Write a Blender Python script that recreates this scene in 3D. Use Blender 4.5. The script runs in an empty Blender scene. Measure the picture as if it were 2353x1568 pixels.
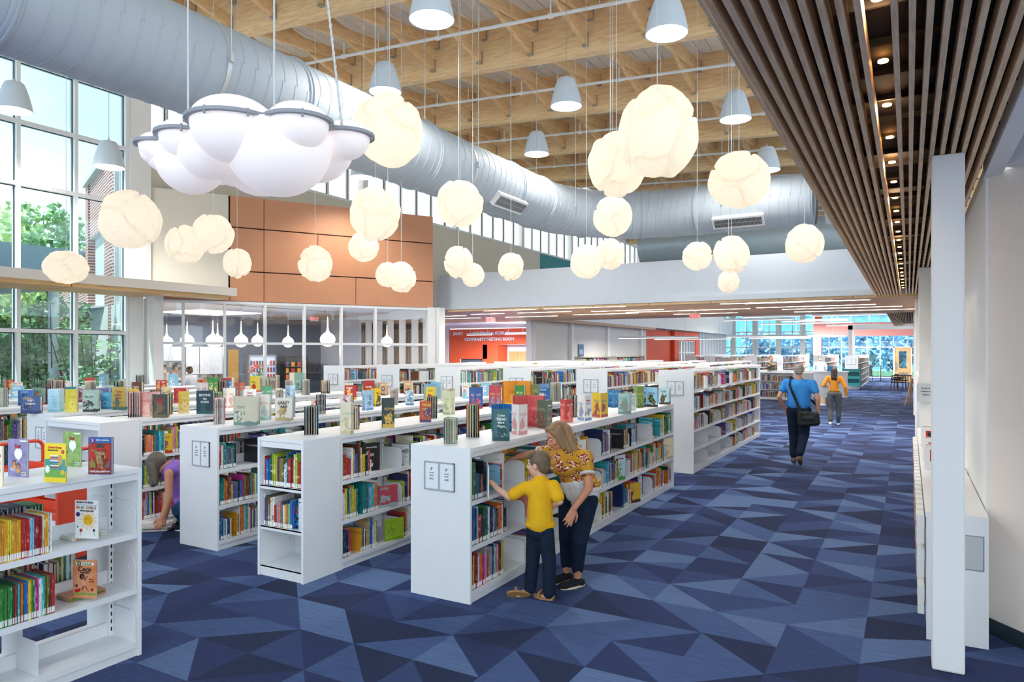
import bpy, bmesh, math, random
from mathutils import Vector, Matrix, noise
PI = math.pi
S = bpy.context.scene
C = S.collection
# ------------------------------------------------------------------ camera, light, exposure
FPX, CX, HY, EYE, YAW = 1610.0, 1176.5, 808.0, 1.98, math.radians(29.52)
cam_data = bpy.data.cameras.new('camera')
cam = bpy.data.objects.new('camera', cam_data)
C.objects.link(cam)
cam.location = (0, 0, EYE)
cam.rotation_euler = (PI/2, 0, YAW)
cam_data.sensor_width = 36
cam_data.lens = FPX/2353*36
cam_data.shift_y = (HY-784)/2353
cam_data.clip_start = 0.05
cam_data.clip_end = 400
S.camera = cam
S.view_settings.view_transform = 'Standard'
S.view_settings.look = 'None'
S.view_settings.gamma = 1
S.view_settings.exposure = 0.74
W = bpy.data.worlds.new('sky')
S.world = W
W.use_nodes = True
nt = W.node_tree
nt.nodes.clear()
wo = nt.nodes.new('ShaderNodeOutputWorld')
bg = nt.nodes.new('ShaderNodeBackground')
tc = nt.nodes.new('ShaderNodeTexCoord')
mp = nt.nodes.new('ShaderNodeMapping')
mp.inputs['Scale'].default_value = (1, 1, 3)
nz = nt.nodes.new('ShaderNodeTexNoise')
nz.inputs['Scale'].default_value = 2.2
nz.inputs['Detail'].default_value = 6
rp = nt.nodes.new('ShaderNodeValToRGB')
rp.color_ramp.elements[0].position = .42
rp.color_ramp.elements[0].color = (.66, .86, 1, 1)
rp.color_ramp.elements[1].position = .62
rp.color_ramp.elements[1].color = (1, 1, 1, 1)
nt.links.new(tc.outputs['Generated'], mp.inputs['Vector'])
nt.links.new(mp.outputs[0], nz.inputs['Vector'])
nt.links.new(nz.outputs[0], rp.inputs[0])
nt.links.new(rp.outputs[0], bg.inputs['Color'])
bg.inputs['Strength'].default_value = 1.35
nt.links.new(bg.outputs[0], wo.inputs[0])
sun_d = bpy.data.lights.new('sun', 'SUN')
sun_d.energy = 4.5
sun_d.angle = .02
sun_d.color = (1, .95, .86)
sun = bpy.data.objects.new('sun', sun_d)
C.objects.link(sun)
sun.rotation_euler = Vector((.22, .40, -1.0)).to_track_quat('-Z', 'Y').to_euler()


def at(px, py, d):
    """a measured sight line and distance turned into a point of the place"""
    r = (px-CX)*d/FPX
    return Vector((-math.sin(YAW)*d+math.cos(YAW)*r, math.cos(YAW)*d+math.sin(YAW)*r, EYE-(py-HY)*d/FPX))


def onz(px, py, z):
    return at(px, py, FPX*(EYE-z)/(py-HY))


def pxof(p):
    d = -math.sin(YAW)*p[0]+math.cos(YAW)*p[1]
    r = math.cos(YAW)*p[0]+math.sin(YAW)*p[1]
    if d < .05:
        return None
    return CX+FPX*r/d, HY-(p[2]-EYE)*FPX/d, d


def srgb(h):
    v = [int(h[i:i+2], 16)/255 for i in (0, 2, 4)]
    return tuple((c/12.92 if c <= .04045 else ((c+.055)/1.055)**2.4) for c in v)+(1,)


# ------------------------------------------------------------------ materials
M = {}


def mat(name, col, rough=.5, metal=0, emit=0, ecol=None, var=0, vscale=8, bump=0, bscale=40, spec=None, stretch=None, col2=None, coord='Object'):
    if name in M:
        return M[name]
    m = bpy.data.materials.new(name)
    m.use_nodes = True
    n = m.node_tree.nodes
    L = m.node_tree.links
    b = n['Principled BSDF']
    c = srgb(col) if isinstance(col, str) else col
    b.inputs['Base Color'].default_value = c
    b.inputs['Roughness'].default_value = rough
    b.inputs['Metallic'].default_value = metal
    if spec is not None:
        b.inputs['Specular IOR Level'].default_value = spec
    if emit:
        b.inputs['Emission Color'].default_value = srgb(ecol) if ecol else c
        b.inputs['Emission Strength'].default_value = emit
    if var or bump or col2:
        t = n.new('ShaderNodeTexCoord')
        mpn = n.new('ShaderNodeMapping')
        if stretch:
            mpn.inputs['Scale'].default_value = stretch
        L.new(t.outputs[coord], mpn.inputs['Vector'])
    if var or col2:
        z = n.new('ShaderNodeTexNoise')
        z.inputs['Scale'].default_value = vscale
        z.inputs['Detail'].default_value = 4
        L.new(mpn.outputs[0], z.inputs['Vector'])
        mx = n.new('ShaderNodeMix')
        mx.data_type = 'RGBA'
        c2 = srgb(col2) if col2 else tuple(x*(1-var) for x in c[:3])+(1,)
        mr = n.new('ShaderNodeMapRange')
        mr.inputs['From Min'].default_value = .35
        mr.inputs['From Max'].default_value = .65
        L.new(z.outputs[0], mr.inputs[0])
        L.new(mr.outputs[0], mx.inputs['Factor'])
        mx.inputs['A'].default_value = c
        mx.inputs['B'].default_value = c2
        L.new(mx.outputs['Result'], b.inputs['Base Color'])
    if bump:
        z2 = n.new('ShaderNodeTexNoise')
        z2.inputs['Scale'].default_value = bscale
        L.new(mpn.outputs[0], z2.inputs['Vector'])
        bp = n.new('ShaderNodeBump')
        bp.inputs['Strength'].default_value = bump
        bp.inputs['Distance'].default_value = .01
        L.new(z2.outputs[0], bp.inputs['Height'])
        L.new(bp.outputs[0], b.inputs['Normal'])
    M[name] = m
    return m


def glass(name, tint=(1, 1, 1, 1), refl=.06):
    m = bpy.data.materials.new(name)
    m.use_nodes = True
    n = m.node_tree.nodes
    L = m.node_tree.links
    n.clear()
    o = n.new('ShaderNodeOutputMaterial')
    t = n.new('ShaderNodeBsdfTransparent')
    t.inputs[0].default_value = tint
    g = n.new('ShaderNodeBsdfGlossy')
    g.inputs['Roughness'].default_value = .02
    x = n.new('ShaderNodeMixShader')
    x.inputs[0].default_value = refl
    L.new(t.outputs[0], x.inputs[1])
    L.new(g.outputs[0], x.inputs[2])
    L.new(x.outputs[0], o.inputs[0])
    M[name] = m
    return m


def wood(name, c1, c2, scale=3, stretch=(1, 12, 12), rough=.5):
    if name in M:
        return M[name]
    m = bpy.data.materials.new(name)
    m.use_nodes = True
    n = m.node_tree.nodes
    L = m.node_tree.links
    b = n['Principled BSDF']
    b.inputs['Roughness'].default_value = rough
    t = n.new('ShaderNodeTexCoord')
    mpn = n.new('ShaderNodeMapping')
    mpn.inputs['Scale'].default_value = stretch
    z = n.new('ShaderNodeTexNoise')
    z.inputs['Scale'].default_value = scale
    z.inputs['Detail'].default_value = 6
    z.inputs['Distortion'].default_value = .6
    r = n.new('ShaderNodeValToRGB')
    r.color_ramp.elements[0].color = srgb(c2)
    r.color_ramp.elements[0].position = .3
    r.color_ramp.elements[1].color = srgb(c1)
    r.color_ramp.elements[1].position = .62
    L.new(t.outputs['Object'], mpn.inputs[0])
    L.new(mpn.outputs[0], z.inputs['Vector'])
    L.new(z.outputs[0], r.inputs[0])
    L.new(r.outputs[0], b.inputs['Base Color'])
    M[name] = m
    return m


def brick(name, c1, c2, mortar, scale, rot=(0, 0, 0)):
    m = bpy.data.materials.new(name)
    m.use_nodes = True
    n = m.node_tree.nodes
    L = m.node_tree.links
    b = n['Principled BSDF']
    b.inputs['Roughness'].default_value = .85
    t = n.new('ShaderNodeTexCoord')
    mpn = n.new('ShaderNodeMapping')
    mpn.inputs['Rotation'].default_value = rot
    k = n.new('ShaderNodeTexBrick')
    k.inputs['Color1'].default_value = srgb(c1)
    k.inputs['Color2'].default_value = srgb(c2)
    k.inputs['Mortar'].default_value = srgb(mortar)
    k.inputs['Scale'].default_value = scale
    k.inputs['Mortar Size'].default_value = .045
    k.inputs['Brick Width'].default_value = .6
    k.inputs['Row Height'].default_value = .2
    L.new(t.outputs['Object'], mpn.inputs[0])
    L.new(mpn.outputs[0], k.inputs['Vector'])
    L.new(k.outputs[0], b.inputs['Base Color'])
    M[name] = m
    return m


def art(c1, c2, c3, scale=14):
    """a printed picture: patches of three inks"""
    key = 'print_%s_%s_%s' % (c1, c2, c3)
    if key in M:
        return M[key]
    m = bpy.data.materials.new(key)
    m.use_nodes = True
    n = m.node_tree.nodes
    L = m.node_tree.links
    b = n['Principled BSDF']
    b.inputs['Roughness'].default_value = .35
    t = n.new('ShaderNodeTexCoord')
    oi = n.new('ShaderNodeObjectInfo')
    sx = n.new('ShaderNodeSeparateXYZ')
    L.new(t.outputs['Object'], sx.inputs[0])

    def mth(op, a, b=None, c=None):
        q = n.new('ShaderNodeMath')
        q.operation = op
        for k, v in enumerate((a, b, c)):
            if v is None:
                continue
            if hasattr(v, 'is_output'):
                L.new(v, q.inputs[k])
            else:
                q.inputs[k].default_value = v
        return q.outputs[0]
    u = mth('SQRT', mth('ADD', mth('POWER', sx.outputs[0], 2), mth('POWER', sx.outputs[1], 2)))
    ad = n.new('ShaderNodeVectorMath')
    ad.operation = 'ADD'
    sc = n.new('ShaderNodeVectorMath')
    sc.operation = 'SCALE'
    sc.inputs['Scale'].default_value = 9
    L.new(oi.outputs['Location'], sc.inputs[0])
    L.new(t.outputs['Object'], ad.inputs[0])
    L.new(sc.outputs[0], ad.inputs[1])

    def nz_(scl, det=3, dist=.6):
        z = n.new('ShaderNodeTexNoise')
        z.inputs['Scale'].default_value = scl
        z.inputs['Detail'].default_value = det
        z.inputs['Distortion'].default_value = dist
        L.new(ad.outputs[0], z.inputs['Vector'])
        return z.outputs[0]
    n1 = nz_(16)
    n2 = nz_(42, 4)
    n3 = nz_(130, 2, 0)
    du = mth('SUBTRACT', u, .075)
    dz = mth('SUBTRACT', sx.outputs[2], .095)
    dist = mth('SQRT', mth('ADD', mth('POWER', du, 2), mth('MULTIPLY', mth('POWER', dz, 2), .55)))
    figure_ = mth('LESS_THAN', mth('ADD', dist, mth('MULTIPLY', mth('SUBTRACT', n1, .5), .16)), .043)
    spots = mth('GREATER_THAN', n2, .57)
    band = mth('MULTIPLY', mth('GREATER_THAN', sx.outputs[2], .172), mth('LESS_THAN', sx.outputs[2], .2))
    title_ = mth('MULTIPLY', mth('MULTIPLY', band, mth('GREATER_THAN', n3, .5)), mth('LESS_THAN', mth('ABSOLUTE', du), .05))
    ground = mth('LESS_THAN', mth('ADD', sx.outputs[2], mth('MULTIPLY', mth('SUBTRACT', n1, .5), .06)), .035)

    def mxc(f, a, b_):
        q = n.new('ShaderNodeMix')
        q.data_type = 'RGBA'
        L.new(f, q.inputs['Factor'])
        for nm_, v in (('A', a), ('B', b_)):
            if hasattr(v, 'is_output'):
                L.new(v, q.inputs[nm_])
            else:
                q.inputs[nm_].default_value = v
        return q.outputs['Result']
    C1, C2, C3 = srgb(c1), srgb(c2), srgb(c3)
    wash = mxc(n1, tuple(x*.85 for x in C1[:3])+(1,), tuple(min(1, x*1.12) for x in C1[:3])+(1,))
    inner = mxc(spots, C2, C3)
    o1 = mxc(ground, wash, C2)
    o2 = mxc(figure_, o1, inner)
    o3 = mxc(title_, o2, C3 if abs(sum(C3[:3])-sum(C1[:3])) > abs(sum(C2[:3])-sum(C1[:3])) else C2)
    L.new(o3, b.inputs['Base Color'])
    M[key] = m
    return m


WHITE = mat('white_laminate', 'f0f1f2', .38, var=.03, vscale=3)
METAL = mat('white_steel', 'eceef0', .32, var=.03, vscale=5)
PAINT = mat('white_paint', 'eeeeec', .7, var=.02, vscale=2, bump=.04, bscale=120)
BEIGE = mat('beige_paint', 'd8d2c4', .75, var=.03, vscale=1.5, bump=.04, bscale=120)
TEAL = mat('teal_paint', '3f8f96', .7, var=.05)
REDP = mat('orange_red_paint', 'd8502c', .65, var=.05)
PINKP = mat('pinkish_paint', 'e6cdc4', .7, var=.03)
ORANGE = mat('orange_panel', 'c98d68', .42, var=.06, vscale=1.3)
DARK = mat('dark_backing', '17120e', .8, var=.3)
BLACK = mat('black_plastic', '1a1c20', .45, var=.2)
FRAMEM = mat('aluminium_frame', 'e6e8e8', .35, var=.03)
GASKET = mat('black_gasket', '1c2a30', .6, var=.2)
GALV = mat('galvanised_duct', 'b3bcc4', .62, .0, var=.07, vscale=1.1, bump=.03, bscale=6)
SATIN = mat('satin_steel', 'b9bcbe', .3, .8, var=.05)
CABLE = mat('steel_cable', 'c9cccd', .4, .3, var=.05)
BELL = mat('bell_shade_enamel', 'd3e0ea', .45, var=.04)
GLOW = mat('lamp_diffuser', 'ffffff', .5, emit=3.0, ecol='fffdf8', var=.01)
LINEAR = mat('linear_diffuser', 'ffffff', .5, emit=3.2, ecol='fff6ea', var=.01)
SPOTG = mat('spot_glow', 'ffe0b0', .5, emit=16, ecol='ffb060', var=.01)
GLASS = glass('window_glass')
GLASSW = glass('tinted_window_glass', (.74, .84, .87, 1))
GLASSB = glass('blue_window_glass', (.66, .88, 1, 1), .08)
GLULAM = wood('glulam_timber', 'fbdcaa', 'eabb84', 1.6, (1.5, 12, 12))
BRACEW = wood('brace_timber', 'f0cb98', 'dcac72', 3, (8, 1.5, 8))
SLATW = wood('walnut_slat', 'f0cfa4', 'd4ae84', 5, (14, 1, 14))
PLANK = wood('oak_ceiling_board', 'bd8e62', 'a0734a', 2.5, (1, 10, 10), .45)
OAK = wood('oak_door', 'd8ae78', 'c0925a', 2.5, (8, 8, 1), .45)
PAPER = mat('book_paper', 'ece8dc', .8, var=.06, vscale=60)
STICK = mat('spine_label_paper', 'f4f4f0', .6, var=.03)
INK = mat('black_ink', '22242a', .6, var=.1)
WINK = mat('white_ink', 'f6f6f2', .6, var=.02)
RINK = mat('red_ink', 'c02a2a', .6, var=.1)
BRICK = brick('red_brick', 'b0645a', '925048', 'd8c8c0', 2.2, (PI/2, 0, 0))
CONC = mat('pale_concrete', 'd4d8d2', .8, var=.08, vscale=1)
GRASS = mat('ground_planting', '7f9858', .9, var=.4, vscale=3)
LEAF = mat('leaf_green', 'a4cc88', .6, var=.5, vscale=2, col2='6fa070')
LEAFY = mat('leaf_yellow_green', 'd8e69a', .6, vscale=2, var=.5, col2='a8cc84')
BARK = mat('bark', '6b5a48', .9, var=.3)


def cloth(name, col, scale=180, bump=.25, var=.12, rough=.9, col2=None):
    return mat(name, col, rough, var=var, vscale=14, bump=bump, bscale=scale, spec=.2, col2=col2)


# ------------------------------------------------------------------ mesh builder
class MB:
    def __init__(s):
        s.v = []
        s.f = []
        s.m = []

    def add(s, vs, fs, m=0):
        o = len(s.v)
        s.v += [tuple(v) for v in vs]
        s.f += [tuple(i+o for i in f) for f in fs]
        s.m += [m]*len(fs)

    def box(s, x0, x1, y0, y1, z0, z1, m=0, T=None):
        vs = [Vector(p) for p in ((x0, y0, z0), (x1, y0, z0), (x1, y1, z0), (x0, y1, z0), (x0, y0, z1), (x1, y0, z1), (x1, y1, z1), (x0, y1, z1))]
        if T is not None:
            vs = [T @ v for v in vs]
        s.add(vs, [(0, 3, 2, 1), (4, 5, 6, 7), (0, 1, 5, 4), (1, 2, 6, 5), (2, 3, 7, 6), (3, 0, 4, 7)], m)

    def bar(s, a, b, w, h, m=0, up=(0, 0, 1)):
        a = Vector(a)
        b = Vector(b)
        d = (b-a)
        L = d.length
        d.normalize()
        sd = d.cross(Vector(up))
        if sd.length < 1e-4:
            sd = Vector((1, 0, 0))
        sd.normalize()
        u = sd.cross(d)
        T = Matrix((sd, d, u)).transposed().to_4x4()
        T.translation = a
        s.box(-w/2, w/2, 0, L, -h/2, h/2, m, T)

    def ring(s, c, ax, r, n, ref=None, sx=1, sy=1):
        ax = Vector(ax).normalized()
        ref = Vector(ref) if ref else (Vector((0, 0, 1)) if abs(ax.z) < .9 else Vector((1, 0, 0)))
        u = ax.cross(ref).normalized()
        w = ax.cross(u)
        return [Vector(c)+u*math.cos(2*PI*i/n)*r*sx+w*math.sin(2*PI*i/n)*r*sy for i in range(n)]

    def loft(s, rings, m=0, cap=True):
        n = len(rings[0])
        o = len(s.v)
        for r in rings:
            s.v += [tuple(v) for v in r]
        for j in range(len(rings)-1):
            for i in range(n):
                a = o+j*n+i
                b = o+j*n+(i+1) % n
                s.f.append((a, b, b+n, a+n))
                s.m.append(m)
        if cap:
            s.f.append(tuple(o+i for i in range(n))[::-1])
            s.m.append(m)
            q = o+(len(rings)-1)*n
            s.f.append(tuple(q+i for i in range(n)))
            s.m.append(m)

    def tube(s, pts, r, n=8, m=0, cap=True):
        pts = [Vector(p) for p in pts]
        R = []
        for i, p in enumerate(pts):
            d = (pts[min(i+1, len(pts)-1)]-pts[max(i-1, 0)])
            rr = r[i] if isinstance(r, (list, tuple)) else r
            R.append(s.ring(p, d, rr, n))
        for k in range(1, len(R)):     # untwist
            best = min(range(n), key=lambda q: sum((R[k][(i+q) % n]-R[k-1][i]).length for i in range(n)))
            R[k] = R[k][best:]+R[k][:best]
        s.loft(R, m, cap)

    def lathe(s, prof, c=(0, 0, 0), n=24, m=0, cap=False):
        c = Vector(c)
        R = [[c+Vector((max(r, 1e-4)*math.cos(2*PI*i/n), max(r, 1e-4)*math.sin(2*PI*i/n), z)) for i in range(n)] for r, z in prof]
        s.loft(R, m, cap)

    def ell(s, c, r, n=16, k=10, m=0, T=None):
        c = Vector(c)
        R = []
        for j in range(k+1):
            t = PI*j/k
            R.append([Vector((r[0]*max(math.sin(t), 1e-3)*math.cos(2*PI*i/n), r[1]*max(math.sin(t), 1e-3)*math.sin(2*PI*i/n), -r[2]*math.cos(t))) for i in range(n)])
        if T is not None:
            R = [[T @ v for v in q] for q in R]
        s.loft([[c+v for v in q] for q in R], m)

    def prism(s, poly, a, b, axis='z', m=0):
        """poly of 2-tuples extruded along an axis from a to b"""
        n = len(poly)

        def P(p, h):
            return {'z': (p[0], p[1], h), 'y': (p[0], h, p[1]), 'x': (h, p[0], p[1])}[axis]
        o = len(s.v)
        s.v += [P(p, a) for p in poly]+[P(p, b) for p in poly]
        for i in range(n):
            s.f.append((o+i, o+(i+1) % n, o+n+(i+1) % n, o+n+i))
            s.m.append(m)
        s.f.append(tuple(o+i for i in range(n))[::-1])
        s.f.append(tuple(o+n+i for i in range(n)))
        s.m += [m, m]

    def build(s, name, mats, parent=None, smooth=False, loc=None):
        me = bpy.data.meshes.new(name)
        me.from_pydata(s.v, [], s.f)
        if not isinstance(mats, (list, tuple)):
            mats = [mats]
        for q in mats:
            me.materials.append(q)
        if len(mats) > 1:
            me.polygons.foreach_set('material_index', s.m)
        bm = bmesh.new()
        bm.from_mesh(me)
        bmesh.ops.recalc_face_normals(bm, faces=bm.faces)
        bm.to_mesh(me)
        bm.free()
        if smooth:
            me.polygons.foreach_set('use_smooth', [True]*len(me.polygons))
            if smooth != 'all':
                try:
                    me.set_sharp_from_angle(angle=math.radians(40))
                except Exception:
                    pass
        o = bpy.data.objects.new(name, me)
        C.objects.link(o)
        if parent:
            o.parent = parent
        if loc is not None:
            o.location = loc
        return o


def tag(o, label=None, cat=None, group=None, kind=None):
    for k, v in (('label', label), ('category', cat), ('group', group), ('kind', kind)):
        if v:
            o[k] = v
    return o


def empty(name, loc=(0, 0, 0), rz=0, label=None, cat=None, group=None):
    o = bpy.data.objects.new(name, None)
    C.objects.link(o)
    o.location = loc
    o.rotation_euler = (0, 0, rz)
    o.empty_display_size = .1
    return tag(o, label, cat, group)


def copy_tree(o, parent=None):
    c = o.copy()
    C.objects.link(c)
    c.parent = parent
    for ch in list(o.children):
        copy_tree(ch, c)
    return c


def struct(name, mb, m, parent=None, smooth=False):
    o = mb.build(name, m, parent, smooth)
    if not parent:
        o['kind'] = 'structure'
    return o


_txt = {}


def text(s, size, m, parent, T, name='lettering', ext=.0015, align='CENTER', sx=1.0):
    """letters standing in the local XZ plane facing -Y, set by matrix T"""
    key = (s, align)
    if key not in _txt:
        cu = bpy.data.curves.new('lettering', 'FONT')
        cu.body = s
        cu.size = 1
        cu.align_x = align
        cu.align_y = 'CENTER'
        cu.extrude = .01
        cu.resolution_u = 3
        cu.offset = .012
        o = bpy.data.objects.new('lettering', cu)
        C.objects.link(o)
        dg = bpy.context.evaluated_depsgraph_get()
        dg.update()
        _txt[key] = bpy.data.meshes.new_from_object(o.evaluated_get(dg))
        bpy.data.objects.remove(o)
    me = _txt[key].copy()
    me.transform(T @ Matrix.Rotation(PI/2, 4, 'X') @ Matrix.Diagonal((size*sx, size, ext/.01, 1)))
    me.materials.clear()
    me.materials.append(m)
    o = bpy.data.objects.new(name, me)
    C.objects.link(o)
    o.parent = parent
    return o


def bake(mb, mods, name, m, parent=None, smooth=True):
    o = mb.build(name, m, None, False)
    for kind, kw in mods:
        q = o.modifiers.new(kind, kind)
        for k, v in kw.items():
            setattr(q, k, v)
    dg = bpy.context.evaluated_depsgraph_get()
    dg.update()
    me = bpy.data.meshes.new_from_object(o.evaluated_get(dg))
    o.modifiers.clear()
    o.data = me
    me.name = name
    if not me.materials:
        for q in (m if isinstance(m, (list, tuple)) else [m]):
            me.materials.append(q)
    if smooth:
        me.polygons.foreach_set('use_smooth', [True]*len(me.polygons))
    o.parent = parent
    return o


def Tm(loc, rz=0):
    return Matrix.Translation(loc) @ Matrix.Rotation(rz, 4, 'Z')


# ------------------------------------------------------------------ the building
rnd = random.Random(11)
XW = -15.6          # left wall plane
YB = 17.3           # bulkhead plane
ZC = 3.2            # low ceiling


def roofz(x):
    return 8.8-.06*(x+15.6)


# carpet: half-metre tiles cut by slanting seams, five blues
TONES = ['1f2c50', '283864', '364a78', '486090', '607aa6']
carpets = []
for i, t in enumerate(TONES):
    carpets.append(mat('carpet_blue_%d' % i, t, .95, var=.22, vscale=3.0, bump=.5, bscale=260, stretch=(1.5, 14, 1), spec=.1))
for q in carpets:
    pb = q.node_tree.nodes['Principled BSDF']
    pb.inputs['Sheen Weight'].default_value = .15
    pb.inputs['Sheen Roughness'].default_value = .45
    pb.inputs['Sheen Tint'].default_value = srgb('c4c4e4')
fl = MB()
for i in range(-34, 12):
    for j in range(-2, 128):
        x0, y0, w = i*.5+.23, j*.45, .5
        h = .45
        if x0 > -.2 and x0 < 6 and y0 > 30:
            continue
        k = rnd.random()
        a, b = rnd.choices(range(5), (4, 4, 3, 4, 3), k=2)
        if a == b:
            b = (a+2) % 5
        P = [(x0, y0, 0), (x0+w, y0, 0), (x0+w, y0+h, 0), (x0, y0+h, 0)]
        if k < .38:
            fl.add([P[0], P[1], P[2]], [(0, 1, 2)], a)
            fl.add([P[0], P[2], P[3]], [(0, 1, 2)], b)
        elif k < .72:
            fl.add([P[0], P[1], P[3]], [(0, 1, 2)], a)
            fl.add([P[1], P[2], P[3]], [(0, 1, 2)], b)
        elif k < .84:
            q = (x0+w, y0+h*.5, 0)
            fl.add([P[0], P[1], q], [(0, 1, 2)], a)
            fl.add([P[0], q, P[2], P[3]], [(0, 1, 2, 3)], b)
        else:
            fl.add(P, [(0, 1, 2, 3)], a)
me = bpy.data.meshes.new('floor')
me.from_pydata(fl.v, [], fl.f)
for q in carpets:
    me.materials.append(q)
me.polygons.foreach_set('material_index', fl.m)
o = bpy.data.objects.new('floor', me)
C.objects.link(o)
o['kind'] = 'structure'
mb = MB()
mb.box(-30, 14, -8, 64, -.3, -.004)
struct('floor', mb, mat('floor_slab', '39466b', .9, var=.1))
mb = MB()
mb.box(-90, -15.75, -30, 130, -.6, -.305)
mb.box(-15.75, 60, 64.2, 130, -.6, -.305)
struct('ground', mb, GRASS)

# roof deck, white ribbed boards running away from us
dk = MB()
x = -16.4
while x < 4.2:
    z0, z1 = roofz(x)+1.1, roofz(x+.3)+1.1
    dk.add([(x, -2.5, z0), (x+.285, -2.5, z1), (x+.285, 63, z1), (x, 63, z0), (x, -2.5, z0+.1), (x+.285, -2.5, z1+.1), (x+.285, 63, z1+.1), (x, 63, z0+.1)],
           [(0, 1, 2, 3), (4, 7, 6, 5), (0, 4, 5, 1), (2, 6, 7, 3), (1, 5, 6, 2), (0, 3, 7, 4)], 0)
    x += .3
dk.add([(-16.4, -2.5, roofz(-16.4)+1.2), (4.2, -2.5, roofz(4.2)+1.2), (4.2, 63, roofz(4.2)+1.2), (-16.4, 63, roofz(-16.4)+1.2)], [(0, 1, 2, 3)], 1)
struct('ceiling', dk, [mat('roof_deck_white', 'f4f1ec', .6, var=.06), DARK])


# glulam beams with crossed braces between them
def sl(x0, x1, y0, y1, dz0, dz1, m, mb):
    mb.add([(x0, y0, roofz(x0)+dz0), (x1, y0, roofz(x1)+dz0), (x1, y1, roofz(x1)+dz0), (x0, y1, roofz(x0)+dz0),
            (x0, y0, roofz(x0)+dz1), (x1, y0, roofz(x1)+dz1), (x1, y1, roofz(x1)+dz1), (x0, y1, roofz(x0)+dz1)],
           [(0, 3, 2, 1), (4, 5, 6, 7), (0, 1, 5, 4), (1, 2, 6, 5), (2, 3, 7, 6), (3, 0, 4, 7)], m)


def make_beam(y):
    b = MB()
    sl(-15.5, 3.6, -.11, .11, 0, 1.1, 0, b)
    o = b.build('roof_beam', GLULAM)
    o.location = (0, y, 0)
    return o


bmesh0 = None
bracem = None
ys = [2.8+3.6*i for i in range(0, 16)]
xs = [-14.9+1.3*i for i in range(14)]
for bi, y in enumerate(ys):
    if bmesh0 is None:
        o = make_beam(y)
        bmesh0 = o.data
    else:
        o = bpy.data.objects.new('roof_beam', bmesh0)
        C.objects.link(o)
        o.location = (0, y, 0)
    order = ['nearest', 'second', 'third', 'fourth', 'fifth', 'sixth', 'seventh', 'eighth'][bi] if bi < 8 else None
    tag(o, ('deep glued timber roof beam, %s from the foreground, carrying crossed braces' % order) if order else 'deep glued timber roof beam far down the hall', 'beam', 'timber roof beams' if not order else 'timber roof beams near the foreground')
    if bi > 11:
        continue
    if bracem is None:
        lo = MB()
        lo.bar((0, -.12, .27), (0, -3.48, .96), .09, .24)
        a = lo.build('brace', BRACEW, o)
        hi = MB()
        hi.bar((0, -.12, .78), (0, -3.48, .3), .09, .24)
        b2 = hi.build('brace', BRACEW, o)
        h = MB()
        h.box(-.055, .055, -.15, -.105, -.14, .14)
        h.box(-.055, .055, -.22, -.105, -.15, -.13)
        hg = h.build('hanger', SATIN)
        bracem = (a.data, b2.data, hg.data)
        bpy.data.objects.remove(a)
        bpy.data.objects.remove(b2)
        bpy.data.objects.remove(hg)
    for x in xs:
        if bi < 1 and x > -4:
            continue
        for k in (0, 1):
            c = bpy.data.objects.new('brace', bracem[k])
            C.objects.link(c)
            c.parent = o
            c.location = (x+(.06 if k else -.06), 0, roofz(x))
            if bi in (2, 3, 4, 5):
                h = bpy.data.objects.new('hanger', bracem[2])
                C.objects.link(h)
                h.parent = c
                h.location = (0, 0, .27 if k == 0 else .78)
# sprinkler mains slung under the deck
pm = MB()
pm.tube([(-15.3, 0, roofz(-15.3)+.12), (.3, 0, roofz(.3)+.12)], .035, 8)
for q in range(7):
    x = -13.7+q*2.6
    pm.tube([(x-.04, 0, roofz(x)+.12), (x+.04, 0, roofz(x)+.12)], .055, 8)
    pm.tube([(x, 0, roofz(x)+.12), (x, 0, roofz(x)+.42)], .014, 6)
    pm.tube([(x+1, 0, roofz(x+1)+.1), (x+1, 0, roofz(x+1)+1.1)], .008, 5)
p0 = pm.build('sprinkler_pipe', PAINT, smooth=True)
for i in range(11):
    y = 4.6+1.8*0+3.6*i
    o = p0 if i == 0 else p0.copy()
    if i:
        C.objects.link(o)
    o.location = (0, y+.1, 0)
    tag(o, 'white sprinkler pipe crossing below the roof deck', 'pipe', 'white sprinkler pipes')

# ---- left window wall
ZS = [.12, 2.4, 5.35, 6.6, 7.85, 8.85]
my = [9.58-1.12*i for i in range(0, 9)]
fr = MB()
gk = MB()
for y in my:
    fr.box(XW-.1, XW+.1, y-.035, y+.035, 0, 8.85)
    gk.box(XW-.012, XW+.012, y-.05, y+.05, .1, 8.85)
for z in ZS:
    fr.box(XW-.1, XW+.099, my[-1], my[0], z-.04, z+.04)
    gk.box(XW-.011, XW+.011, my[-1], my[0], z-.055, z+.055)
wroot = struct('window_1', fr, FRAMEM)
gk.build('gasket', GASKET, wroot)
gm = MB()
gm.box(XW-.006, XW+.006, my[-1], my[0], .1, 8.85)
gm.build('pane', GLASSW, wroot)
mb = MB()
mb.box(XW-.2, XW+.05, my[-1]-6, my[-1]-.04, 0, 9.9)
mb.box(XW-.2, XW+.02, my[-1]-.04, 62, 8.9, 9.95)
mb.box(XW-.15, XW+.12, 9.62, 10.14, 3.3, 8.9)
mb.box(XW-.15, XW+.12, 9.62, 9.95, 0, 3.3)
struct('wall_left', mb, PAINT)
mb = MB()
mb.box(-15.35, -15.1, 9.95, 10.2, 0, 3.3)
tag(mb.build('column', PAINT), 'white square column at the corner where tall windows meet the glazed room', 'column')
mb = MB()
mb.box(XW-.2, XW, 10.14, 30.3, 3.22, 6.75)
struct('wall_upper_left', mb, BEIGE)
mb = MB()
mb.box(XW-.2, XW, 30.3, 62, 3.22, 6.75)
struct('wall_upper_teal', mb, TEAL)
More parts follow.
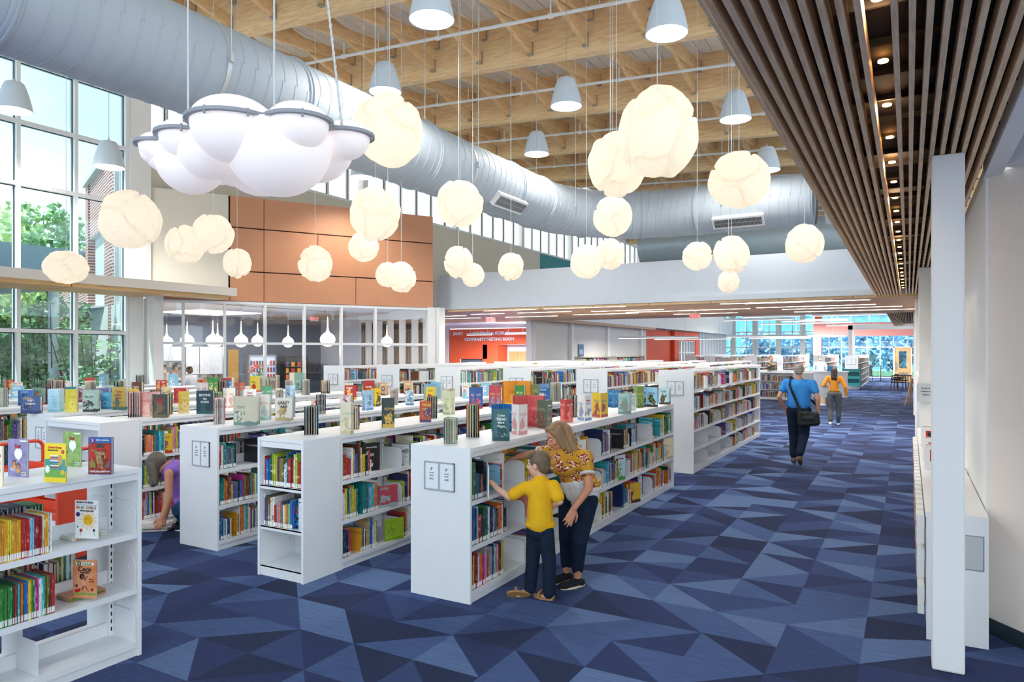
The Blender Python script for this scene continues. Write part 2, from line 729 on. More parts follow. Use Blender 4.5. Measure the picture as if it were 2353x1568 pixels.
# clerestory above it
fr = MB()
fr.box(XW-.12, XW+.04, 10.14, 62, 6.75, 6.83)
fr.box(XW-.12, XW+.04, 10.14, 62, 8.82, 8.92)
gk = MB()
y = 10.6
while y < 62:
    fr.box(XW-.1, XW+.02, y-.03, y+.03, 6.8, 8.85)
    gk.box(XW-.012, XW+.012, y-.05, y+.05, 6.82, 8.83)
    y += .9
for y in (12.2, 17.6, 23, 28.4, 33.8, 39.2, 44.6, 50):
    fr.box(XW-.1, XW+.12, y-.12, y+.12, 6.8, 8.85)
wr = struct('window_2', fr, FRAMEM)
gk.build('gasket', GASKET, wr)
gm = MB()
gm.box(XW-.006, XW+.006, 10.14, 62, 6.8, 8.85)
gm.build('pane', GLASS, wr)
# light shelf
mb = MB()
mb.box(XW+.1, -14.05, .5, 10.0, 3.31, 3.5)
mb.prism([(-15.5, 10.0), (-14.05, 10.0), (-14.05, 11.4), (-14.75, 11.4)], 3.31, 3.5)
ls = mb.build('light_shelf', mat('light_shelf_paint', 'ddd6cc', .6, var=.03))
tag(ls, 'long pale light shelf with wooden underside crossing the tall windows', 'ledge')
for a, b in ((.5, 4.6), (4.63, 7.6), (7.63, 11.2)):
    m2 = MB()
    m2.box(-14.6, -14.12, a, b, 3.23, 3.31)
    if a < 7:
        m2.box(XW+.13, -14.6, a, b, 3.23, 3.31)
    else:
        m2.box(XW+.13, -14.6, a, 9.8, 3.23, 3.31)
    m2.build('soffit_board', wood('soffit_oak', 'dcb37c', 'c39a63', 2, (10, 1, 10)), ls)

# ---- angled orange volume over the glazed room
G0 = Vector((-15.58, 10.14, 0))
G1 = Vector((-11.92, 16.42, 0))
GD = (G1-G0).normalized()
GN = Vector((GD.y, -GD.x, 0))      # towards the hall
GL = (G1-G0).length
GT = Matrix((GD, -GN, Vector((0, 0, 1)))).transposed().to_4x4()
GT.translation = G0


def upos(px):      # distance along the angled wall
    d = at(px, 700, 1)-at(px, 700, 0)
    # ray from origin along d meets line G0+t*GD
    den = d.x*GD.y-d.y*GD.x
    t = (G0.x*d.y-G0.y*d.x)/den
    return t


u528 = abs(upos(528))
mb = MB()
mb.box(0, u528-.03, 0, .3, 3.45, 5.86, 0, GT)
struct('wall_angled_beige', mb, BEIGE)
mb = MB()
mb.add([(-15.58, 10.2, 5.86), (-11.98, 16.44, 5.86), (-15.58, 18.4, 5.86)], [(0, 1, 2)])
mb.add([(-15.58, 10.2, 3.28), (-11.98, 16.44, 3.28), (-15.58, 18.4, 3.28)], [(0, 1, 2)])
mb.add([(-11.95, 16.44, 3.24), (-11.95, 16.44, 5.84), (-15.58, 18.4, 5.84), (-15.58, 18.4, 3.24)], [(0, 1, 2, 3)])
struct('wall_volume_back', mb, BEIGE)
op = MB()
us = {'a': u528, 'b': abs(upos(606)), 'c': abs(upos(817))}
rows = [(3.24, 3.98, [0, us['a'], us['b'], us['c'], GL]), (4.0, 5.07, [us['a'], us['b']-.0, abs(upos(730)), GL]), (5.09, 5.86, [us['a'], us['b'], GL])]
dk2 = MB()
dk2.box(0, GL, .05, .12, 3.24, 3.45, 0, GT)
dk2.box(u528, GL-.02, .05, .12, 3.3, 5.84, 0, GT)
for z0, z1, uu in rows:
    for a, b in zip(uu[:-1], uu[1:]):
        zz1 = z1
        if a == 0:
            zz1 = 3.45
        if z0 > 4.5 and a == us['b']:
            pass
        op.box(a+.008, b-.008, -.03, .04, z0, zz1-.008, 0, GT)
struct('wall_orange', op, ORANGE)
struct('wall_orange_backing', dk2, DARK)
# glass wall below
fr = MB()
gm = MB()
ms = [0.0]+[abs(upos(p)) for p in (421, 516, 609, 699, 784, 862)]+[GL-.04]
for u in ms[:-1]:
    fr.box(u-.03, u+.03, -.06, .08, 0, 3.22, 0, GT)
fr.box(GL-.18, GL+.06, -.06, .3, 0, 3.24, 0, GT)
for z in (.06, 2.18, 3.19):
    fr.box(0, GL, -.05, .07, z-.03, z+.03, 0, GT)
gm.box(0, GL, .005, .015, .08, 3.2, 0, GT)
gw = struct('window_3', fr, FRAMEM)
gm.build('pane', GLASS, gw)
# glazed room interior
PD = Vector((-.92, .392, 0)).normalized()
B0 = Vector((-22.5, 14.0, 0))
B1 = Vector((-19.3, 19.5, 0))
BD = (B1-B0).normalized()


def wallseg(mb, a, b, z0, z1, t=.1, m=0):
    a = Vector(a)
    b = Vector(b)
    d = (b-a)
    L = d.length
    d.normalize()
    T = Matrix((d, Vector((-d.y, d.x, 0)), Vector((0, 0, 1)))).transposed().to_4x4()
    T.translation = (a.x, a.y, 0)
    mb.box(0, L, 0, t, z0, z1, m, T)
    return T


mb = MB()
TBK = wallseg(mb, B0-BD*.9, B1+BD*.2, 0, 3.22)
struct('wall_kitchen', mb, mat('slate_blue_paint', '6a7486', .7, var=.04))
mb = MB()
wallseg(mb, G0+Vector((0, 0, 0)), (-18.75, 11.2, 0), 0, 3.22)
wallseg(mb, (-18.9, 11.25, 0), (-23.2, 13.1, 0), 0, 3.22)
struct('wall_kitchen_side', mb, PAINT)
mb = MB()
mb.prism([(G0.x, G0.y+.1), (G1.x, G1.y), (B1.x+.3, B1.y+.3), (B0.x-1.3, B0.y-2), (-18.8, 11.3)], 3.22, 3.27)
struct('ceiling_kitchen', mb, mat('ceiling_tile', 'dcdce2', .8, var=.06, vscale=3))
fr = MB()
gm = MB()
PT = Matrix((PD, Vector((-PD.y, PD.x, 0)), Vector((0, 0, 1)))).transposed().to_4x4()
PT.translation = G1
u = .25
while u < 4.6:
    fr.box(u-.03, u+.03, -.1, .1, 0, 3.0, 0, PT)
    u += .78
for z in (.06, 2.18, 3.0):
    fr.box(0, 4.7, -.05, .05, z-.04, z+.04, 0, PT)
fr.box(0, 4.7, -.1, .1, 3.04, 3.22, 0, PT)
gm.box(0, 4.7, -.005, .005, .1, 3, 0, PT)
gw = struct('window_4', fr, FRAMEM)
gm.build('pane', GLASS, gw)
mb = MB()
wallseg(mb, G1+PD*4.7, G1+PD*8.0, 0, 3.22)
struct('wall_partition', mb, mat('pale_blue_paint', 'cfd6e4', .7, var=.04))
mb = MB()
mb.box(-.14, .14, -.14, .14, 0, 3.24, 0, Matrix.Translation(G1+Vector((.05, .2, 0))))
tag(mb.build('column', PAINT), 'white column at the right end of the glazed room beneath the orange panels', 'column')

# ---- bulkhead, wood ceiling beyond
mb = MB()
mb.box(-12.3, .5, YB, YB+.35, 3.36, 4.27)
mb.box(-12.3, .5, YB-.05, YB+.35, 3.22, 3.36)
struct('wall_bulkhead', mb, mat('bulkhead_paint', 'c6cdd6', .65, var=.03))
mb = MB()
for i in range(8):
    x0 = -12.0+i*1.56
    mb.box(x0+.01, x0+1.55, YB-.03, YB+.02, 3.16, 3.215)
struct('trim_1', mb, wood('soffit_oak2', 'd9b98a', 'c6a473', 2, (1, 10, 10)))
mb = MB()
y = YB
while y < 24.6:
    mb.box(-22.5, .3, y+.006, y+.6, 3.18, 3.3)
    y += .61
mb.box(-13.4, -12.3, 24.6, 38, 3.18, 3.3)
struct('ceiling_wood', mb, PLANK)
mb = MB()
mb.box(-22.5, .5, YB+.1, 24.7, 3.3, 4.2)
mb.box(-24, -12.9, 24.7, 30, 3.24, 3.3)
struct('ceiling_upper', mb, PAINT)
for i, (px, py, ln) in enumerate([(1170, 713, 1.7), (1120, 722, 1.2), (1330, 706, 2.4), (1250, 718, 1.8), (1440, 714, 2.2), (1060, 732, 1.6), (1220, 728, 2.0), (1390, 722, 2.2), (1520, 716, 2.2), (1640, 712, 2.0), (1780, 695, 2.6), (1850, 694, 2.8), (1870, 704, 2.9), (1930, 708, 3.0), (1960, 714, 3.2), (1620, 721, 2.0), (1030, 727, 1.4)]):
    p = onz(px, py, 3.175)
    p.y = min(max(p.y, YB+.3), 24.3)
    L = MB()
    L.box(-ln/2, ln/2, -.045, .045, -.005, .006)
    o = L.build('linear_ceiling_light', LINEAR)
    o.location = (p.x, p.y, 3.176)
    tag(o, 'thin white linear light set flush in the wooden ceiling', 'ceiling light', 'linear lights in the wooden ceiling')
    ld = bpy.data.lights.new('linear_beam', 'AREA')
    ld.shape = 'RECTANGLE'
    ld.size = ln
    ld.size_y = .09
    ld.energy = 13*ln
    ld.color = (1, .96, .9)
    lo = bpy.data.objects.new('linear_beam', ld)
    C.objects.link(lo)
    lo.location = (p.x, p.y, 3.165)

# ---- slatted ceiling over the aisle
sm = MB()
nsl = 19
for i in range(nsl):
    x = -.61+i*.0565
    for a, b in ((-.5, 5.16), (5.17, 9.2), (9.21, 13.2), (13.21, YB)):
        if i == 9:
            continue
        sm.box(x-.0115, x+.0115, a, b, 3.2, 3.29)
sm.box(-.634, -.62, -.5, YB, 3.19, 3.36)
struct('ceiling_slats', sm, SLATW)
sm = MB()
sm.box(-.62, .46, -.5, YB, 3.33, 3.4)
for k in range(46):
    sm.box(-.62, .46, -.4+k*.38, -.385+k*.38, 3.3, 3.33)
sm.box(-.62, .46, 24.6, 39, 3.33, 3.4)
struct('ceiling_slat_backing', sm, DARK)
sm = MB()
for i in range(nsl):
    x = -.61+i*.05
    sm.box(x-.011, x+.011, 24.6, 39, 3.2, 3.29)
struct('ceiling_slats_far', sm, SLATW)
dl = MB()
dl.lathe([(.0, .004), (.022, .004), (.022, -.004), (.0, -.004)], n=12)
l0 = dl.build('downlight', SPOTG)
for k in range(22):
    o = l0 if k == 0 else l0.copy()
    if k:
        C.objects.link(o)
    o.location = (-.1015, 2.95+.7*k*.93, 3.3)
    tag(o, 'small warm downlight glowing between ceiling slats', 'downlight', 'downlights in the slatted ceiling')
    if k % 2 == 0:
        ld = bpy.data.lights.new('downlight_beam', 'POINT')
        ld.energy = 2.2
        ld.color = (1, .68, .38)
        ld.shadow_soft_size = .02
        lo = bpy.data.objects.new('downlight_beam', ld)
        C.objects.link(lo)
        lo.location = (-.1015, 2.95+.7*k*.93, 3.285)
        lo.parent = None

# ---- right side: columns, wall, low cabinets
for y, lab in ((5.08, 'tall white column nearest the foreground at the right edge of the aisle'), (11.75, 'second white column along the right of the aisle, behind the first'), (18.4, 'third white column along the right of the aisle'), (25, 'fourth white column along the right of the aisle')):
    mb = MB()
    mb.box(.125, .30, y, y+.19, 0, 3.2)
    o = mb.build('column', PAINT)
    bv = o.modifiers.new('bevel', 'BEVEL')
    bv.width = .012
    bv.segments = 2
    tag(o, lab, 'column')
mb = MB()
mb.box(.47, .62, 5.94, 62, 0, 3.3)
struct('wall_right', mb, PAINT)
mb = MB()
wallseg(mb, (.47, 5.96, 0), (2.6, 3.4, 0), .11, 3.22, .12)
struct('wall_right_angled', mb, mat('warm_white_paint', 'f4e8de', .7, var=.02, bump=.04, bscale=120))
mb = MB()
wallseg(mb, (.462, 5.955, 0), (2.592, 3.395, 0), 0, .11, .12)
struct('baseboard_right', mb, mat('dark_rubber_base', '20303a', .5, var=.1))
mb = MB()
mb.prism([(.47, 1.5), (.47, 6.1), (.62, 6.1), (.9, 5.7), (2.0, 4.3), (2.0, 1.5)], 3.5, 3.6)
mb.box(.46, .56, -1, 6.0, 3.2, 3.6)
mb.prism([(.53, 5.7), (.62, 5.78), (2.7, 3.28), (2.55, 3.1), (.95, 5.0)], 3.22, 3.55)
struct('ceiling_right', mb, PAINT)

# ---- the far part of the hall
mb = MB()
mb.box(-13.0, -12.85, 24.6, 38, 0, 3.18)
struct('wall_reading_room', mb, mat('pale_grey_wall', 'dcd7d0', .7, var=.03))
mb = MB()
for y in (27.7, 31.9, 36.8):
    mb.box(-12.86, -12.7, y, y+.25, 0, 3.18)
struct('trim_2', mb, PAINT)
mb = MB()
mb.box(-12.5, -12.3, 24.7, 58, 3.3, 4.6)
struct('wall_upper_far', mb, PAINT)
mb = MB()
mb.box(-13.1, -12.85, 38, 41, 0, 3.3, 0)
mb.box(-13.4, -13.1, 41, 43.5, 0, 3.3, 0)
mb.box(-13.1, -12.85, 43.5, 44.5, 0, 3.3, 0)
mb.box(-13.1, -12.85, 48.5, 49.3, 0, 3.3, 0)
mb.box(-13.1, -12.85, 44.5, 48.5, 2.7, 3.3, 0)
struct('wall_far_red', mb, REDP)
mb = MB()
for k in range(7):
    mb.box(-13.05, -12.9, 44.5+k*.66, 44.56+k*.66, 0, 2.7)
for z in (.05, 1.9, 2.68):
    mb.box(-13.05, -12.9, 44.5, 48.5, z-.04, z+.04)
for k in range(9):
    mb.box(-13.05, -12.9, 50+k*.9, 50.2+k*.9, 0, 3.3)
w5 = struct('window_5', mb, FRAMEM)
gm = MB()
gm.box(-12.99, -12.97, 44.5, 58, 0, 3.3)
gm.build('pane', GLASS, w5)
# far window wall
YF = 58
mb = MB()
gx = [-13.0, -11.6, -9.9, -8.2, -6.45, -5.9, -4.2, -2.6, -1.2, .45]
for a in (-12.3, -10.6, -8.85, -7.1):
    mb.box(a-.18, a+.18, YF-.3, YF+.1, 0, 8)
struct('wall_far_piers', mb, CONC)
mb = MB()
mb.box(-6.2, -5.75, YF-.4, YF+.1, 0, 4.7)
struct('wall_far_orange_pier', mb, REDP)
mb = MB()
x = -13
while x < .4:
    mb.box(x-.03, x+.03, YF-.05, YF+.05, 0, 7.9)
    x += .86
for z in (.08, 2.3, 3.5, 5.0, 6.5, 7.9):
    mb.box(-13, .45, YF-.05, YF+.05, z-.04, z+.04)
w6 = struct('window_6', mb, FRAMEM)
gm = MB()
gm.box(-13, .45, YF-.005, YF+.005, .1, 7.9)
gm.build('pane', GLASSB, w6)
mb = MB()
mb.box(-13.3, .6, YF-.1, YF+.1, 7.9, 10)
mb.box(-16.2, -12.9, YF-.1, YF+.1, 0, 10)
mb.box(.6, 4.2, YF-.1, YF+.1, 0, 3.3)
struct('wall_far', mb, PAINT)
# white portal in front of the glazed rooms, wood door
mb = MB()
mb.box(-3.2, -2.95, 47, 47.3, 0, 3.55)
mb.box(-3.2, .45, 47, 47.3, 3.3, 3.6)
struct('trim_3', mb, PAINT)
mb = MB()
mb.box(-5.7, .45, 52.0, 52.1, 3.0, 3.9)
mb.box(-5.7, -5.2, 52.0, 52.1, 0, 3.0)
struct('wall_far_pink', mb, mat('salmon_paint', 'd98f88', .7, var=.04))
mb = MB()
mb.box(-.85, -.78, 51.5, 51.62, 0, 2.3)
mb.box(.12, .19, 51.5, 51.62, 0, 2.3)
mb.box(-.85, .19, 51.5, 51.62, 2.23, 2.3)
dr = struct('door_1', mb, FRAMEM)
mb = MB()
mb.box(-.78, .12, 51.54, 51.59, 0, .9)
mb.box(-.78, .12, 51.54, 51.59, 2.0, 2.23)
mb.box(-.78, -.55, 51.54, 51.59, .9, 2.0)
mb.box(-.1, .12, 51.54, 51.59, .9, 2.0)
lf = mb.build('door_leaf', OAK, dr)
mb = MB()
mb.box(-.55, -.1, 51.56, 51.575, .9, 2.0)
mb.build('pane', GLASS, lf)
mb = MB()
mb.box(-.74, -.66, 51.51, 51.54, .8, 1.3)
mb.build('door_handle', SATIN, lf)

# ---- community meeting room front
mb = MB()
MY = 28.5
mb.box(-24, -19.75, MY, MY+.15, 0, 3.25)
mb.box(-19.75, -15.1, MY, MY+.15, 3.1, 3.25)
mb.box(-15.1, -12.9, MY-.5, MY-.35, 0, 2.98)
struct('wall_meeting_room', mb, PINKP)
mb = MB()
mb.box(-19.65, -15.1, MY, MY+.1, 2.3, 3.06)
mb.box(-19.65, -19.1, MY, MY+.1, 0, 2.3)
mb.box(-19.1, -17.5, MY, MY+.1, 1.62, 2.3)
mb.box(-17.75, -17.0, MY, MY+.1, 0, 2.3)
mb.box(-17.0, -16.9, MY, MY+.9, 0, 2.3)
mb.box(-15.25, -15.0, MY-.02, MY+.12, 0, 3.06)
struct('wall_meeting_room_red', mb, mat('orange_red_paint2', 'e05a34', .65, var=.05))
mb = MB()
mb.box(-19.1, -17.7, MY+.15, MY+.2, 0, 1.62)
mb.box(-17, -15.2, MY+2.6, MY+2.7, 0, 2.3)
struct('wall_meeting_room_inside', mb, mat('slate_panel', '5d6570', .6, var=.08))
mb = MB()
mb.box(-17, -15.2, MY+.9, MY+1, 1.98, 2.3)
struct('trim_4', mb, PAINT)
mb = MB()
mb.box(-16.85, -15.9, MY+.95, MY+1.0, 0, 1.98)
d2 = struct('door_2', mb, OAK)
mb = MB()
mb.box(-15.98, -15.94, MY+.9, MY+.95, .9, 1.1)
mb.build('door_handle', SATIN, d2)
sg = empty('room_name_sign', (-17.4, MY-.02, 2.72), 0, 'raised white room name in two lines on the orange-red wall', 'sign')
text('JANET', .2, WINK, sg, Matrix.Translation((-1.75, 0, .12)), 'lettering', .02)
text('CHAMBLISS & PETER C.', .2, WINK, sg, Matrix.Translation((.1, 0, .12)), 'lettering', .02)
text('COMMUNITY MEETING ROOM', .2, WINK, sg, Matrix.Translation((0, 0, -.16)), 'lettering', .02)
mb = MB()
mb.box(-.12, .12, -.12, .12, 0, 3.24)
o = mb.build('column', PAINT)
o.location = at(1218, 800, 28)*1
o.location.z = 0
tag(o, 'white column in front of the orange-red meeting room wall', 'column')
# slatted wood wall seen through the partition glazing
mb = MB()
for k in range(34):
    mb.box(-21.6+k*.11, -21.55+k*.11, 24.0, 24.12, 0, 2.95)
struct('wall_wood_slats', mb, wood('slat_oak', 'c99a63', 'a5763f', 2, (8, 8, 1)))
mb = MB()
mb.box(-24, -17.8, 24.15, 24.25, 0, 3.2)
struct('wall_behind_slats', mb, mat('brown_backing', '6d5138', .8, var=.1))
# ------------------------------------------------------------------ the big duct
DX, DZ, DR = -6.8, 5.1, .53


def duct_path(pts, r, seam=.31, joints=()):
    pass


def arc_pts(cx, cy, r, a0, a1, n, z):
    return [Vector((cx+r*math.cos(a0+(a1-a0)*i/n), cy+r*math.sin(a0+(a1-a0)*i/n), z)) for i in range(n+1)]


RB = 2.3
path = [Vector((DX, -1.0+i*.5, DZ)) for i in range(29)]        # to Y=13
path = [p for p in path if p.y < 13.2-.05]
path += arc_pts(DX+RB, 13.2, RB, PI, PI/2, 10, DZ)
xx = DX+RB+.4
while xx < -1.4:
    path.append(Vector((xx, 13.2+RB, DZ)))
    xx += .4
duct = empty('air_duct', (DX, 6, DZ-DR), 0, 'big round galvanised air duct sweeping across the hall and bending right', 'duct')
mb = MB()
mb.tube([p-Vector((DX, 6, DZ-DR)) for p in path], DR, 40)
sec = mb.build('duct_run', GALV, duct, smooth=True)
# spiral lock seams
mb = MB()
cum = 0
q = []
for i in range(len(path)-1):
    seg = path[i+1]-path[i]
    q.append((cum, path[i], seg, seg.length))
    cum += seg.length


def along(s):
    for c0, p, sg_, l in q:
        if s <= c0+l:
            return p+sg_*((s-c0)/l), sg_.normalized()
    return path[-1], q[-1][2].normalized()


s_ = 0.1
turns = []
while s_ < cum-.1:
    p, d = along(s_)
    sd = d.cross(Vector((0, 0, 1))).normalized()
    ringp = []
    for k in range(33):
        a = 2*PI*k/32
        pp, dd = along(min(s_+.16*k/32, cum))
        sdd = dd.cross(Vector((0, 0, 1))).normalized()
        ringp.append(pp+(sdd*math.cos(a)+Vector((0, 0, 1))*math.sin(a))*(DR+.002)-Vector((DX, 6, DZ-DR)))
    mb.tube(ringp, .005, 4)
    s_ += .19
mb.build('spiral_seam', mat('duct_seam', 'b4bdc4', .6, 0, var=.05), sec, smooth='all')
for s0 in (4.0, 7.2, 9.9, 12.6, 13.9, 15.6, 17.0, 18.3, 20.6):
    if s0 > cum:
        continue
    p, d = along(s0)
    mb = MB()
    R = [mb.ring(p+d*t-Vector((DX, 6, DZ-DR)), d, DR+e, 40) for t, e in ((-.05, .001), (-.045, .014), (-.01, .016), (-.008, .03), (.008, .03), (.01, .016), (.045, .014), (.05, .001))]
    mb.loft(R, 0, False)
    mb.build('duct_joint', GALV, duct, smooth=True)
for s0 in (6.0, 10.9, 14.8, 18.9):
    p, d = along(s0)
    sd = d.cross(Vector((0, 0, 1))).normalized()
    mb = MB()
    R = [mb.ring(p+d*t-Vector((DX, 6, DZ-DR)), d, DR+e, 40) for t, e in ((-.025, .002), (-.025, .008), (.025, .008), (.025, .002))]
    mb.loft(R, 0, False)
    for sg in (-1, 1):
        b0 = p+sd*sg*(DR+.02)-Vector((DX, 6, DZ-DR))
        mb.box(b0.x-.02, b0.x+.02, b0.y-.02, b0.y+.02, b0.z-.05, b0.z+.05)
        top = roofz(p.x)+.1-DZ+DR
        mb.tube([b0, (b0.x, b0.y, top)], .006, 6)
    mb.build('duct_hanger', CABLE, duct, smooth=True)
# supply grilles
for s0, sd_ in ((12.2, 1), (19.2, 1)):
    p, d = along(s0)
    n_ = d.cross(Vector((0, 0, 1))).normalized()*sd_
    n2 = (n_*.72-Vector((0, 0, 1))*.69).normalized()
    up = n2.cross(d).normalized()
    T = Matrix((d, up, n2)).transposed().to_4x4()
    T.translation = p-Vector((DX, 6, DZ-DR))+n2*(DR-.02)
    mb = MB()
    mb.box(-.52, .52, -.13, .13, -.12, .1, 0, T)
    gb = mb.build('grille_box', PAINT, duct)
    mb = MB()
    mb.box(-.48, .48, -.09, .09, .1, .102, 1, T)
    for k in range(40):
        mb.box(-.475+k*.0243, -.464+k*.0243, -.09, .09, .102, .115, 0, T)
    mb.box(-.5, .5, -.005, .005, .102, .118, 0, T)
    mb.build('grille', [SATIN, DARK], gb)
mb = MB()
mb.loft([mb.ring((-1.45, 15.5, DZ), (1, 0, 0), DR+.01, 32), mb.ring((-1.1, 15.5, DZ), (1, 0, 0), DR+.02, 32), mb.ring((-.2, 15.5, DZ-.1), (1, 0, 0), .95, 32), mb.ring((.4, 15.5, DZ-.1), (1, 0, 0), 1.0, 32)], 0)
o = mb.build('duct_transition', mat('duct_white', 'dfe4e8', .4, var=.04), smooth=True)
tag(o, 'pale flared duct transition above the slatted ceiling at the end of the big duct', 'duct')
mb = MB()
mb.tube([(-7, 20.4, 5.1), (1.0, 20.4, 5.1)], .5, 32)
for k in range(26):
    mb.tube([(-6.8+k*.3, 20.4, 5.1), (-6.79+k*.3, 20.4, 5.1)], .508, 32)
o = mb.build('air_duct', mat('duct_blue_grey', 'a9bcc6', .4, .3, var=.05), smooth=True)
tag(o, 'smaller pale round duct behind the bulkhead top', 'duct')

# ------------------------------------------------------------------ bell pendants
bl = MB()
prof = [(.02, .52), (.13, .52), (.155, .5), (.19, .42), (.235, .28), (.27, .14), (.295, 0), (.285, 0), (.26, .14), (.22, .28), (.17, .4), (.02, .44)]
bl.lathe(prof, n=32)
bell0 = empty('bell_pendant', (0, 0, 0))
bl.build('lamp_shade', BELL, bell0, smooth=True)
mb = MB()
mb.lathe([(0, .035), (.278, .035), (.278, .03), (0, .03)], n=32)
mb.build('diffuser', GLOW, bell0)
mb = MB()
mb.lathe([(.0, .6), (.012, .6), (.02, .52), (0, .52)], n=10)
mb.build('cap', CABLE, bell0)
lamps = [(992, 46, 105), (885, 212, 75), (1532, 78, 98), (1301, 245, 73), (1233, 355, 58), (1690, 275, 72), (1762, 392, 60), (33, 255, 74), (250, 385, 62), (831, 408, 54)]
bd = ['bell pendant hanging highest, cut by the top edge of the picture', 'bell pendant just above the largest left crumpled globe', 'bell pendant large and high beside the slatted ceiling', 'bell pendant in the middle between the two big globes', 'bell pendant low over the bend of the duct', 'bell pendant above the globe nearest the slatted ceiling', 'bell pendant partly hidden behind the globe nearest the slats', 'bell pendant at the left edge before the tall windows', 'bell pendant before the brick building seen in the window', 'bell pendant behind the underside of the duct']
for i, (px, py, w) in enumerate(lamps):
    o = bell0 if i == 0 else copy_tree(bell0)
    d = .59*FPX/w
    if i == 8:
        d = 14.2
    p = at(px, py, d)
    o.location = p
    sc = w*d/FPX/.59
    tag(o, 'grey-blue ' + bd[i], 'pendant lamp', 'bell pendants')
    mb = MB()
    mb.tube([(0, 0, .6), (0, 0, roofz(p.x)+1.1-p.z)], .005, 6)
    mb.build('suspension_cable', CABLE, o)
    ld = bpy.data.lights.new('bell_beam', 'SPOT')
    ld.energy = 420
    ld.spot_size = 2.5
    ld.spot_blend = .6
    ld.shadow_soft_size = .25
    ld.color = (1, .97, .92)
    lo = bpy.data.objects.new('bell_beam', ld)
    C.objects.link(lo)
    lo.location = (p.x, p.y, p.z+.02)
# ------------------------------------------------------------------ crumpled globes
gm_ = bpy.data.materials.new('crumpled_fabric')
gm_.use_nodes = True
n = gm_.node_tree.nodes
L = gm_.node_tree.links
n.clear()
oo = n.new('ShaderNodeOutputMaterial')
df = n.new('ShaderNodeBsdfDiffuse')
df.inputs[0].default_value = srgb('d2cab9')
tr = n.new('ShaderNodeBsdfTranslucent')
tr.inputs[0].default_value = srgb('fbf4e8')
em = n.new('ShaderNodeEmission')
em.inputs[0].default_value = srgb('fff5e8')
em.inputs[1].default_value = .12
mx = n.new('ShaderNodeMixShader')
mx.inputs[0].default_value = .55
ad = n.new('ShaderNodeAddShader')
tx = n.new('ShaderNodeTexCoord')
nz = n.new('ShaderNodeTexNoise')
nz.inputs['Scale'].default_value = 3.2
nz.inputs['Detail'].default_value = 6
nz.inputs['Distortion'].default_value = 1.5
bp = n.new('ShaderNodeBump')
bp.inputs['Strength'].default_value = 1
bp.inputs['Distance'].default_value = .05
L.new(tx.outputs['Object'], nz.inputs['Vector'])
L.new(nz.outputs[0], bp.inputs['Height'])
L.new(bp.outputs[0], df.inputs['Normal'])
L.new(bp.outputs[0], tr.inputs['Normal'])
L.new(df.outputs[0], mx.inputs[1])
L.new(tr.outputs[0], mx.inputs[2])
L.new(mx.outputs[0], ad.inputs[0])
L.new(em.outputs[0], ad.inputs[1])
L.new(ad.outputs[0], oo.inputs[0])


def globe_mesh(seed, asp=1.08):
    r = random.Random(seed)
    bm = bmesh.new()
    bmesh.ops.create_icosphere(bm, subdivisions=6, radius=.5)
    cs = []
    while len(cs) < 8:
        v = Vector((r.gauss(0, 1), r.gauss(0, 1), r.gauss(0, 1))).normalized()
        if all((v-c).length > .8 for c in cs):
            cs.append(v)
        elif r.random() < .02:
            cs.append(v)
    wt = [r.uniform(.85, 1.2) for _ in cs]
    dp = [r.uniform(0, .13) for _ in cs]
    for v in bm.verts:
        u = v.co.normalized()
        w = u+Vector(noise.noise_vector(u*2.3+Vector((seed, 0, 0))))*.16
        ds = sorted(((w-c).length/wt[i], i) for i, c in enumerate(cs))
        e = ds[1][0]-ds[0][0]
        puff = 1-math.exp(-e*16)
        k = .5*(1-.02-dp[ds[0][1]]*.7)
        rr = k*(.72+.30*puff)+.022*noise.noise(u*2.6+Vector((seed*3, 1, 2)))+.005*noise.noise(u*9)
        if e < .22:
            rr += .012*math.sin(noise.noise(u*3.1)*70)*(1-e/.22)*min(1, e*18)
        v.co = u*rr
        v.co.z *= asp
    me = bpy.data.meshes.new('crumpled_shade')
    bm.to_mesh(me)
    bm.free()
    me.polygons.foreach_set('use_smooth', [True]*len(me.polygons))
    me.materials.append(gm_)
    return me


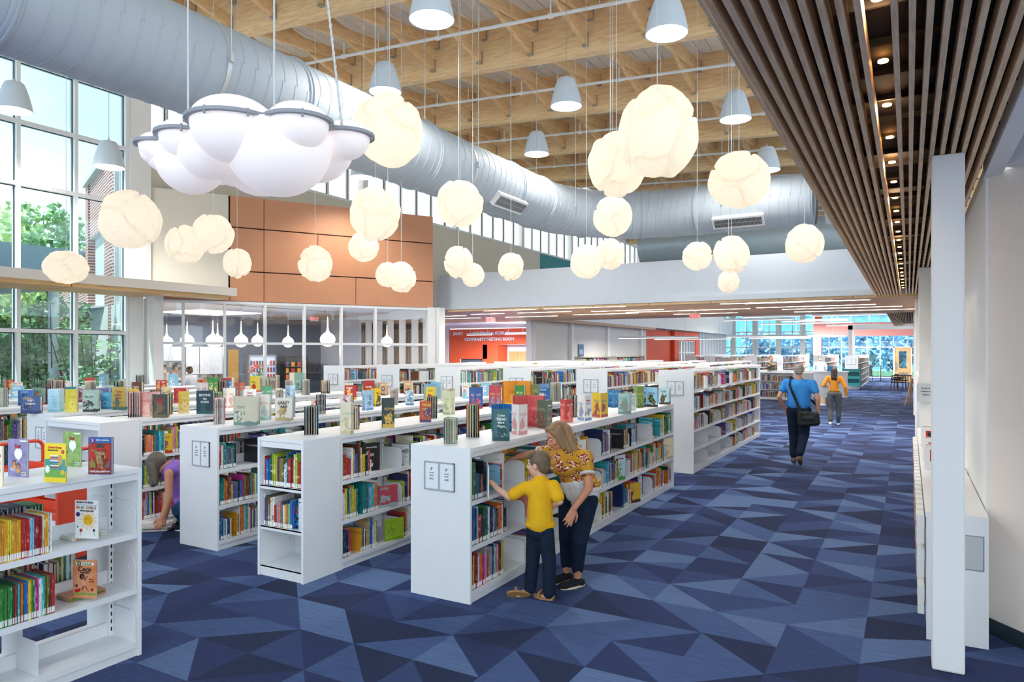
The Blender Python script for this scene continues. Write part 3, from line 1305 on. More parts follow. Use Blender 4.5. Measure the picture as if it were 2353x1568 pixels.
gms = [globe_mesh(s, a) for s, a in ((3, 1.12), (8, 1.02), (15, 1.1), (21, 1.06))]
GL_ = [(1510, 307, .9, 215, 'largest crumpled white globe lamp, in front at centre right'), (895, 298, .9, 190, 'big crumpled globe lamp touching the right end of the bubble cloud'), (1417, 378, .75, 158, 'big crumpled globe lamp half behind the largest one'), (1698, 415, .7, 142, 'crumpled globe lamp nearest the slatted ceiling edge'),
       (299, 507, .7, 138, 'crumpled globe lamp before the brick building and white corner column'), (1057, 467, .65, 122, 'crumpled globe lamp before the duct grille'), (862, 492, .7, 132, 'crumpled globe lamp over the top edge of the orange panels, larger of its pair'), (1408, 498, .6, 103, 'crumpled globe lamp before the bend of the duct, under two bigger ones'),
       (425, 563, .6, 93, 'left globe lamp of the pair on the beige wall'), (490, 537, .6, 103, 'right globe lamp of the pair on the beige wall'), (545, 605, .5, 72, 'small globe lamp at the left edge of the orange panels'), (152, 615, .55, 82, 'globe lamp low before the light shelf at far left'),
       (724, 607, .55, 86, 'single globe lamp in the middle of the orange panels'), (836, 567, .5, 78, 'globe lamp tucked under the larger one on the orange panels'), (922, 637, .5, 76, 'right globe lamp of the low pair on the orange panels'), (891, 632, .4, 64, 'left small globe lamp of the low pair on the orange panels'),
       (1054, 603, .45, 76, 'upper left globe lamp of the pair before the left end of the bulkhead'), (1086, 632, .4, 62, 'lower right globe lamp of the pair before the left end of the bulkhead'), (1174, 613, .45, 68, 'lone small globe lamp before the left half of the bulkhead'), (1347, 602, .55, 86, 'left globe lamp of the pair below the bend of the duct'),
       (1402, 585, .45, 74, 'right globe lamp of the pair below the bend of the duct'), (1602, 588, .5, 76, 'small globe lamp left of the stacked pair under the duct grille'), (1681, 585, .6, 92, 'upper globe lamp of the stacked pair under the duct grille'), (1674, 648, .4, 56, 'lowest small globe lamp of the stacked pair under the duct grille'), (1848, 561, .6, 93, 'globe lamp farthest right before the bulkhead')]
lrnd = random.Random(5)
for i, (px, py, dia, hp, lab) in enumerate(GL_):
    d = dia*FPX/hp
    p = at(px, py, d)
    t = empty('globe_pendant', p, 0, lab, 'pendant lamp', 'crumpled globe pendants')
    g = bpy.data.objects.new('crumpled_shade', gms[i % 4])
    C.objects.link(g)
    g.parent = t
    wd = {0: 175/215, 1: 155/190, 2: .85, 11: 1.12, 3: .95, 4: .9}.get(i, .85)
    g.scale = (dia*wd*1.07, dia*wd*1.07, dia*.91)
    g.rotation_euler = (lrnd.uniform(-.15, .15), lrnd.uniform(-.15, .15), lrnd.uniform(0, 6.28))
    mb = MB()
    mb.tube([(0, 0, dia*.4), (0, 0, roofz(p.x)+1.1-p.z)], .0035, 5)
    mb.build('suspension_cable', CABLE, t)
    ld = bpy.data.lights.new('globe_bulb', 'POINT')
    ld.energy = .72*dia*dia/.36
    ld.color = (1, .96, .88)
    ld.shadow_soft_size = dia*.13
    lo = bpy.data.objects.new('globe_bulb', ld)
    C.objects.link(lo)
    lo.location = p

# ------------------------------------------------------------------ bubble cloud lamp
cb = bpy.data.materials.new('opal_plastic')
cb.use_nodes = True
b = cb.node_tree.nodes['Principled BSDF']
b.inputs['Base Color'].default_value = srgb('f4eeee')
b.inputs['Roughness'].default_value = .45
b.inputs['Emission Color'].default_value = srgb('fff0e8')
b.inputs['Emission Strength'].default_value = .2
b.inputs['Subsurface Weight'].default_value = .0
ZR = 3.62
cl = empty('cloud_lamp', at(590, 330, 5.4)*1, 0, 'large white bubble cloud lamp with grey rim hanging on chains at left', 'lamp')
cl.location.z = ZR
Oc = Vector(cl.location)
up_ = []
for px, d, r in [(365, 5.55, .15), (430, 5.32, .2), (535, 5.02, .29), (685, 5.0, .215), (795, 5.33, .18), (630, 5.4, .35), (500, 5.6, .3), (725, 5.55, .3), (425, 5.7, .2), (600, 5.75, .36)]:
    p = at(px, 300, d)
    up_.append((p.x, p.y, r))
mb = MB()


def lobe(mb, c, r, top):
    R = []
    for j in range(25):
        t = PI*j/24
        z = -r*math.cos(t)
        if z > 0:
            z *= top
        R.append([Vector((c[0]+max(r*math.sin(t), 1e-3)*math.cos(2*PI*i/44), c[1]+max(r*math.sin(t), 1e-3)*math.sin(2*PI*i/44), z)) for i in range(44)])
    mb.loft(R)


for i_, (x, y, r) in enumerate(up_):
    lobe(mb, (x-Oc.x, y-Oc.y), r, .62 if i_ < 5 else .55)
low = [(640, 330, 5.2, .39), (440, 368, 5.5, .265), (540, 360, 5.7, .24), (735, 335, 5.5, .26), (378, 352, 5.6, .15), (352, 348, 5.55, .1), (480, 340, 5.35, .24), (590, 330, 5.6, .36), (780, 330, 5.45, .14)]
for px, py, d, r in low:
    p = at(px, py, d)
    zc = p.z-Oc.z
    R = []
    for j in range(25):
        t = PI*j/24
        z = zc-r*math.cos(t)
        if z > -.005:
            z = -.005
        R.append([Vector((p.x-Oc.x+max(r*math.sin(t), 1e-3)*math.cos(2*PI*i/44), p.y-Oc.y+max(r*math.sin(t), 1e-3)*math.sin(2*PI*i/44), z)) for i in range(44)])
    mb.loft(R)
bub = mb.build('shade', cb, cl, smooth='all')
tag(bub, 'white plastic bubbles')
# rim following the outline of the upper lobes
rim = MB()
pts = []
cxy = (sum(u[0] for u in up_)/len(up_), sum(u[1] for u in up_)/len(up_))
for k in range(220):
    a = 2*PI*k/220
    dx, dy = math.cos(a), math.sin(a)
    best = .3
    for x, y, r in up_:
        ex, ey = x-cxy[0], y-cxy[1]
        bq = ex*dx+ey*dy
        disc = bq*bq-(ex*ex+ey*ey-(r+.035)**2)
        if disc > 0:
            best = max(best, bq+math.sqrt(disc))
    pts.append((cxy[0]+dx*best-Oc.x, cxy[1]+dy*best-Oc.y))
rim.prism(pts, -.012, .012, 'z')
rim.build('rim', mat('grey_rim', '9a9da3', .5, var=.05), cl)
bt = MB()
for k in range(0, 220, 14):
    x, y = pts[k]
    bt.tube([(x*.985, y*.985, -.035), (x*.985, y*.985, .02)], .009, 8)
bt.build('rim_bolt', mat('grey_rim', '9a9da3'), cl, smooth=True)
for px, py, ptop in ((785, 285, (752, 0)), (630, 262, (630, 0)), (432, 295, (432, 60))):
    p = onz(px, py, ZR)
    mb = MB()
    a = Vector((p.x-Oc.x, p.y-Oc.y, .01))
    q2 = at(ptop[0], ptop[1], (p-Vector((0, 0, 0))).dot(Vector((-math.sin(YAW), math.cos(YAW), 0))))
    dirv = (q2-p)
    k = (roofz(p.x)+.02-p.z)/dirv.z
    e = a+dirv*k
    mb.tube([a, e], .007, 6)
    nl = int((e-a).length/.05)
    for j in range(nl if px == 785 else 0):
        c0 = a.lerp(e, j/nl)
        mb.ell(c0, (.011, .006 if j % 2 else .011, .03), 6, 4)
    mb.build('suspension_chain', CABLE, cl, smooth=True)
# ------------------------------------------------------------------ bookcases
LOWL = (.09, .44, .80)
TALL = (.09, .39, .70, 1.02, 1.36)
PITCH = 1.49
_bm = {}


def shared(key, name, mats, parent, fn, loc, smooth=False):
    if key in _bm:
        o = bpy.data.objects.new(name, _bm[key])
        C.objects.link(o)
        o.parent = parent
    else:
        mb = MB()
        fn(mb)
        o = mb.build(name, mats, parent, smooth)
        _bm[key] = o.data
    o.location = loc
    return o


def bracket_shape(mb, w, h, t=.005):
    r = .06
    pts = [(-w/2, 0), (w/2, 0), (w/2, h-r)]
    pts += [(w/2-r+r*math.sin(a), h-r+r*math.cos(a)) for a in [PI/2*(1-k/5) for k in range(1, 6)]]
    pts += [(-w/2+r-r*math.sin(a), h-r+r*math.cos(a)) for a in [PI/2*k/5 for k in range(0, 6)]]
    mb.prism(pts, -t/2, t/2, 'y')
    for s in (-1, 1):
        mb.tube([(s*(w/2-.075), -t/2-.003, h-.07), (s*(w/2-.075), t/2+.003, h-.07)], .012, 10)


def bookcase(label, xr, y0, y1, h, levels, nb, w=.58, panels=(1, 1), group=None, solidtop=True):
    """double sided shelving standing along Y; xr is the face towards the aisle"""
    t = empty('bookcase', (xr-w/2, y0, 0), 0, label, 'bookcase', group)
    Lg = y1-y0
    bw = (Lg-.05)/nb
    k = '%g_%g_%g' % (w, h, round(bw, 3))
    for e, yy in ((0, 0), (1, Lg-.025)):
        if panels[e]:
            shared('ep'+k, 'end_panel', WHITE, t, lambda m: m.box(-w/2, w/2, 0, .025, 0, h), (0, yy, 0))
    if solidtop:
        mb = MB()
        mb.box(-w/2-.004, w/2+.004, .025, Lg-.025, h-.03, h)
        mb.box(-w/2+.008, w/2-.008, .025, Lg-.025, h-.075, h-.031)
        mb.build('top', WHITE, t)
    else:
        mb = MB()
        mb.box(-.02, .02, .025, Lg-.025, h-.07, h-.02)
        for s in (-1, 1):
            mb.box(s*(w/2-.03)-.018, s*(w/2-.03)+.018, .025, Lg-.025, h-.045, h-.015)
        for q in range(nb+1):
            mb.box(-w/2+.02, w/2-.02, .027+q*bw-(.01 if q else 0), .037+q*bw-(.01 if q else 0), h-.05, h-.02)
        mb.build('top', METAL, t)
    mb = MB()
    mb.box(-w/2+.012, w/2-.012, .025, Lg-.025, 0, .085)
    mb.build('base', METAL, t)

    def shelf(m):
        m.box(-w/2+.006, w/2-.006, .002, bw-.002, -.012, 0)
        for s in (-1, 1):
            m.box(s*(w/2-.009)-.006, s*(w/2-.009)+.006, .002, bw-.002, -.034, .001)
        m.box(-.012, .012, .03, bw-.03, 0, .085)

    def up(m):
        m.box(-.03, .03, -.018, .018, .08, h-.08)
        for z in range(int((h-.2)/.05)):
            for s in (-1, 1):
                m.box(s*.0302-.001, s*.0302+.001, -.004, .004, .12+z*.05, .145+z*.05, 1)
    for b in range(nb):
        for z in levels:
            shared('sh'+k, 'shelf', METAL, t, shelf, (0, .025+b*bw, z))
    for b in range(nb+1):
        yy = .025+b*bw+(.02 if b == 0 else (-.02 if b == nb else 0))
        shared('up'+k, 'upright', [METAL, DARK], t, up, (0, yy, 0))
        if nb*len(levels) < 40:
            for z in levels:
                yb = .025+b*bw+(.006 if b == 0 else (-.006 if b == nb else 0))
                shared('br'+k, 'shelf_bracket', METAL, t, lambda m: bracket_shape(m, w-.035, .20), (0, yb, z))
    return t


def endcase(label, x0, x1, y0, y1, h, levels, group=None):
    t = empty('bookcase', ((x0+x1)/2, y0, 0), 0, label, 'bookcase', group)
    w = x1-x0
    d = y1-y0
    for s in (-1, 1):
        mb = MB()
        mb.box(s*(w/2-.0125)-.0125, s*(w/2-.0125)+.0125, 0, d, 0, h)
        mb.build('side_panel', WHITE, t)
    mb = MB()
    mb.box(-w/2+.025, w/2-.025, .01, d, h-.03, h)
    mb.box(-w/2+.025, w/2-.025, .02, .04, h-.085, h-.031)
    mb.build('top', WHITE, t)
    mb = MB()
    mb.box(-w/2+.025, w/2-.025, d-.03, d-.012, .05, h-.04)
    mb.build('back_panel', METAL, t)
    mb = MB()
    mb.box(-w/2+.025, w/2-.025, .015, d-.03, 0, .085)
    mb.build('base', METAL, t)
    for z in levels:
        mb = MB()
        mb.box(-w/2+.025, w/2-.025, .012, d-.03, z-.012, z)
        mb.box(-w/2+.025, w/2-.025, .012, .024, z-.034, z+.001)
        mb.build('shelf', METAL, t)
    mb = MB()
    mb.box(-.02, .02, d-.05, d-.03, .1, h-.1)
    for z in range(20):
        mb.box(-.004, .004, d-.052, d-.049, .12+z*.05, .145+z*.05, 1)
    mb.build('upright', [METAL, DARK], t)
    return t


ordn = ['first', 'second', 'third', 'fourth', 'fifth', 'sixth', 'seventh', 'eighth', 'ninth', 'tenth']
X0 = -2.98
names_low = {}
for k in range(9):
    xr = X0-PITCH*k
    if k == 0:
        lab = 'low white bookcase the woman and boy are looking at'
        y0 = 4.6
    elif k == 1:
        lab = 'low white bookcase behind the open end shelves, second row from the woman and boy'
        y0 = 4.75
    elif k == 2:
        lab = 'low white bookcase beside the crouching woman, third row from the aisle'
        y0 = 4.6
    elif k == 3:
        lab = 'low white bookcase behind the crouching woman, fourth row from the aisle'
        y0 = 4.75
    elif k == 4:
        lab = 'low white bookcase with sign panel behind the red cart, fifth row from the aisle'
        y0 = 4.6
    else:
        lab = 'low white bookcase, %s row from the aisle towards the tall windows' % ordn[k]
        y0 = 2.75
    names_low[k] = 'row %s' % ordn[k]
    nb = 6
    y1 = 10.05
    if k >= 5:
        nb = 8
    bookcase(lab, xr, y0, y1, 1.22, LOWL, nb)
bookcase('low white bookcase nearest the camera at the lower left corner', -4.36, .95, 2.79, 1.22, LOWL, 2)
endcase('open end shelves facing the foreground on the second low row', -5.03, -4.47, 4.30, 4.745, 1.22, LOWL)
endcase('empty open end shelves facing the foreground behind the red cart', -8.52, -7.45, 4.30, 4.745, 1.22, LOWL)
for k in range(6):
    lab = 'tall white bookcase beside the aisle, past the low row of the woman and boy' if k == 0 else 'tall white bookcase, %s row from the aisle, with sign on its end' % ordn[k]
    bookcase(lab, -3.02-PITCH*k-(.06 if k > 2 else 0), 11.28, 17.1, 1.675, TALL, 6, solidtop=False)
for k in range(1, 6):
    bookcase('tall white bookcase standing past the bulkhead, %s row from the aisle' % ordn[k], -3.02-PITCH*k, 18.4, 24, 1.675, TALL, 5, solidtop=False)
# far cases
for i, (x, y) in enumerate([(-2.28, 40.4), (-4.1, 43), (-5.95, 40.4), (-7.8, 43), (-9.6, 40.4), (-11.4, 43)]):
    bookcase('tall white bookcase at the far end of the hall, %s from the aisle' % ordn[i], x, y, 52, 1.76, TALL, 8, w=.62, solidtop=False)
# service desk cases facing the foreground
de = empty('service_desk', (-5.6, 30.4, 0), 0, 'long low white service desk with book shelves facing the foreground', 'desk')
mb = MB()
mb.box(-2.1, 1.5, 0, .5, 1.08, 1.12)
mb.build('desk_top', WHITE, de)
mb = MB()
mb.box(-2.1, 1.5, .25, .5, 0, 1.08)
mb.box(-2.1, 1.5, 0, .25, 0, .1)
mb.build('body', WHITE, de)
for z in (.42, .76):
    mb = MB()
    mb.box(-2.1, 1.5, 0, .25, z-.02, z)
    mb.build('shelf', METAL, de)
mb = MB()
mb.box(1.5, 2.2, -.02, .7, 0, 1.12)
mb.build('end_cabinet', WHITE, de)
de2 = empty('service_counter', (-4.2, 33.0, 0), 0, 'second white counter behind the service desk beside the man in a pale shirt', 'counter')
mb = MB()
mb.box(-1.9, 1.9, 0, .6, 0, 1.08)
mb.build('body', WHITE, de2)
mb = MB()
mb.box(-1.95, 1.95, -.03, .63, 1.08, 1.12)
mb.build('counter_top', WHITE, de2)

# ---- books
PAL = dict(red='b8322c', crimson='8e2430', orange='d9722c', amber='e0a02c', yellow='e6cc3c', lime='a9bf38', green='3f8a44', dark_green='24523a', teal='1f7f7c', turquoise='3fb3ba', light_blue='8cc3dc', blue='2c6cb0', navy='1f2f5c', indigo='3b3a78', purple='6c4a93', magenta='c02f88', pink='e39aa8', salmon='dd8070', brown='6b4430', tan='c3a274', cream='e7dcc0', white='eeeeea', grey='8f9496', black='24262a', slate='4b5c6c', olive='7d7a3a')
COLS = list(PAL)
WTS = [7, 3, 5, 4, 5, 3, 4, 3, 5, 4, 5, 6, 6, 2, 3, 2, 3, 3, 4, 4, 6, 10, 4, 6, 4, 3]


def spine_mat(name, c):
    if 'spine_'+name in M:
        return M['spine_'+name]
    m = mat('spine_'+name, c, .35)
    n = m.node_tree.nodes
    L = m.node_tree.links
    b = n['Principled BSDF']
    t = n.new('ShaderNodeTexCoord')
    mp_ = n.new('ShaderNodeMapping')
    mp_.inputs['Scale'].default_value = (1, 70, 9)
    oi = n.new('ShaderNodeNewGeometry')
    z = n.new('ShaderNodeTexNoise')
    z.inputs['Scale'].default_value = 2.2
    z.inputs['Detail'].default_value = 3
    r = n.new('ShaderNodeValToRGB')
    r.color_ramp.interpolation = 'CONSTANT'
    e = r.color_ramp.elements
    cc = srgb(c)
    lum = sum(cc[:3])/3
    alt = tuple(min(1, x*1.8+.25) for x in cc[:3])+(1,) if lum < .4 else tuple(x*.35 for x in cc[:3])+(1,)
    mid = tuple(x*.72 for x in cc[:3])+(1,)
    e[0].color = mid
    e[0].position = 0
    e[1].color = cc
    e[1].position = .4
    x = e.new(.62)
    x.color = alt
    L.new(oi.outputs['Position'], mp_.inputs[0])
    L.new(mp_.outputs[0], z.inputs['Vector'])
    L.new(z.outputs[0], r.inputs[0])
    L.new(r.outputs[0], b.inputs['Base Color'])
    return m


SP = [spine_mat(k.replace('_', ' '), v) for k, v in PAL.items()]
STUFF_MATS = SP+[PAPER, STICK]
IP, IS = len(SP), len(SP)+1


def book_geo(mb, T, h, dep, t, ci, ip, is_, label=True, lean=0):
    """spine at local x=0 facing +x, body towards -x, thickness along y from 0"""
    if lean:
        T = T @ Matrix.Rotation(lean, 4, 'X')
    mb.box(-dep, 0, 0, .0015, 0, h, ci, T)
    mb.box(-dep, 0, t-.0015, t, 0, h, ci, T)
    mb.box(-.0015, 0, .0015, t-.0015, 0, h, ci, T)
    mb.box(-dep+.004, -.0015, .0015, t-.0015, .003, h-.004, ip, T)
    if label:
        mb.box(0, .0006, .0004, t-.0004, .006, .04, is_, T)


brnd = random.Random(77)
ALLB = []      # every shelved book: (pixel size, data)


def fill(face, z, y0, y1, side, where, dens=1.0, tall=.34, hide=False, seq=None, xend=None, minh=.19, maxh=.30):
    """books with their spines on plane `face`; side +1 spine to +X, -1 to -X, 0 facing -Y (then y0,y1 are x)"""
    y = y0+.012
    run = brnd.choice(COLS)
    n_ = 0
    base_h = brnd.uniform(minh, maxh)
    idx = 0
    while y < y1-.03:
        if seq:
            if idx >= len(seq):
                break
            cn, h, t = seq[idx]
            gap = 0
        else:
            if n_ <= 0:
                base_h = brnd.uniform(minh, min(maxh, tall-.035))
                n_ = brnd.randint(1, 4)
                if brnd.random() > dens:
                    y += brnd.uniform(.06, .3)
                    continue
            cn = brnd.choices(COLS, WTS)[0] if brnd.random() > .25 else run
            run = cn
            h = min(base_h*brnd.uniform(.93, 1.05), tall-.03)
            t = brnd.uniform(.007, .019) if brnd.random() < .8 else brnd.uniform(.02, .034)
            n_ -= 1
        idx += 1
        if y+t > y1-.01:
            break
        dep = brnd.uniform(.17, .24) if h > .2 else brnd.uniform(.14, .18)
        push = brnd.uniform(.004, .016)
        if side == 1:
            T = Tm((face-push, y, z+.001))
            c = (face, y+t/2, z+h/2)
        elif side == -1:
            T = Tm((face+push, y+t, z+.001), PI)
            c = (face, y+t/2, z+h/2)
        else:
            T = Tm((y, face+push, z+.001), -PI/2)
            c = (y+t/2, face, z+h/2)
        q = pxof(c)
        size = 0 if q is None else h*t*FPX*FPX/q[2]**2
        vis = q is not None and -30 < q[0] < 2380 and not hide
        ALLB.append((size if vis else 0, T, h, dep, t, COLS.index(cn), where, idx))
        y += t+.0012


# which runs of books the photograph shows
bw0 = (10.05-4.6-.05)/6


def bay(y0, bw, b):
    return y0+.025+b*bw+.015, y0+.025+(b+1)*bw-.015


def face_out(parent_y, *a):
    pass


lvl_names = {0: 'bottom shelf', 1: 'middle shelf', 2: 'top shelf'}
for k in range(9):
    xr = X0-PITCH*k
    y0 = 4.6 if k in (0, 2, 4) else (4.75 if k in (1, 3) else 2.75)
    nb = 6 if k < 5 else 8
    bw = (10.05-y0-.05)/nb
    for b in range(nb):
        for li, z in enumerate(LOWL):
            a, e = bay(y0, bw, b)
            yc = (a+e)/2
            tall = (.35, .36, .34)[li]
            if k == 0:
                hide = 0
                ff = {(0, 0): .62, (0, 1): .66, (0, 2): .64}.get((b, li), brnd.choice((.5, .62, .72)))
                e2 = a+(e-a)*ff
                w_ = 'front case %s, %s bay' % (lvl_names[li], ordn[b])
                fill(xr-.012, z, a, e2, 1, w_, .97, tall)
                if b > 1 and (b+li) % 2:
                    fill(xr-.012, z, e-(e-a)*.22, e, 1, w_+' end', .97, tall)
            elif k == 1:
                if b <= 3:
                    w_ = 'second case %s, %s bay' % (lvl_names[li], ordn[b])
                    ff = .62 if b == 0 else .9
                    fill(xr-.012, z, a, a+(e-a)*ff, 1, w_, .98, tall, hide=b > 2)
                else:
                    fill(xr-.012, z, a, e, 1, 'x', .9, tall, hide=True)
            elif k == 2:
                fill(xr-.012, z, a, e, 1, 'third case %s, %s bay' % (lvl_names[li], ordn[b]), .98, tall, hide=b > 0)
            elif k == 3:
                fill(xr-.012, z, a, e, 1, '%s behind crouching woman, %s bay' % (lvl_names[li], ordn[b]), .98, tall, hide=b > 1)
            else:
                fill(xr-.012, z, a, e, 1, 'x', .95, tall, hide=True)
            if li == 2 and k > 0:
                fill(xr-.58+.012, z, a, e, -1, 'x', .85, tall, hide=True)
            if k == 0 and li > 0:
                fill(xr-.58+.012, z, a, e, -1, 'x', .8, tall, hide=True)
for k in range(6):
    xr = -3.02-PITCH*k-(.06 if k > 2 else 0)
    bw = (17.1-11.28-.05)/6
    for b in range(6):
        for li, z in enumerate(TALL):
            a, e = bay(11.28, bw, b)
            if k == 0:
                if li < 2 and b < 2+(1-li):
                    continue
                dens = .9 if li > 1 else .8
                fill(xr-.012, z, a, a+(e-a)*(.8 if li > 1 else .6), 1, 'tall aisle bookcase shelf %s, %s bay' % (ordn[li], ordn[b]), dens, .3, minh=.17, maxh=.25)
            elif li > 2:
                fill(xr-.012, z, a, e, 1, 'x', .93, .3, hide=True, minh=.17, maxh=.25)
            if li == 4:
                fill(xr-.58+.012, z, a, e, -1, 'x', .8, .3, hide=True, minh=.17, maxh=.25)
# nearest case at lower left: long runs of like books
seq = [('amber', .225, .0085)]*22
ny0, nbw = .95, (2.79-.95-.05)/2


def run(*parts):
    o_ = []
    for cn, h, t, n_ in parts:
        o_ += [(cn, h, t)]*n_
    return o_


fw = '%s of nearest bookcase'
a, e = bay(ny0, nbw, 1)
def nearrun(z, yend, parts):
    sq = [(c_, h_, t_*.78) for c_, h_, t_ in run(*parts)]
    tot = sum(q[2]+.0012 for q in sq)
    fill(-4.372, z, yend-tot-.012, yend+.05, 1, fw % ('top shelf' if z > .7 else 'middle shelf'), seq=sq)


nearrun(.80, 2.25, (('amber', .222, .0095, 34), ('yellow', .232, .011, 2), ('amber', .222, .0095, 6), ('red', .222, .009, 5), ('light_blue', .222, .008, 3), ('crimson', .222, .009, 5), ('cream', .226, .009, 2), ('amber', .23, .01, 2), ('white', .23, .012, 2)))
nearrun(.44, 2.27, (('dark_green', .2, .011, 12), ('green', .2, .009, 6), ('blue', .21, .011, 8), ('lime', .21, .01, 3), ('light_blue', .215, .012, 1), ('green', .215, .0095, 9), ('dark_green', .235, .01, 1), ('red', .22, .008, 2), ('turquoise', .22, .009, 2), ('orange', .22, .009, 2), ('blue', .225, .012, 2), ('yellow', .225, .012, 2), ('green', .225, .009, 2), ('magenta', .225, .011, 2), ('white', .22, .009, 2), ('turquoise', .225, .01, 2), ('olive', .225, .009, 2), ('brown', .225, .01, 2), ('red', .225, .012, 2)))
fill(-4.94+.012, .80, 1.7, 2.65, -1, 'x', seq=run(('turquoise', .25, .03, 2), ('crimson', .215, .012, 12), ('cream', .215, .01, 8), ('slate', .22, .011, 10), ('navy', .23, .012, 10), ('green', .225, .01, 8)), hide=True)
fill(-4.94+.012, .44, 1.3, 2.6, -1, 'x', .99, .3, hide=True)
# end shelves of the second row
fill(4.318, .80, -5.0, -4.5, 0, 'top shelf of open end shelves', .99, .34)
fill(4.318, .44, -5.0, -4.62, 0, 'middle shelf of open end shelves', .99, .34)
# far shelves
for i, (x, y) in enumerate([(-2.28, 40.4), (-4.1, 43), (-5.95, 40.4), (-7.8, 43), (-9.6, 40.4), (-11.4, 43)]):
    for z in TALL[0 if i == 0 else 2:]:
        fill(x-.012, z, y+.05, 50 if i else 51.9, 1, 'x', .97, .3, hide=True, minh=.18, maxh=.24)
for z in (.1, .42, .76):
    fill(30.41, z+.001, -7.65, -4.15, 0, 'x', .95, .3, hide=True, minh=.18, maxh=.25)
for k in range(1, 6):
    fill(-3.02-PITCH*k-.012, 1.36, 18.45, 23.9, 1, 'x', .95, .3, hide=True, minh=.18, maxh=.25)

ALLB.sort(key=lambda q: -q[0])
ind, rest = ALLB[:300], ALLB[300:]
ind_wh = {}
for size, T, h, dep, t, ci, where, idx in ind:
    mb = MB()
    book_geo(mb, Matrix.Identity(4), h, dep, t, 0, 1, 2)
    o = mb.build('book', [SP[ci], PAPER, STICK])
    o.matrix_world = T
    ind_wh.setdefault(where, []).append((o, T, t, ci))
thk = lambda t: 'slim' if t < .0105 else ('thick' if t > .019 else 'medium')
for where, L_ in ind_wh.items():
    L_.sort(key=lambda q: q[1].translation.x+q[1].translation.y)
    cnt = {}
    for i, (o, T, t, ci) in enumerate(L_):
        left = COLS[L_[i-1][3]].replace('_', ' ') if i else 'end'
        cn = COLS[ci].replace('_', ' ')
        nxt = COLS[L_[i+1][3]].replace('_', ' ') if i+1 < len(L_) else None
        cnt[cn] = cnt.get(cn, 0)+1
        od = ordn[cnt[cn]-1] if cnt[cn] <= 10 else '%dth' % cnt[cn]
        tag(o, '%s %s book, %s %s from left, %s' % (thk(t), cn, od, cn, where), 'book', 'books, '+where)
mb = MB()
for size, T, h, dep, t, ci, where, idx in rest:
    book_geo(mb, T, h, dep, t, ci, IP, IS, label=size > 60)
me = bpy.data.meshes.new('shelved_books')
me.from_pydata(mb.v, [], mb.f)
for q in STUFF_MATS:
    me.materials.append(q)
me.polygons.foreach_set('material_index', mb.m)
o = bpy.data.objects.new('shelved_books', me)
C.objects.link(o)
tag(o, 'all the other shelved books filling the white bookcases, seen as rows of small spines', 'books', kind='stuff')
# ------------------------------------------------------------------ picture books standing on the case tops
def open_book(label, group, p, kind, h, w, c, title=None, tcol=None, turn=0, ang=None, seed=0, tsize=None):
    r = random.Random(seed)
    tc_ = math.atan2(-p[1], -p[0])
    if kind == 'face':
        rz = tc_+turn
        ang = ang or .5
        rz -= ang/2*0
    elif kind == 'fan':
        rz = tc_-PI/2+turn
        ang = ang or .9
    elif kind == 'wide':
        rz = tc_-PI/2+turn
        ang = ang or 1.9
    else:
        rz = tc_+PI/2+turn
        ang = ang or 1.1
    t = empty('picture_book', p, rz, label, 'picture book', group)
    outer = art(*c[:3], scale=9)
    inner = art(c[3], c[1], c[2], scale=5) if len(c) > 3 else PAPER
    a0 = -ang if kind == 'face' else -ang/2
    a1 = 0 if kind == 'face' else ang/2
    mb = MB()
    for i, a in enumerate((a1, a0)):
        # +a turns the board towards -x; a0 is the +x side
        T = Matrix.Rotation(a, 4, 'Z')
        mb.box(-.0012, .0012, .003, w, 0, h, 0, T)
    mb.box(-.006, .006, -.003, .003, 0, h, 1)
    cv = mb.build('cover', [outer, mat('plain_%s' % c[0], c[0], .4)], t)
    nl = 9 if kind == 'fan' else 5
    mb = MB()
    if kind == 'wide':
        for i in range(4):
            a = a0+.03+i*.02
            b = a1-.03-i*.02
            for q in (a, b):
                mb.box(-.0006, .0006, .004, w*.97, .003, h-.004, 0, Matrix.Rotation(q, 4, 'Z'))
        mats = [inner]
    else:
        for i in range(nl):
            f = (i+1)/(nl+1)
            a = a0+(a1-a0)*(f+r.uniform(-.3, .3)/nl)
            mb.box(-.0016, .0016, .004, w*.96, .003, h-.005, i % 2, Matrix.Rotation(a, 4, 'Z'))
        mats = [PAPER, inner]
    mb.build('pages', mats, t)
    if title:
        lines = title.split('|')
        ts = tsize or w*.62/max(3, max(len(x_) for x_ in lines))*1.9
        for i, ln in enumerate(lines):
            bd = a1 if kind == 'face' else a0
            bd = a0 if kind != 'face' else a0
            T = Matrix.Rotation(a0, 4, 'Z') @ Matrix.Translation((.0022, w*.5, h*.8-i*ts*1.05)) @ Matrix.Rotation(PI/2, 4, 'Z')
            text(ln, ts, tcol or WINK, t, T, 'lettering', .001, sx=.9)
    return t


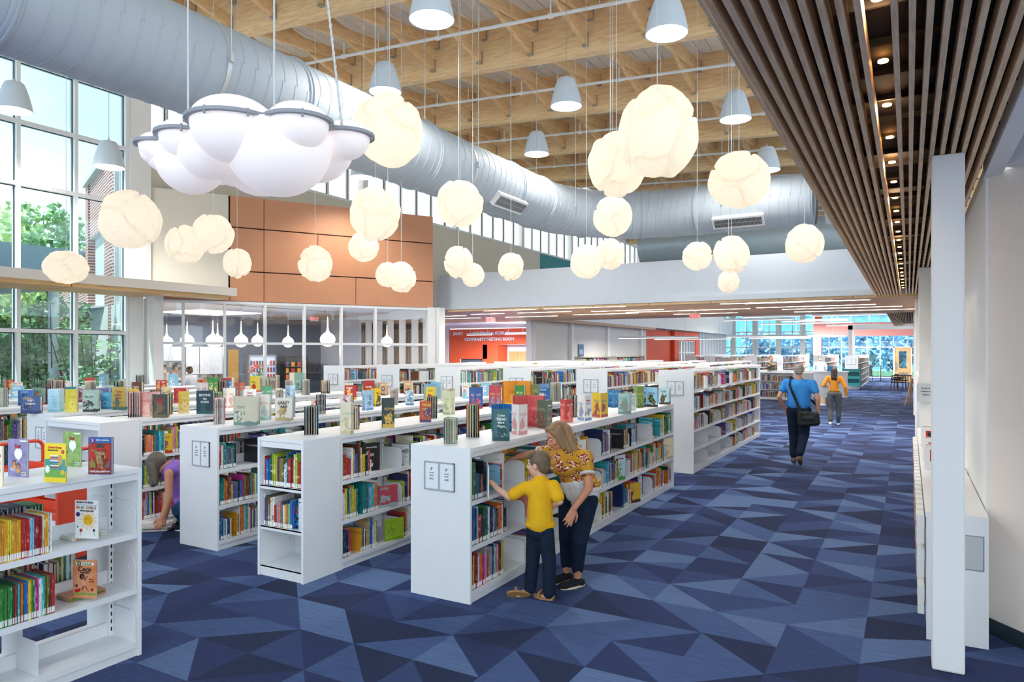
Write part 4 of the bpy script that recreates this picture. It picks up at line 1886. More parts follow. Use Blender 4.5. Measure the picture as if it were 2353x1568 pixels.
used_xy = {}
DB = [
 # row, px, py(base), height px, kind, width ratio, colours, title, text colour, label
 (0, 1030, 1016, 58, 'fan', .62, ('7d8f84', 'cfd6c0', 'a9b68a', 'c5cf9d'), None, 'grey-green picture book fanned open, nearest the sign panel on the front low case'),
 (0, 1092, 1002, 75, 'fan', .45, ('c05a2a', '4a3a20', 'd8a24a', '7d7a3a'), None, 'tall orange-edged picture book fanned open, second on the front low case'),
 (0, 1132, 1022, 73, 'face', .55, ('3f6a6c', '24474a', '8fb0a4', 'd8cfb0'), 'Come|Rhyme|More|Plants', 'dark teal flowered picture book facing out at the front edge'),
 (0, 1157, 990, 62, 'wide', .5, ('2c7fbb', '163f6c', '5bb0dd', '1f5fa0'), None, 'wide open blue picture book behind the teal flowered one'),
 (0, 1190, 1004, 70, 'spine', .5, ('f0ece8', 'e3a0a4', 'd8c9b0', 'eeeeea'), None, 'white and pink picture book, spine towards the viewer'),
 (0, 1214, 980, 72, 'wide', .62, ('d9686a', 'c04848', 'e89a98', 'd9605f'), None, 'wide open red picture book with small dark figures'),
 (0, 1256, 990, 66, 'spine', .5, ('5c6a58', '7a4a3a', 'a7a27a', 'd8c9a0'), 'KHALIDA', 'dark green picture book above the woman\'s head'),
 (0, 1300, 972, 53, 'spine', .5, ('c8373a', 'e0726a', 'e3b090', 'e39aa8'), None, 'red and pink picture book just right of the woman\'s head'),
 (0, 1318, 957, 50, 'fan', .45, ('1f2a2a', '3c4c44', 'cfd6d0', '2a3430'), None, 'black picture book fanned open behind the red one'),
 (0, 1343, 968, 58, 'spine', .55, ('f0eeea', '8a9cc8', 'd6b64a', 'd9a85a'), 'indogreen', 'white picture book with colourful flower dots'),
 (0, 1380, 960, 56, 'spine', .62, ('e6c22c', 'b8503c', '4a5c8c', 'e6c22c'), None, 'bright yellow picture book with small toys on the cover'),
 (0, 1410, 935, 40, 'spine', .7, ('2f7fb8', '1c4f86', '8cc3dc', 'eeeeea'), None, 'blue picture book behind the pale teal one'),
 (0, 1421, 952, 47, 'face', .62, ('9cc3bd', '6f9a94', 'd9605f', 'eeeeea'), None, 'pale teal picture book with a red balloon'),
 (0, 1447, 945, 40, 'spine', .5, ('eef0ee', 'c8dcd8', '7fb3b0', 'eeeeea'), None, 'white back cover picture book right of the pale teal one'),
 (0, 1464, 938, 50, 'spine', .4, ('7f9a4a', '4a6a34', 'c3c86a', '8a9a5a'), None, 'green mottled picture book near the far end of the front case'),
 (0, 1486, 935, 45, 'wide', .6, ('9fd0ec', '4a342a', 'a9c83a', '9fd0ec'), None, 'open picture book with brown trees on pale blue'),
 (0, 1514, 929, 38, 'face', .7, ('a8c8d0', '4a3a2c', '6f8a5a', 'eeeeea'), None, 'last picture book on the front case, brown tree on grey blue'),
 (1, 715, 996, 64, 'fan', .55, ('2f6a72', '3a2a22', '1c3a40', '4a3426'), None, 'dark teal and brown picture book fanned open over the end shelves'),
 (1, 782, 1002, 72, 'face', .42, ('e0d4b8', 'c9b890', '9ab0a0', 'e7dcc0'), None, 'tall beige picture book with a small elephant'),
 (1, 810, 984, 52, 'fan', .4, ('7a4a5c', 'e0c080', '3c3a4a', 'e8cf9a'), None, 'cream-paged picture book fanned open right of the beige one'),
 (1, 878, 985, 68, 'face', .42, ('3a4544', 'd8b04a', '6f7a5c', 'c9a24a'), None, 'dark picture book with a yellow face on the cover'),
 (1, 897, 972, 56, 'fan', .35, ('3c2e24', '6b4430', '1f2a24', '7d7a3a'), None, 'thin dark picture book fanned open behind the yellow-faced one'),
 (1, 965, 972, 48, 'face', .55, ('d0603c', '6a4a7a', 'e8c04a', 'eeeeea'), None, 'orange-red picture book with small figures, second row'),
 (1, 988, 960, 50, 'fan', .42, ('6a5034', '2a3a24', 'c3a274', '4a4a2a'), None, 'dark brown picture book fanned open behind the orange-red one'),
 (1, 1034, 954, 55, 'spine', .5, ('dfe0b8', 'b4b890', 'c9a0a0', 'e7dcc0'), None, 'pale green picture book standing behind the front case\'s first fanned book'),
 (1, 1092, 925, 50, 'spine', .6, ('2f5fa8', 'b83a4c', 'd8b8d0', 'e39aa8'), None, 'blue and pink picture book on the second row'),
 (1, 1140, 938, 52, 'spine', .5, ('c94a58', '7a8ac8', 'e0c060', '3c3a4a'), None, 'red, lilac and yellow picture book on the second row'),
 (1, 1186, 930, 55, 'wide', .75, ('e08a2c', 'f0c050', 'c86424', 'e89a3a'), None, 'big wide open orange picture book on the second row'),
 (1, 1222, 928, 44, 'spine', .6, ('6f8a54', '3c5034', 'c0a870', '54623c'), None, 'mossy green picture book right of the big orange one'),
 (1, 1240, 924, 42, 'face', .5, ('6f92cc', '3c5ca0', 'b8c8e0', 'eeeeea'), None, 'blue picture book with a big curved drawing'),
 (1, 1262, 918, 50, 'fan', .45, ('2c3424', '5c4a34', '1f2420', '6b5a3a'), None, 'black picture book fanned open on the second row'),
 (1, 1284, 918, 40, 'spine', .55, ('e8eae6', '9fb8c0', 'b8c86a', 'eeeeea'), None, 'white picture book with green and blue shapes, second row'),
 (1, 1308, 912, 38, 'face', .6, ('dfe6ea', '9fb0c0', 'eeeeea', 'eeeeea'), None, 'pale grey picture book, second row near its far end'),
 (2, 503, 973, 60, 'fan', .4, ('d8707c', 'f0e8e4', 'c04a5c', 'f4e4e4'), None, 'pink and white picture book fanned open left of the big beige one'),
 (2, 537, 979, 66, 'face', .86, ('cfc6ae', '6f8a84', 'e6dcc4', 'eeeeea'), None, 'big square beige picture book with white horses'),
 (2, 575, 965, 56, 'fan', .35, ('3a3226', 'c0a878', '24262a', '8a7a5a'), None, 'dark picture book fanned open right of the big square one'),
 (2, 593, 965, 58, 'face', .5, ('eae4de', 'a8d0c8', 'd8b8a8', 'eeeeea'), None, 'white picture book with a mint oval'),
 (2, 633, 968, 52, 'face', .75, ('efe9dc', 'c8b080', '5a4a3a', 'eeeeea'), 'CRAZY|HAIR', 'picture book with the word HAIR in big black letters'),
 (2, 665, 957, 48, 'fan', .5, ('6fb0d0', 'e8f0f4', '9cc8dc', 'dfe9f0'), None, 'pale blue picture book fanned open right of the HAIR book'),
 (2, 716, 940, 33, 'face', .85, ('e3c8b8', 'd0583c', 'f0dcd0', 'eeeeea'), None, 'cream picture book with a red fox, third row'),
 (2, 738, 950, 44, 'fan', .45, ('1f2c5c', 'e8e4dc', '3a2a3a', '4a4a5c'), None, 'navy picture book fanned open behind the fox book'),
 (2, 782, 932, 34, 'face', .7, ('e6cfd0', '8a5a6a', 'f0e4e0', 'eeeeea'), None, 'pale pink picture book with dark branches, third row'),
 (2, 801, 932, 30, 'fan', .5, ('2c2a34', 'e0c8b8', '8a5a4a', 'd8b8a0'), None, 'small dark picture book fanned open, third row'),
 (2, 840, 944, 46, 'spine', .55, ('a8c8e0', '5c86b0', 'dfe9f0', 'eeeeea'), None, 'light blue picture book with dark branches'),
 (2, 862, 935, 42, 'spine', .5, ('d8b824', '3a3a24', '2f5a4a', 'c8a020'), None, 'yellow and black picture book, third row'),
 (2, 908, 930, 38, 'fan', .5, ('c8a090', 'f0e4dc', '6a4a44', 'e8d8d0'), None, 'pinkish picture book fanned open, third row'),
 (2, 932, 932, 34, 'face', .5, ('cfe0ea', '6a8aa0', 'f0f4f4', 'eeeeea'), None, 'pale blue picture book with a small white figure, third row'),
 (2, 985, 925, 42, 'spine', .6, ('7fa8c8', 'a89a3a', 'c8c0a0', 'd8d0b0'), None, 'blue and olive picture book with a creature, third row'),
 (3, 308, 957, 58, 'fan', .5, ('c87078', '5a2a3c', 'e8b8b0', 'd8a0a0'), None, 'pink picture book fanned open, fourth row'),
 (3, 323, 958, 54, 'face', .45, ('dd9a90', 'e8b8a8', 'c87868', 'eeeeea'), None, 'salmon pink picture book with pale twigs'),
 (3, 351, 961, 53, 'face', .65, ('3c4034', '6a5c3c', 'a83228', 'eeeeea'), 'What\'s|NEXT!', 'dark picture book with red letters in a white circle'),
 (3, 389, 951, 50, 'fan', .45, ('1f4a8c', 'e8c83c', '2c2a34', 'e0c040'), None, 'blue and black picture book fanned open, fourth row'),
 (3, 411, 950, 50, 'face', .4, ('e8c858', 'f0dca0', 'd8a030', 'eeeeea'), None, 'yellow picture book right of the fanned blue one'),
 (3, 452, 953, 53, 'face', .72, ('1f4450', '2c5c64', '4a6a5c', 'eeeeea'), 'BEYOND|the|POND', 'dark teal picture book titled BEYOND the POND'),
 (3, 497, 945, 45, 'fan', .5, ('3f7a34', '24402c', 'e0c8b0', '8aa05a'), None, 'green picture book fanned open, fourth row'),
 (3, 522, 930, 46, 'spine', .55, ('efe6dc', 'd8a8a0', 'c8c0b0', 'eeeeea'), None, 'cream picture book with pink flowers, fourth row'),
 (3, 560, 925, 40, 'face', .7, ('f2f2ee', 'e8e4dc', 'e8e8e4', 'eeeeea'), 'Bark|Park!', 'white picture book with red lettering'),
 (3, 610, 925, 42, 'spine', .5, ('4aa07a', 'c83a34', 'e0e8d8', 'a8c8a8'), None, 'green and red picture book, fourth row'),
 (3, 668, 922, 40, 'spine', .5, ('a8c8dc', '5c86a8', 'e8eef0', 'eeeeea'), None, 'pale blue picture book, fourth row far part'),
 (3, 645, 915, 36, 'fan', .5, ('e8e4dc', '4a4a44', 'c8c0b0', 'e0dcd0'), None, 'white-paged picture book fanned open, fourth row'),
 (3, 790, 912, 36, 'face', .6, ('d8dcc8', 'c85a34', 'a8b088', 'eeeeea'), None, 'sage green picture book, fourth row far part'),
 (4, 48, 937, 38, 'face', 1.1, ('4a5c8c', '2c3c6c', 'e0b04a', 'eeeeea'), 'Sally\'s|Dragons', 'wide blue picture book with an orange glow, at far left'),
 (4, 135, 947, 52, 'spine', .6, ('b8dcec', '8ac8d8', 'dff0f4', '3f8a6a'), None, 'light blue and white picture book left of the yellow one'),
 (4, 150, 947, 52, 'face', .5, ('dcc83a', 'e8d85a', 'b8a020', 'eeeeea'), None, 'yellow-green picture book before the tall windows'),
 (4, 190, 947, 50, 'face', .68, ('a8c0b0', '2c3430', 'f0f0ea', 'eeeeea'), 'Panda Bear', 'picture book with two pandas'),
 (4, 219, 940, 36, 'fan', .5, ('4a86b0', 'e0c040', '2c2a2c', '9fd0e8'), None, 'blue striped picture book fanned open right of the pandas'),
 (4, 232, 940, 38, 'face', .7, ('5cb0d8', '3c8cc0', 'a8dcec', 'eeeeea'), None, 'sky blue picture book right of the pandas'),
 (4, 258, 943, 52, 'face', .68, ('c8a850', '4a7a6c', 'b85a34', 'eeeeea'), 'Turkey|YOU|FOR', 'tan picture book with red hand lettering'),
 (4, 292, 930, 40, 'face', .6, ('e8c030', 'c83a44', '3f8a5a', 'eeeeea'), None, 'yellow picture book with flowers and a green foot'),
 (4, 325, 912, 30, 'face', 1.3, ('e8b0b8', '8a2c4c', 'd89070', 'eeeeea'), 'MAMA LION', 'wide pink picture book titled MAMA LION'),
 (4, 345, 925, 34, 'face', .7, ('7a5c4c', 'c8a070', '3f8a44', 'eeeeea'), None, 'brown picture book with a green base, fifth row'),
 (4, 400, 915, 34, 'face', .9, ('c83430', 'e0584a', 'a02424', 'eeeeea'), None, 'wide red picture book, fifth row'),
 (4, 378, 920, 38, 'spine', .5, ('e8dcb0', 'c8b890', 'e0c878', 'eeeeea'), None, 'cream picture book left of the wide red one'),
 (4, 462, 915, 42, 'spine', .6, ('e8dce0', '5a7a54', 'c85a6a', 'eeeeea'), None, 'white picture book with pink figures, fifth row'),
 (4, 508, 915, 45, 'fan', .5, ('5a3a34', '24262a', 'd8b8a0', '6a3a30'), None, 'dark brown picture book fanned open, fifth row'),
 (4, 550, 912, 36, 'spine', .6, ('c85a3c', '8cb0b8', '7a8a54', 'd8c8a0'), None, 'red and pale blue picture book, fifth row'),
 (5, 75, 918, 38, 'face', .7, ('7f9a84', 'c86a5a', '3c5c44', 'eeeeea'), None, 'green picture book with pink letters against the window'),
 (5, 103, 926, 44, 'fan', .45, ('4a2a1c', '1c1a1a', 'd8a060', '3a2a1c'), None, 'black and brown picture book fanned open against the window'),
 (5, 114, 930, 36, 'face', .8, ('eae6ea', '6a5a9c', 'd86a4a', 'eeeeea'), None, 'white picture book with a purple star leaf'),
 (5, 149, 905, 36, 'face', .75, ('3f8a92', '2c6c74', 'c86a3a', 'eeeeea'), None, 'teal picture book against the window'),
 (5, 170, 915, 36, 'face', .5, ('e0dce8', 'c85a6a', 'b8b0d0', 'eeeeea'), None, 'lilac picture book with red dots'),
 (5, 211, 905, 28, 'face', 1.4, ('5a6a9c', '44548c', '8a98c0', 'eeeeea'), 'DUCK|AFTER A JOB', 'wide blue picture book titled DUCK'),
 (5, 187, 905, 20, 'face', .6, ('c82c34', 'd8484a', 'a82028', 'eeeeea'), None, 'small red picture book left of the DUCK book'),
 (5, 240, 905, 32, 'face', .7, ('b8c8cc', '8aa0a8', 'd8c8a8', 'eeeeea'), None, 'pale grey picture book right of the DUCK book'),
 (5, 270, 915, 42, 'fan', .5, ('1f4a2c', 'e0b020', '24342c', '2c5a34'), None, 'dark green and yellow picture book fanned open'),
 (5, 303, 895, 38, 'face', .65, ('7a4a3c', 'f0ead8', '4a2a24', 'eeeeea'), None, 'brown picture book with a white panda'),
 (5, 42, 900, 34, 'face', .9, ('3c6cb0', '2c3c6c', '8ac0e0', 'eeeeea'), None, 'blue picture book in two tones at far left'),
 (5, 12, 925, 44, 'fan', .5, ('1c2a34', 'c8d8cc', 'e8a070', 'dfe4dc'), None, 'black edged picture book at the left edge of the picture'),
 (5, 520, 900, 34, 'spine', .6, ('b83430', 'e0d8c8', '8a2c2c', 'eeeeea'), None, 'red and white picture book, sixth row'),
 (5, 590, 900, 36, 'face', .6, ('c8d8d4', '7fa09c', 'e8eeec', 'eeeeea'), None, 'pale aqua picture book, sixth row'),
 (5, 612, 898, 32, 'face', .8, ('a89088', 'c8b8a8', '7a6a6c', 'eeeeea'), 'MOON', 'muted pink picture book titled MOON'),
 (5, 640, 895, 34, 'fan', .4, ('24262a', 'e8e4dc', '3c3c3c', 'e0dcd4'), None, 'black picture book fanned open, sixth row'),
 (5, 705, 905, 38, 'face', .6, ('8ab0a0', '4a7a6c', 'c8d8c8', 'eeeeea'), None, 'green grey picture book, sixth row'),
 (5, 718, 902, 42, 'spine', .4, ('efe0c8', 'c8a890', 'e8d0b8', 'eeeeea'), None, 'cream picture book, sixth row far part'),
]
for i, (row, px, py, hp, kind, wr, c, title, lab) in enumerate(DB):
    p = onz(px, py, 1.2205)
    xr = X0-PITCH*row
    # keep it on the top of its own case
    lo_, hi_ = xr-.58+.1, xr-.1
    if not (lo_ <= p.x <= hi_):
        xx_ = min(max(p.x, lo_), hi_)
        u = (px-CX)/FPX
        d_ = xx_/(-math.sin(YAW)+math.cos(YAW)*u)
        p = Vector((xx_, d_*(math.cos(YAW)+math.sin(YAW)*u), 1.2205))
    d_ = -math.sin(YAW)*p.x+math.cos(YAW)*p.y
    h = hp*d_/FPX
    h = min(max(h, .17), .34)
    w = max(h*wr, .12) if kind in ('face', 'wide') else max(h*wr, .13)
    p.y = min(max(p.y, 2.95 if row > 4 else 4.4), 9.9)
    rr = random.Random(i)
    tcol = {'What\'s|NEXT!': RINK, 'Bark|Park!': RINK, 'CRAZY|HAIR': INK, 'MAMA LION': RINK, 'Turkey|YOU|FOR': RINK, 'indogreen': RINK}.get(title, WINK)
    open_book(lab, 'picture books on the low case tops', p, kind, h, w, c, title, tcol, turn=rr.uniform(-.25, .25), seed=i)
# further ones on the rows towards the windows, too small to tell their covers
PC = [('b8322c', 'e0a02c', 'efe6dc'), ('e8e4dc', '8cc3dc', 'c85a34'), ('3f8a44', 'e0d090', '24523a'), ('2c6cb0', 'eeeeea', 'e0a02c'), ('e6cc3c', 'c83a34', '3a3a24'), ('c3a274', '6b4430', 'efe6dc'), ('8cc3dc', 'f0f0ea', '2c6cb0'), ('d9722c', '24262a', 'e8c858')]
pr = random.Random(9)
cnt = 0
for row, ya, yb, st in ((1, 8.2, 9.9, .34), (2, 7.9, 9.9, .36), (3, 8.0, 9.9, .36), (4, 8.2, 9.9, .4), (5, 7.9, 9.8, .45), (6, 4.0, 9.8, .62), (7, 4.0, 9.8, .75), (8, 4.5, 9.8, .9)):
    y = ya
    while y < yb:
        y += st*pr.uniform(.7, 1.3)
        if y > yb:
            break
        p = Vector((X0-PITCH*row-.29+pr.uniform(-.12, .12), y, 1.2205))
        c = pr.choice(PC)+('e8e0d0',)
        cn = {'b8322c': 'red', 'e8e4dc': 'white', '3f8a44': 'green', '2c6cb0': 'blue', 'e6cc3c': 'yellow', 'c3a274': 'tan', '8cc3dc': 'light blue', 'd9722c': 'orange'}[c[0]]
        kd = pr.choice(('face', 'spine', 'fan'))
        open_book('%s picture book %s, far part of %s low row' % (cn, {'face': 'facing out', 'spine': 'standing spine out', 'fan': 'fanned open'}[kd], ordn[row]), 'far %s picture books %s on row %s' % (cn, kd, ordn[row]), p, kd, pr.uniform(.2, .3), pr.uniform(.15, .2), c, turn=pr.uniform(-.3, .3), seed=200+cnt)
        cnt += 1

# four readable books on the nearest case
def cover_book(label, p, rz, w, h, t, base, name='picture_book', tilt=0):
    o = empty(name, p, rz, label, 'book')
    mb = MB()
    mb.box(0, w, 0, .0015, 0, h)
    mb.box(0, w, t-.0015, t, 0, h)
    mb.box(0, .0015, 0, t, 0, h)
    mb.build('cover', base, o)
    mb = MB()
    mb.box(.002, w-.004, .0016, t-.0016, .003, h-.003)
    mb.build('pages', PAPER, o)
    return o


def panel(o, x0, x1, z0, z1, m, name='printed_panel', e=.0008):
    mb = MB()
    mb.box(x0, x1, -e, 0, z0, z1)
    return mb.build(name, m, o)


def disc(o, x, z, r, m, name='printed_spot', e=.001, sx=1, n=24):
    mb = MB()
    mb.prism([(x+r*sx*math.cos(2*PI*k/n), z+r*math.sin(2*PI*k/n)) for k in range(n)], -e, 0, 'y')
    return mb.build(name, m, o)


def poly(o, pts, m, name='printed_shape', e=.0011):
    mb = MB()
    mb.prism(pts, -e, 0, 'y')
    return mb.build(name, m, o)


FACE = YAW      # rotation about Z that makes local -Y look back at the lens


def put(px, py, z, dxr=0):
    return onz(px, py, z)


# red dinosaur reader
p = put(203, 1090, 1.2205)
o = cover_book('red reader with a dinosaur cover at the right end of the nearest case top', p, FACE-.10, .152, .228, .02, mat('dino_blue', '2c3f7c', .35))
panel(o, .004, .148, .004, .192, art('b83228', '8a2420', 'c8483a', scale=16))
panel(o, .0, .152, .194, .228, mat('ink_blue', '2c62a8', .4))
disc(o, .028, .207, .018, mat('ink_purple', '6a2c7c', .4))
text('3', .024, WINK, o, Matrix.Translation((.028, -.0012, .208)))
text('STEP', .0105, WINK, o, Matrix.Translation((.064, -.0012, .211)))
text('INTO', .005, WINK, o, Matrix.Translation((.083, -.0012, .211)))
text('READING', .0105, WINK, o, Matrix.Translation((.114, -.0012, .211)))
poly(o, [(.045, .165), (.06, .186), (.08, .193), (.095, .186), (.108, .165)], mat('ink_charcoal', '3a3634', .5))
text('DINOSAUR', .0165, WINK, o, Matrix.Translation((.056, -.0012, .017)), sx=1.1)
text('RESCUE!', .0125, WINK, o, Matrix.Translation((.121, -.0012, .018)))
dn = mat('dino_tan', 'b89a6a', .6, col2='6f5838', vscale=60)
poly(o, [(.012, .15), (.03, .152), (.05, .148), (.066, .138), (.085, .145), (.102, .142), (.112, .128), (.115, .108), (.106, .092), (.1, .104), (.096, .086), (.1, .062), (.094, .05), (.1, .034), (.088, .034), (.086, .054), (.078, .07), (.07, .05), (.074, .036), (.062, .036), (.06, .062), (.052, .09), (.05, .12), (.04, .138)], dn)
poly(o, [(.085, .118), (.108, .122), (.104, .1), (.09, .098)], mat('dino_mouth', '5a2a20', .6), e=.0014)
poly(o, [(.008, .06), (.02, .085), (.028, .098), (.034, .082), (.045, .07), (.05, .045), (.04, .036), (.03, .05), (.018, .036), (.012, .046)], mat('dino_green', '8a8a3c', .6))
poly(o, [(.108, .05), (.12, .062), (.13, .082), (.142, .084), (.14, .074), (.134, .068), (.138, .05), (.13, .036), (.124, .046), (.112, .036)], mat('dino_slate', '5c6a78', .6))
# yellow reader
p = put(102, 1108, 1.2205)
o = cover_book('yellow reader with a tall pile of books drawn on it, on the nearest case top', p, FACE-.22, .148, .226, .01, mat('cover_yellow', 'f0d42c', .35))
YB_ = mat('ink_teal', '3f9a94', .4)
panel(o, .004, .145, .03, .075, mat('ink_green', '6fa848', .4))
panel(o, .004, .145, .062, .135, YB_, e=.0005)
text('Curious George', .0175, mat('ink_orange', 'd8502c', .4), o, Matrix.Translation((.074, -.0012, .203)), sx=.82)
text('Librarian for a Day', .0105, INK, o, Matrix.Translation((.06, -.0012, .187)), sx=.85)
disc(o, .128, .178, .011, RINK)
text('1', .012, WINK, o, Matrix.Translation((.128, -.0014, .178)))
disc(o, .022, .075, .022, WINK, sx=.7)
disc(o, .105, .13, .032, mat('ink_tan', 'c8a04a', .4), sx=.7)
disc(o, .075, .125, .022, mat('ink_sky', '8cc8dc', .4), e=.0012)
disc(o, .13, .08, .026, YB_, sx=.9)
for k, cname in enumerate(('b8322c', 'efe6dc', '3f8a44', '2c6cb0', 'efe6dc', 'c85a3c', '6a4a8c', 'efe6dc')):
    panel(o, .045-(k % 3)*.004, .095+(k % 2)*.004, .085+k*.0095, .092+k*.0095, mat('ink_pile_'+cname, cname, .4), e=.0016)
disc(o, .127, .06, .014, mat('ink_gold', 'e0b830', .4), e=.0014)
poly(o, [(.108, .095), (.112, .095), (.125, .066), (.12, .064)], RINK, e=.0013)
# green reader behind and purple reader at left
for px, py, col, dk, lab, tn in ((163, 1072, '9ab86a', '6f9a48', 'green back cover reader with a speech bubble, behind the yellow one', -.35), (38, 1096, '9a94bc', '7a74a4', 'purple back cover reader with a speech bubble and two children, near the left edge', -.3)):
    p = put(px, py, 1.2205)
    o = cover_book(lab, p, FACE+tn-.0, .155, .228, .012, mat('cover_'+col, col, .4, col2=dk, vscale=20))
    o.location = o.location-Vector((math.cos(FACE+tn), math.sin(FACE+tn), 0))*.07
    disc(o, .085, .14, .033, WINK, sx=.95)
    poly(o, [(.08, .11), (.095, .11), (.085, .095)], WINK)
    text('Yay!', .03, RINK, o, Matrix.Translation((.08, -.0012, .185)))
    panel(o, .11, .145, .01, .03, WINK)
    for k in range(9):
        panel(o, .113+k*.0032, .1145+k*.0032, .013, .027, INK, 'barcode_bar', .0012)
    panel(o, .1, .15, .214, .222, WINK)
    if col == '9a94bc':
        for xx_, zz_, rr_ in ((.052, .085, .013), (.085, .065, .014)):
            disc(o, xx_, zz_, rr_*1.25, INK)
            disc(o, xx_, zz_-.003, rr_, mat('ink_skin', 'b8785a', .5), e=.0014)
            poly(o, [(xx_-.014, zz_-.04), (xx_+.014, zz_-.04), (xx_+.009, zz_-.012), (xx_-.009, zz_-.012)], mat('ink_amber', 'e0a030', .5))
        panel(o, .02, .06, .035, .055, mat('ink_lavender', 'b8b4dc', .5))
    else:
        disc(o, .03, .09, .013, INK)
        disc(o, .03, .087, .009, mat('ink_skin', 'b8785a', .5), e=.0014)
p = put(-8, 1118, 1.2205)
o = cover_book('cream reader with an orange animal cut by the left edge of the picture', p, FACE-.2, .15, .226, .01, mat('cover_creamy', 'e8dcc4', .4))
o.location = o.location-Vector((math.cos(FACE-.2), math.sin(FACE-.2), 0))*.11
disc(o, .115, .09, .03, mat('ink_orange2', 'd88a3c', .5), sx=.7)
disc(o, .118, .13, .018, mat('ink_orange2', 'd88a3c', .5), e=.0014)
text('ves', .03, mat('ink_rose', 'c85a5a', .4), o, Matrix.Translation((.12, -.0012, .175)))
# sun picture reader on the top shelf, standing on a small stack
def stack(px, py, z, n_, cols_, label, rz):
    p = put(px, py, z)
    for k in range(n_):
        o = empty('book', (p.x, p.y, z+.001+k*.0085), rz+(.06 if k % 2 else -.03), '%s, %s from the bottom' % (label, ordn[k]), 'book', label)
        mb = MB()
        mb.box(-.11, .11, -.01, .14, 0, .0015)
        mb.box(-.11, .11, -.01, .14, .0065, .008)
        mb.box(-.11, .11, -.01, -.0085, 0, .008)
        mb.build('cover', mat('stackcover_'+cols_[k % len(cols_)], cols_[k % len(cols_)], .4), o)
        mb = MB()
        mb.box(-.107, .107, -.008, .137, .0015, .0065)
        mb.build('pages', PAPER, o)
        mb = MB()
        if k == n_-1 or True:
            for q in range(14):
                mb.box(-.085+q*.011, -.076+q*.011, -.0106, -.01, .0015, .007, q % 4)
            mb.build('spine_print', [RINK, mat('ink_gold', 'e0b830'), mat('ink_green', '6fa848'), mat('ink_sky', '8cc8dc')] if cols_[0] != 'c8783c' else [mat('ink_green2', '4a9a48', .4)]*4, o)


RZS = PI/2
stack(205, 1236, .80, 3, ('efefe8', 'e8e8e4'), 'thin white book lying under the sun picture book', RZS)
stack(200, 1373, .44, 3, ('c8783c', '6f9a48', 'd89060'), 'thin orange and green book lying under the orange girl picture book', RZS)
p = put(172, 1237, .828)
p.z = .8275
o = cover_book('white reader with a big yellow sun standing on thin books on the top shelf', p, FACE-.14, .158, .235, .006, mat('cover_white', 'f4f4f0', .4))
text('READY-TO-READ', .0155, mat('ink_violet', '4a2c6c', .4), o, Matrix.Translation((.07, -.0012, .222)), sx=.95)
panel(o, .004, .154, .206, .2075, mat('ink_violet', '4a2c6c', .4))
for k, (ch, cc) in enumerate(zip('ERIC CARLE', ('c83a34', 'e08a30', '4a9a48', '2c6cb0', '', 'c83a34', 'e08a30', '4a9a48', '2c6cb0', 'c83a34'))):
    if ch != ' ':
        text(ch, .024, mat('ink_t'+cc, cc, .4), o, Matrix.Translation((.018+k*.0136, -.0012, .19)))
text('Where is the Sun?', .0125, INK, o, Matrix.Translation((.082, -.0012, .171)))
disc(o, .022, .148, .014, mat('ink_violet', '4a2c6c', .4))
disc(o, .09, .115, .033, mat('ink_sun', 'f2c81c', .4, col2='e0a020', vscale=70))
for k in range(26):
    a = 2*PI*k/26
    r0, r1 = .037, .056+.008*(k % 3)
    ca, sa = math.cos(a), math.sin(a)
    poly(o, [(.09+r0*ca-.0012*sa, .115+r0*sa+.0012*ca), (.09+r0*ca+.0012*sa, .115+r0*sa-.0012*ca), (.09+r1*ca+.0012*sa, .115+r1*sa-.0012*ca), (.09+r1*ca-.0012*sa, .115+r1*sa+.0012*ca)], mat('ink_ray%d' % (k % 3), ('f0b81c', 'e07a28', 'f2d040')[k % 3], .4), 'sun_ray', .0009)
disc(o, .042, .05, .01, RINK)
disc(o, .13, .052, .008, INK)
poly(o, [(.041, .04), (.043, .04), (.036, .015), (.034, .015)], mat('ink_stem', '3f7a3c', .4))
poly(o, [(.129, .044), (.131, .044), (.136, .02), (.134, .02)], mat('ink_stem', '3f7a3c', .4))
disc(o, .02, .072, .006, mat('ink_sky2', '2c8aa8', .4))
# orange reader with a girl
p = put(168, 1374, .468)
p.z = .4675
o = cover_book('orange reader with a running girl standing on thin books on the middle shelf', p, FACE-.14, .158, .235, .006, mat('cover_orange', 'd8804a', .4, col2='e8b088', vscale=9))
panel(o, .02, .14, .204, .22, WINK)
disc(o, .042, .212, .0135, mat('ink_stem', '3f7a3c'))
text('3', .018, WINK, o, Matrix.Translation((.042, -.0013, .212)))
text('I Can Read!', .013, mat('ink_stem', '3f7a3c'), o, Matrix.Translation((.095, -.0013, .212)))
text('Cece', .042, mat('ink_darkgreen', '2c3a3c', .4), o, Matrix.Translation((.078, -.0012, .178)))
text('LOVES SCIENCE', .009, INK, o, Matrix.Translation((.08, -.0012, .156)))
text('Push', .014, mat('ink_brick', 'b8402c', .4), o, Matrix.Translation((.123, -.0012, .118)))
text('and Pull', .012, mat('ink_brick', 'b8402c', .4), o, Matrix.Translation((.125, -.0012, .104)))
disc(o, .062, .132, .018, mat('ink_hair', '2c1c18', .5), e=.0012)
disc(o, .068, .128, .012, mat('ink_skin2', '8a5034', .5), e=.0015)
poly(o, [(.06, .115), (.076, .115), (.088, .075), (.066, .08)], mat('ink_peach', 'f0a890', .5))
poly(o, [(.074, .113), (.096, .14), (.1, .137), (.08, .106)], mat('ink_skin2', '8a5034', .5))
poly(o, [(.07, .08), (.078, .08), (.07, .058), (.056, .048), (.054, .052)], mat('ink_skin2', '8a5034', .5))
poly(o, [(.08, .078), (.088, .076), (.1, .052), (.11, .046), (.108, .042), (.096, .047)], mat('ink_skin2', '8a5034', .5))
poly(o, [(.01, .05), (.05, .062), (.046, .04), (.016, .034)], RINK)
disc(o, .024, .075, .01, mat('ink_brown', '7a4a34', .5))
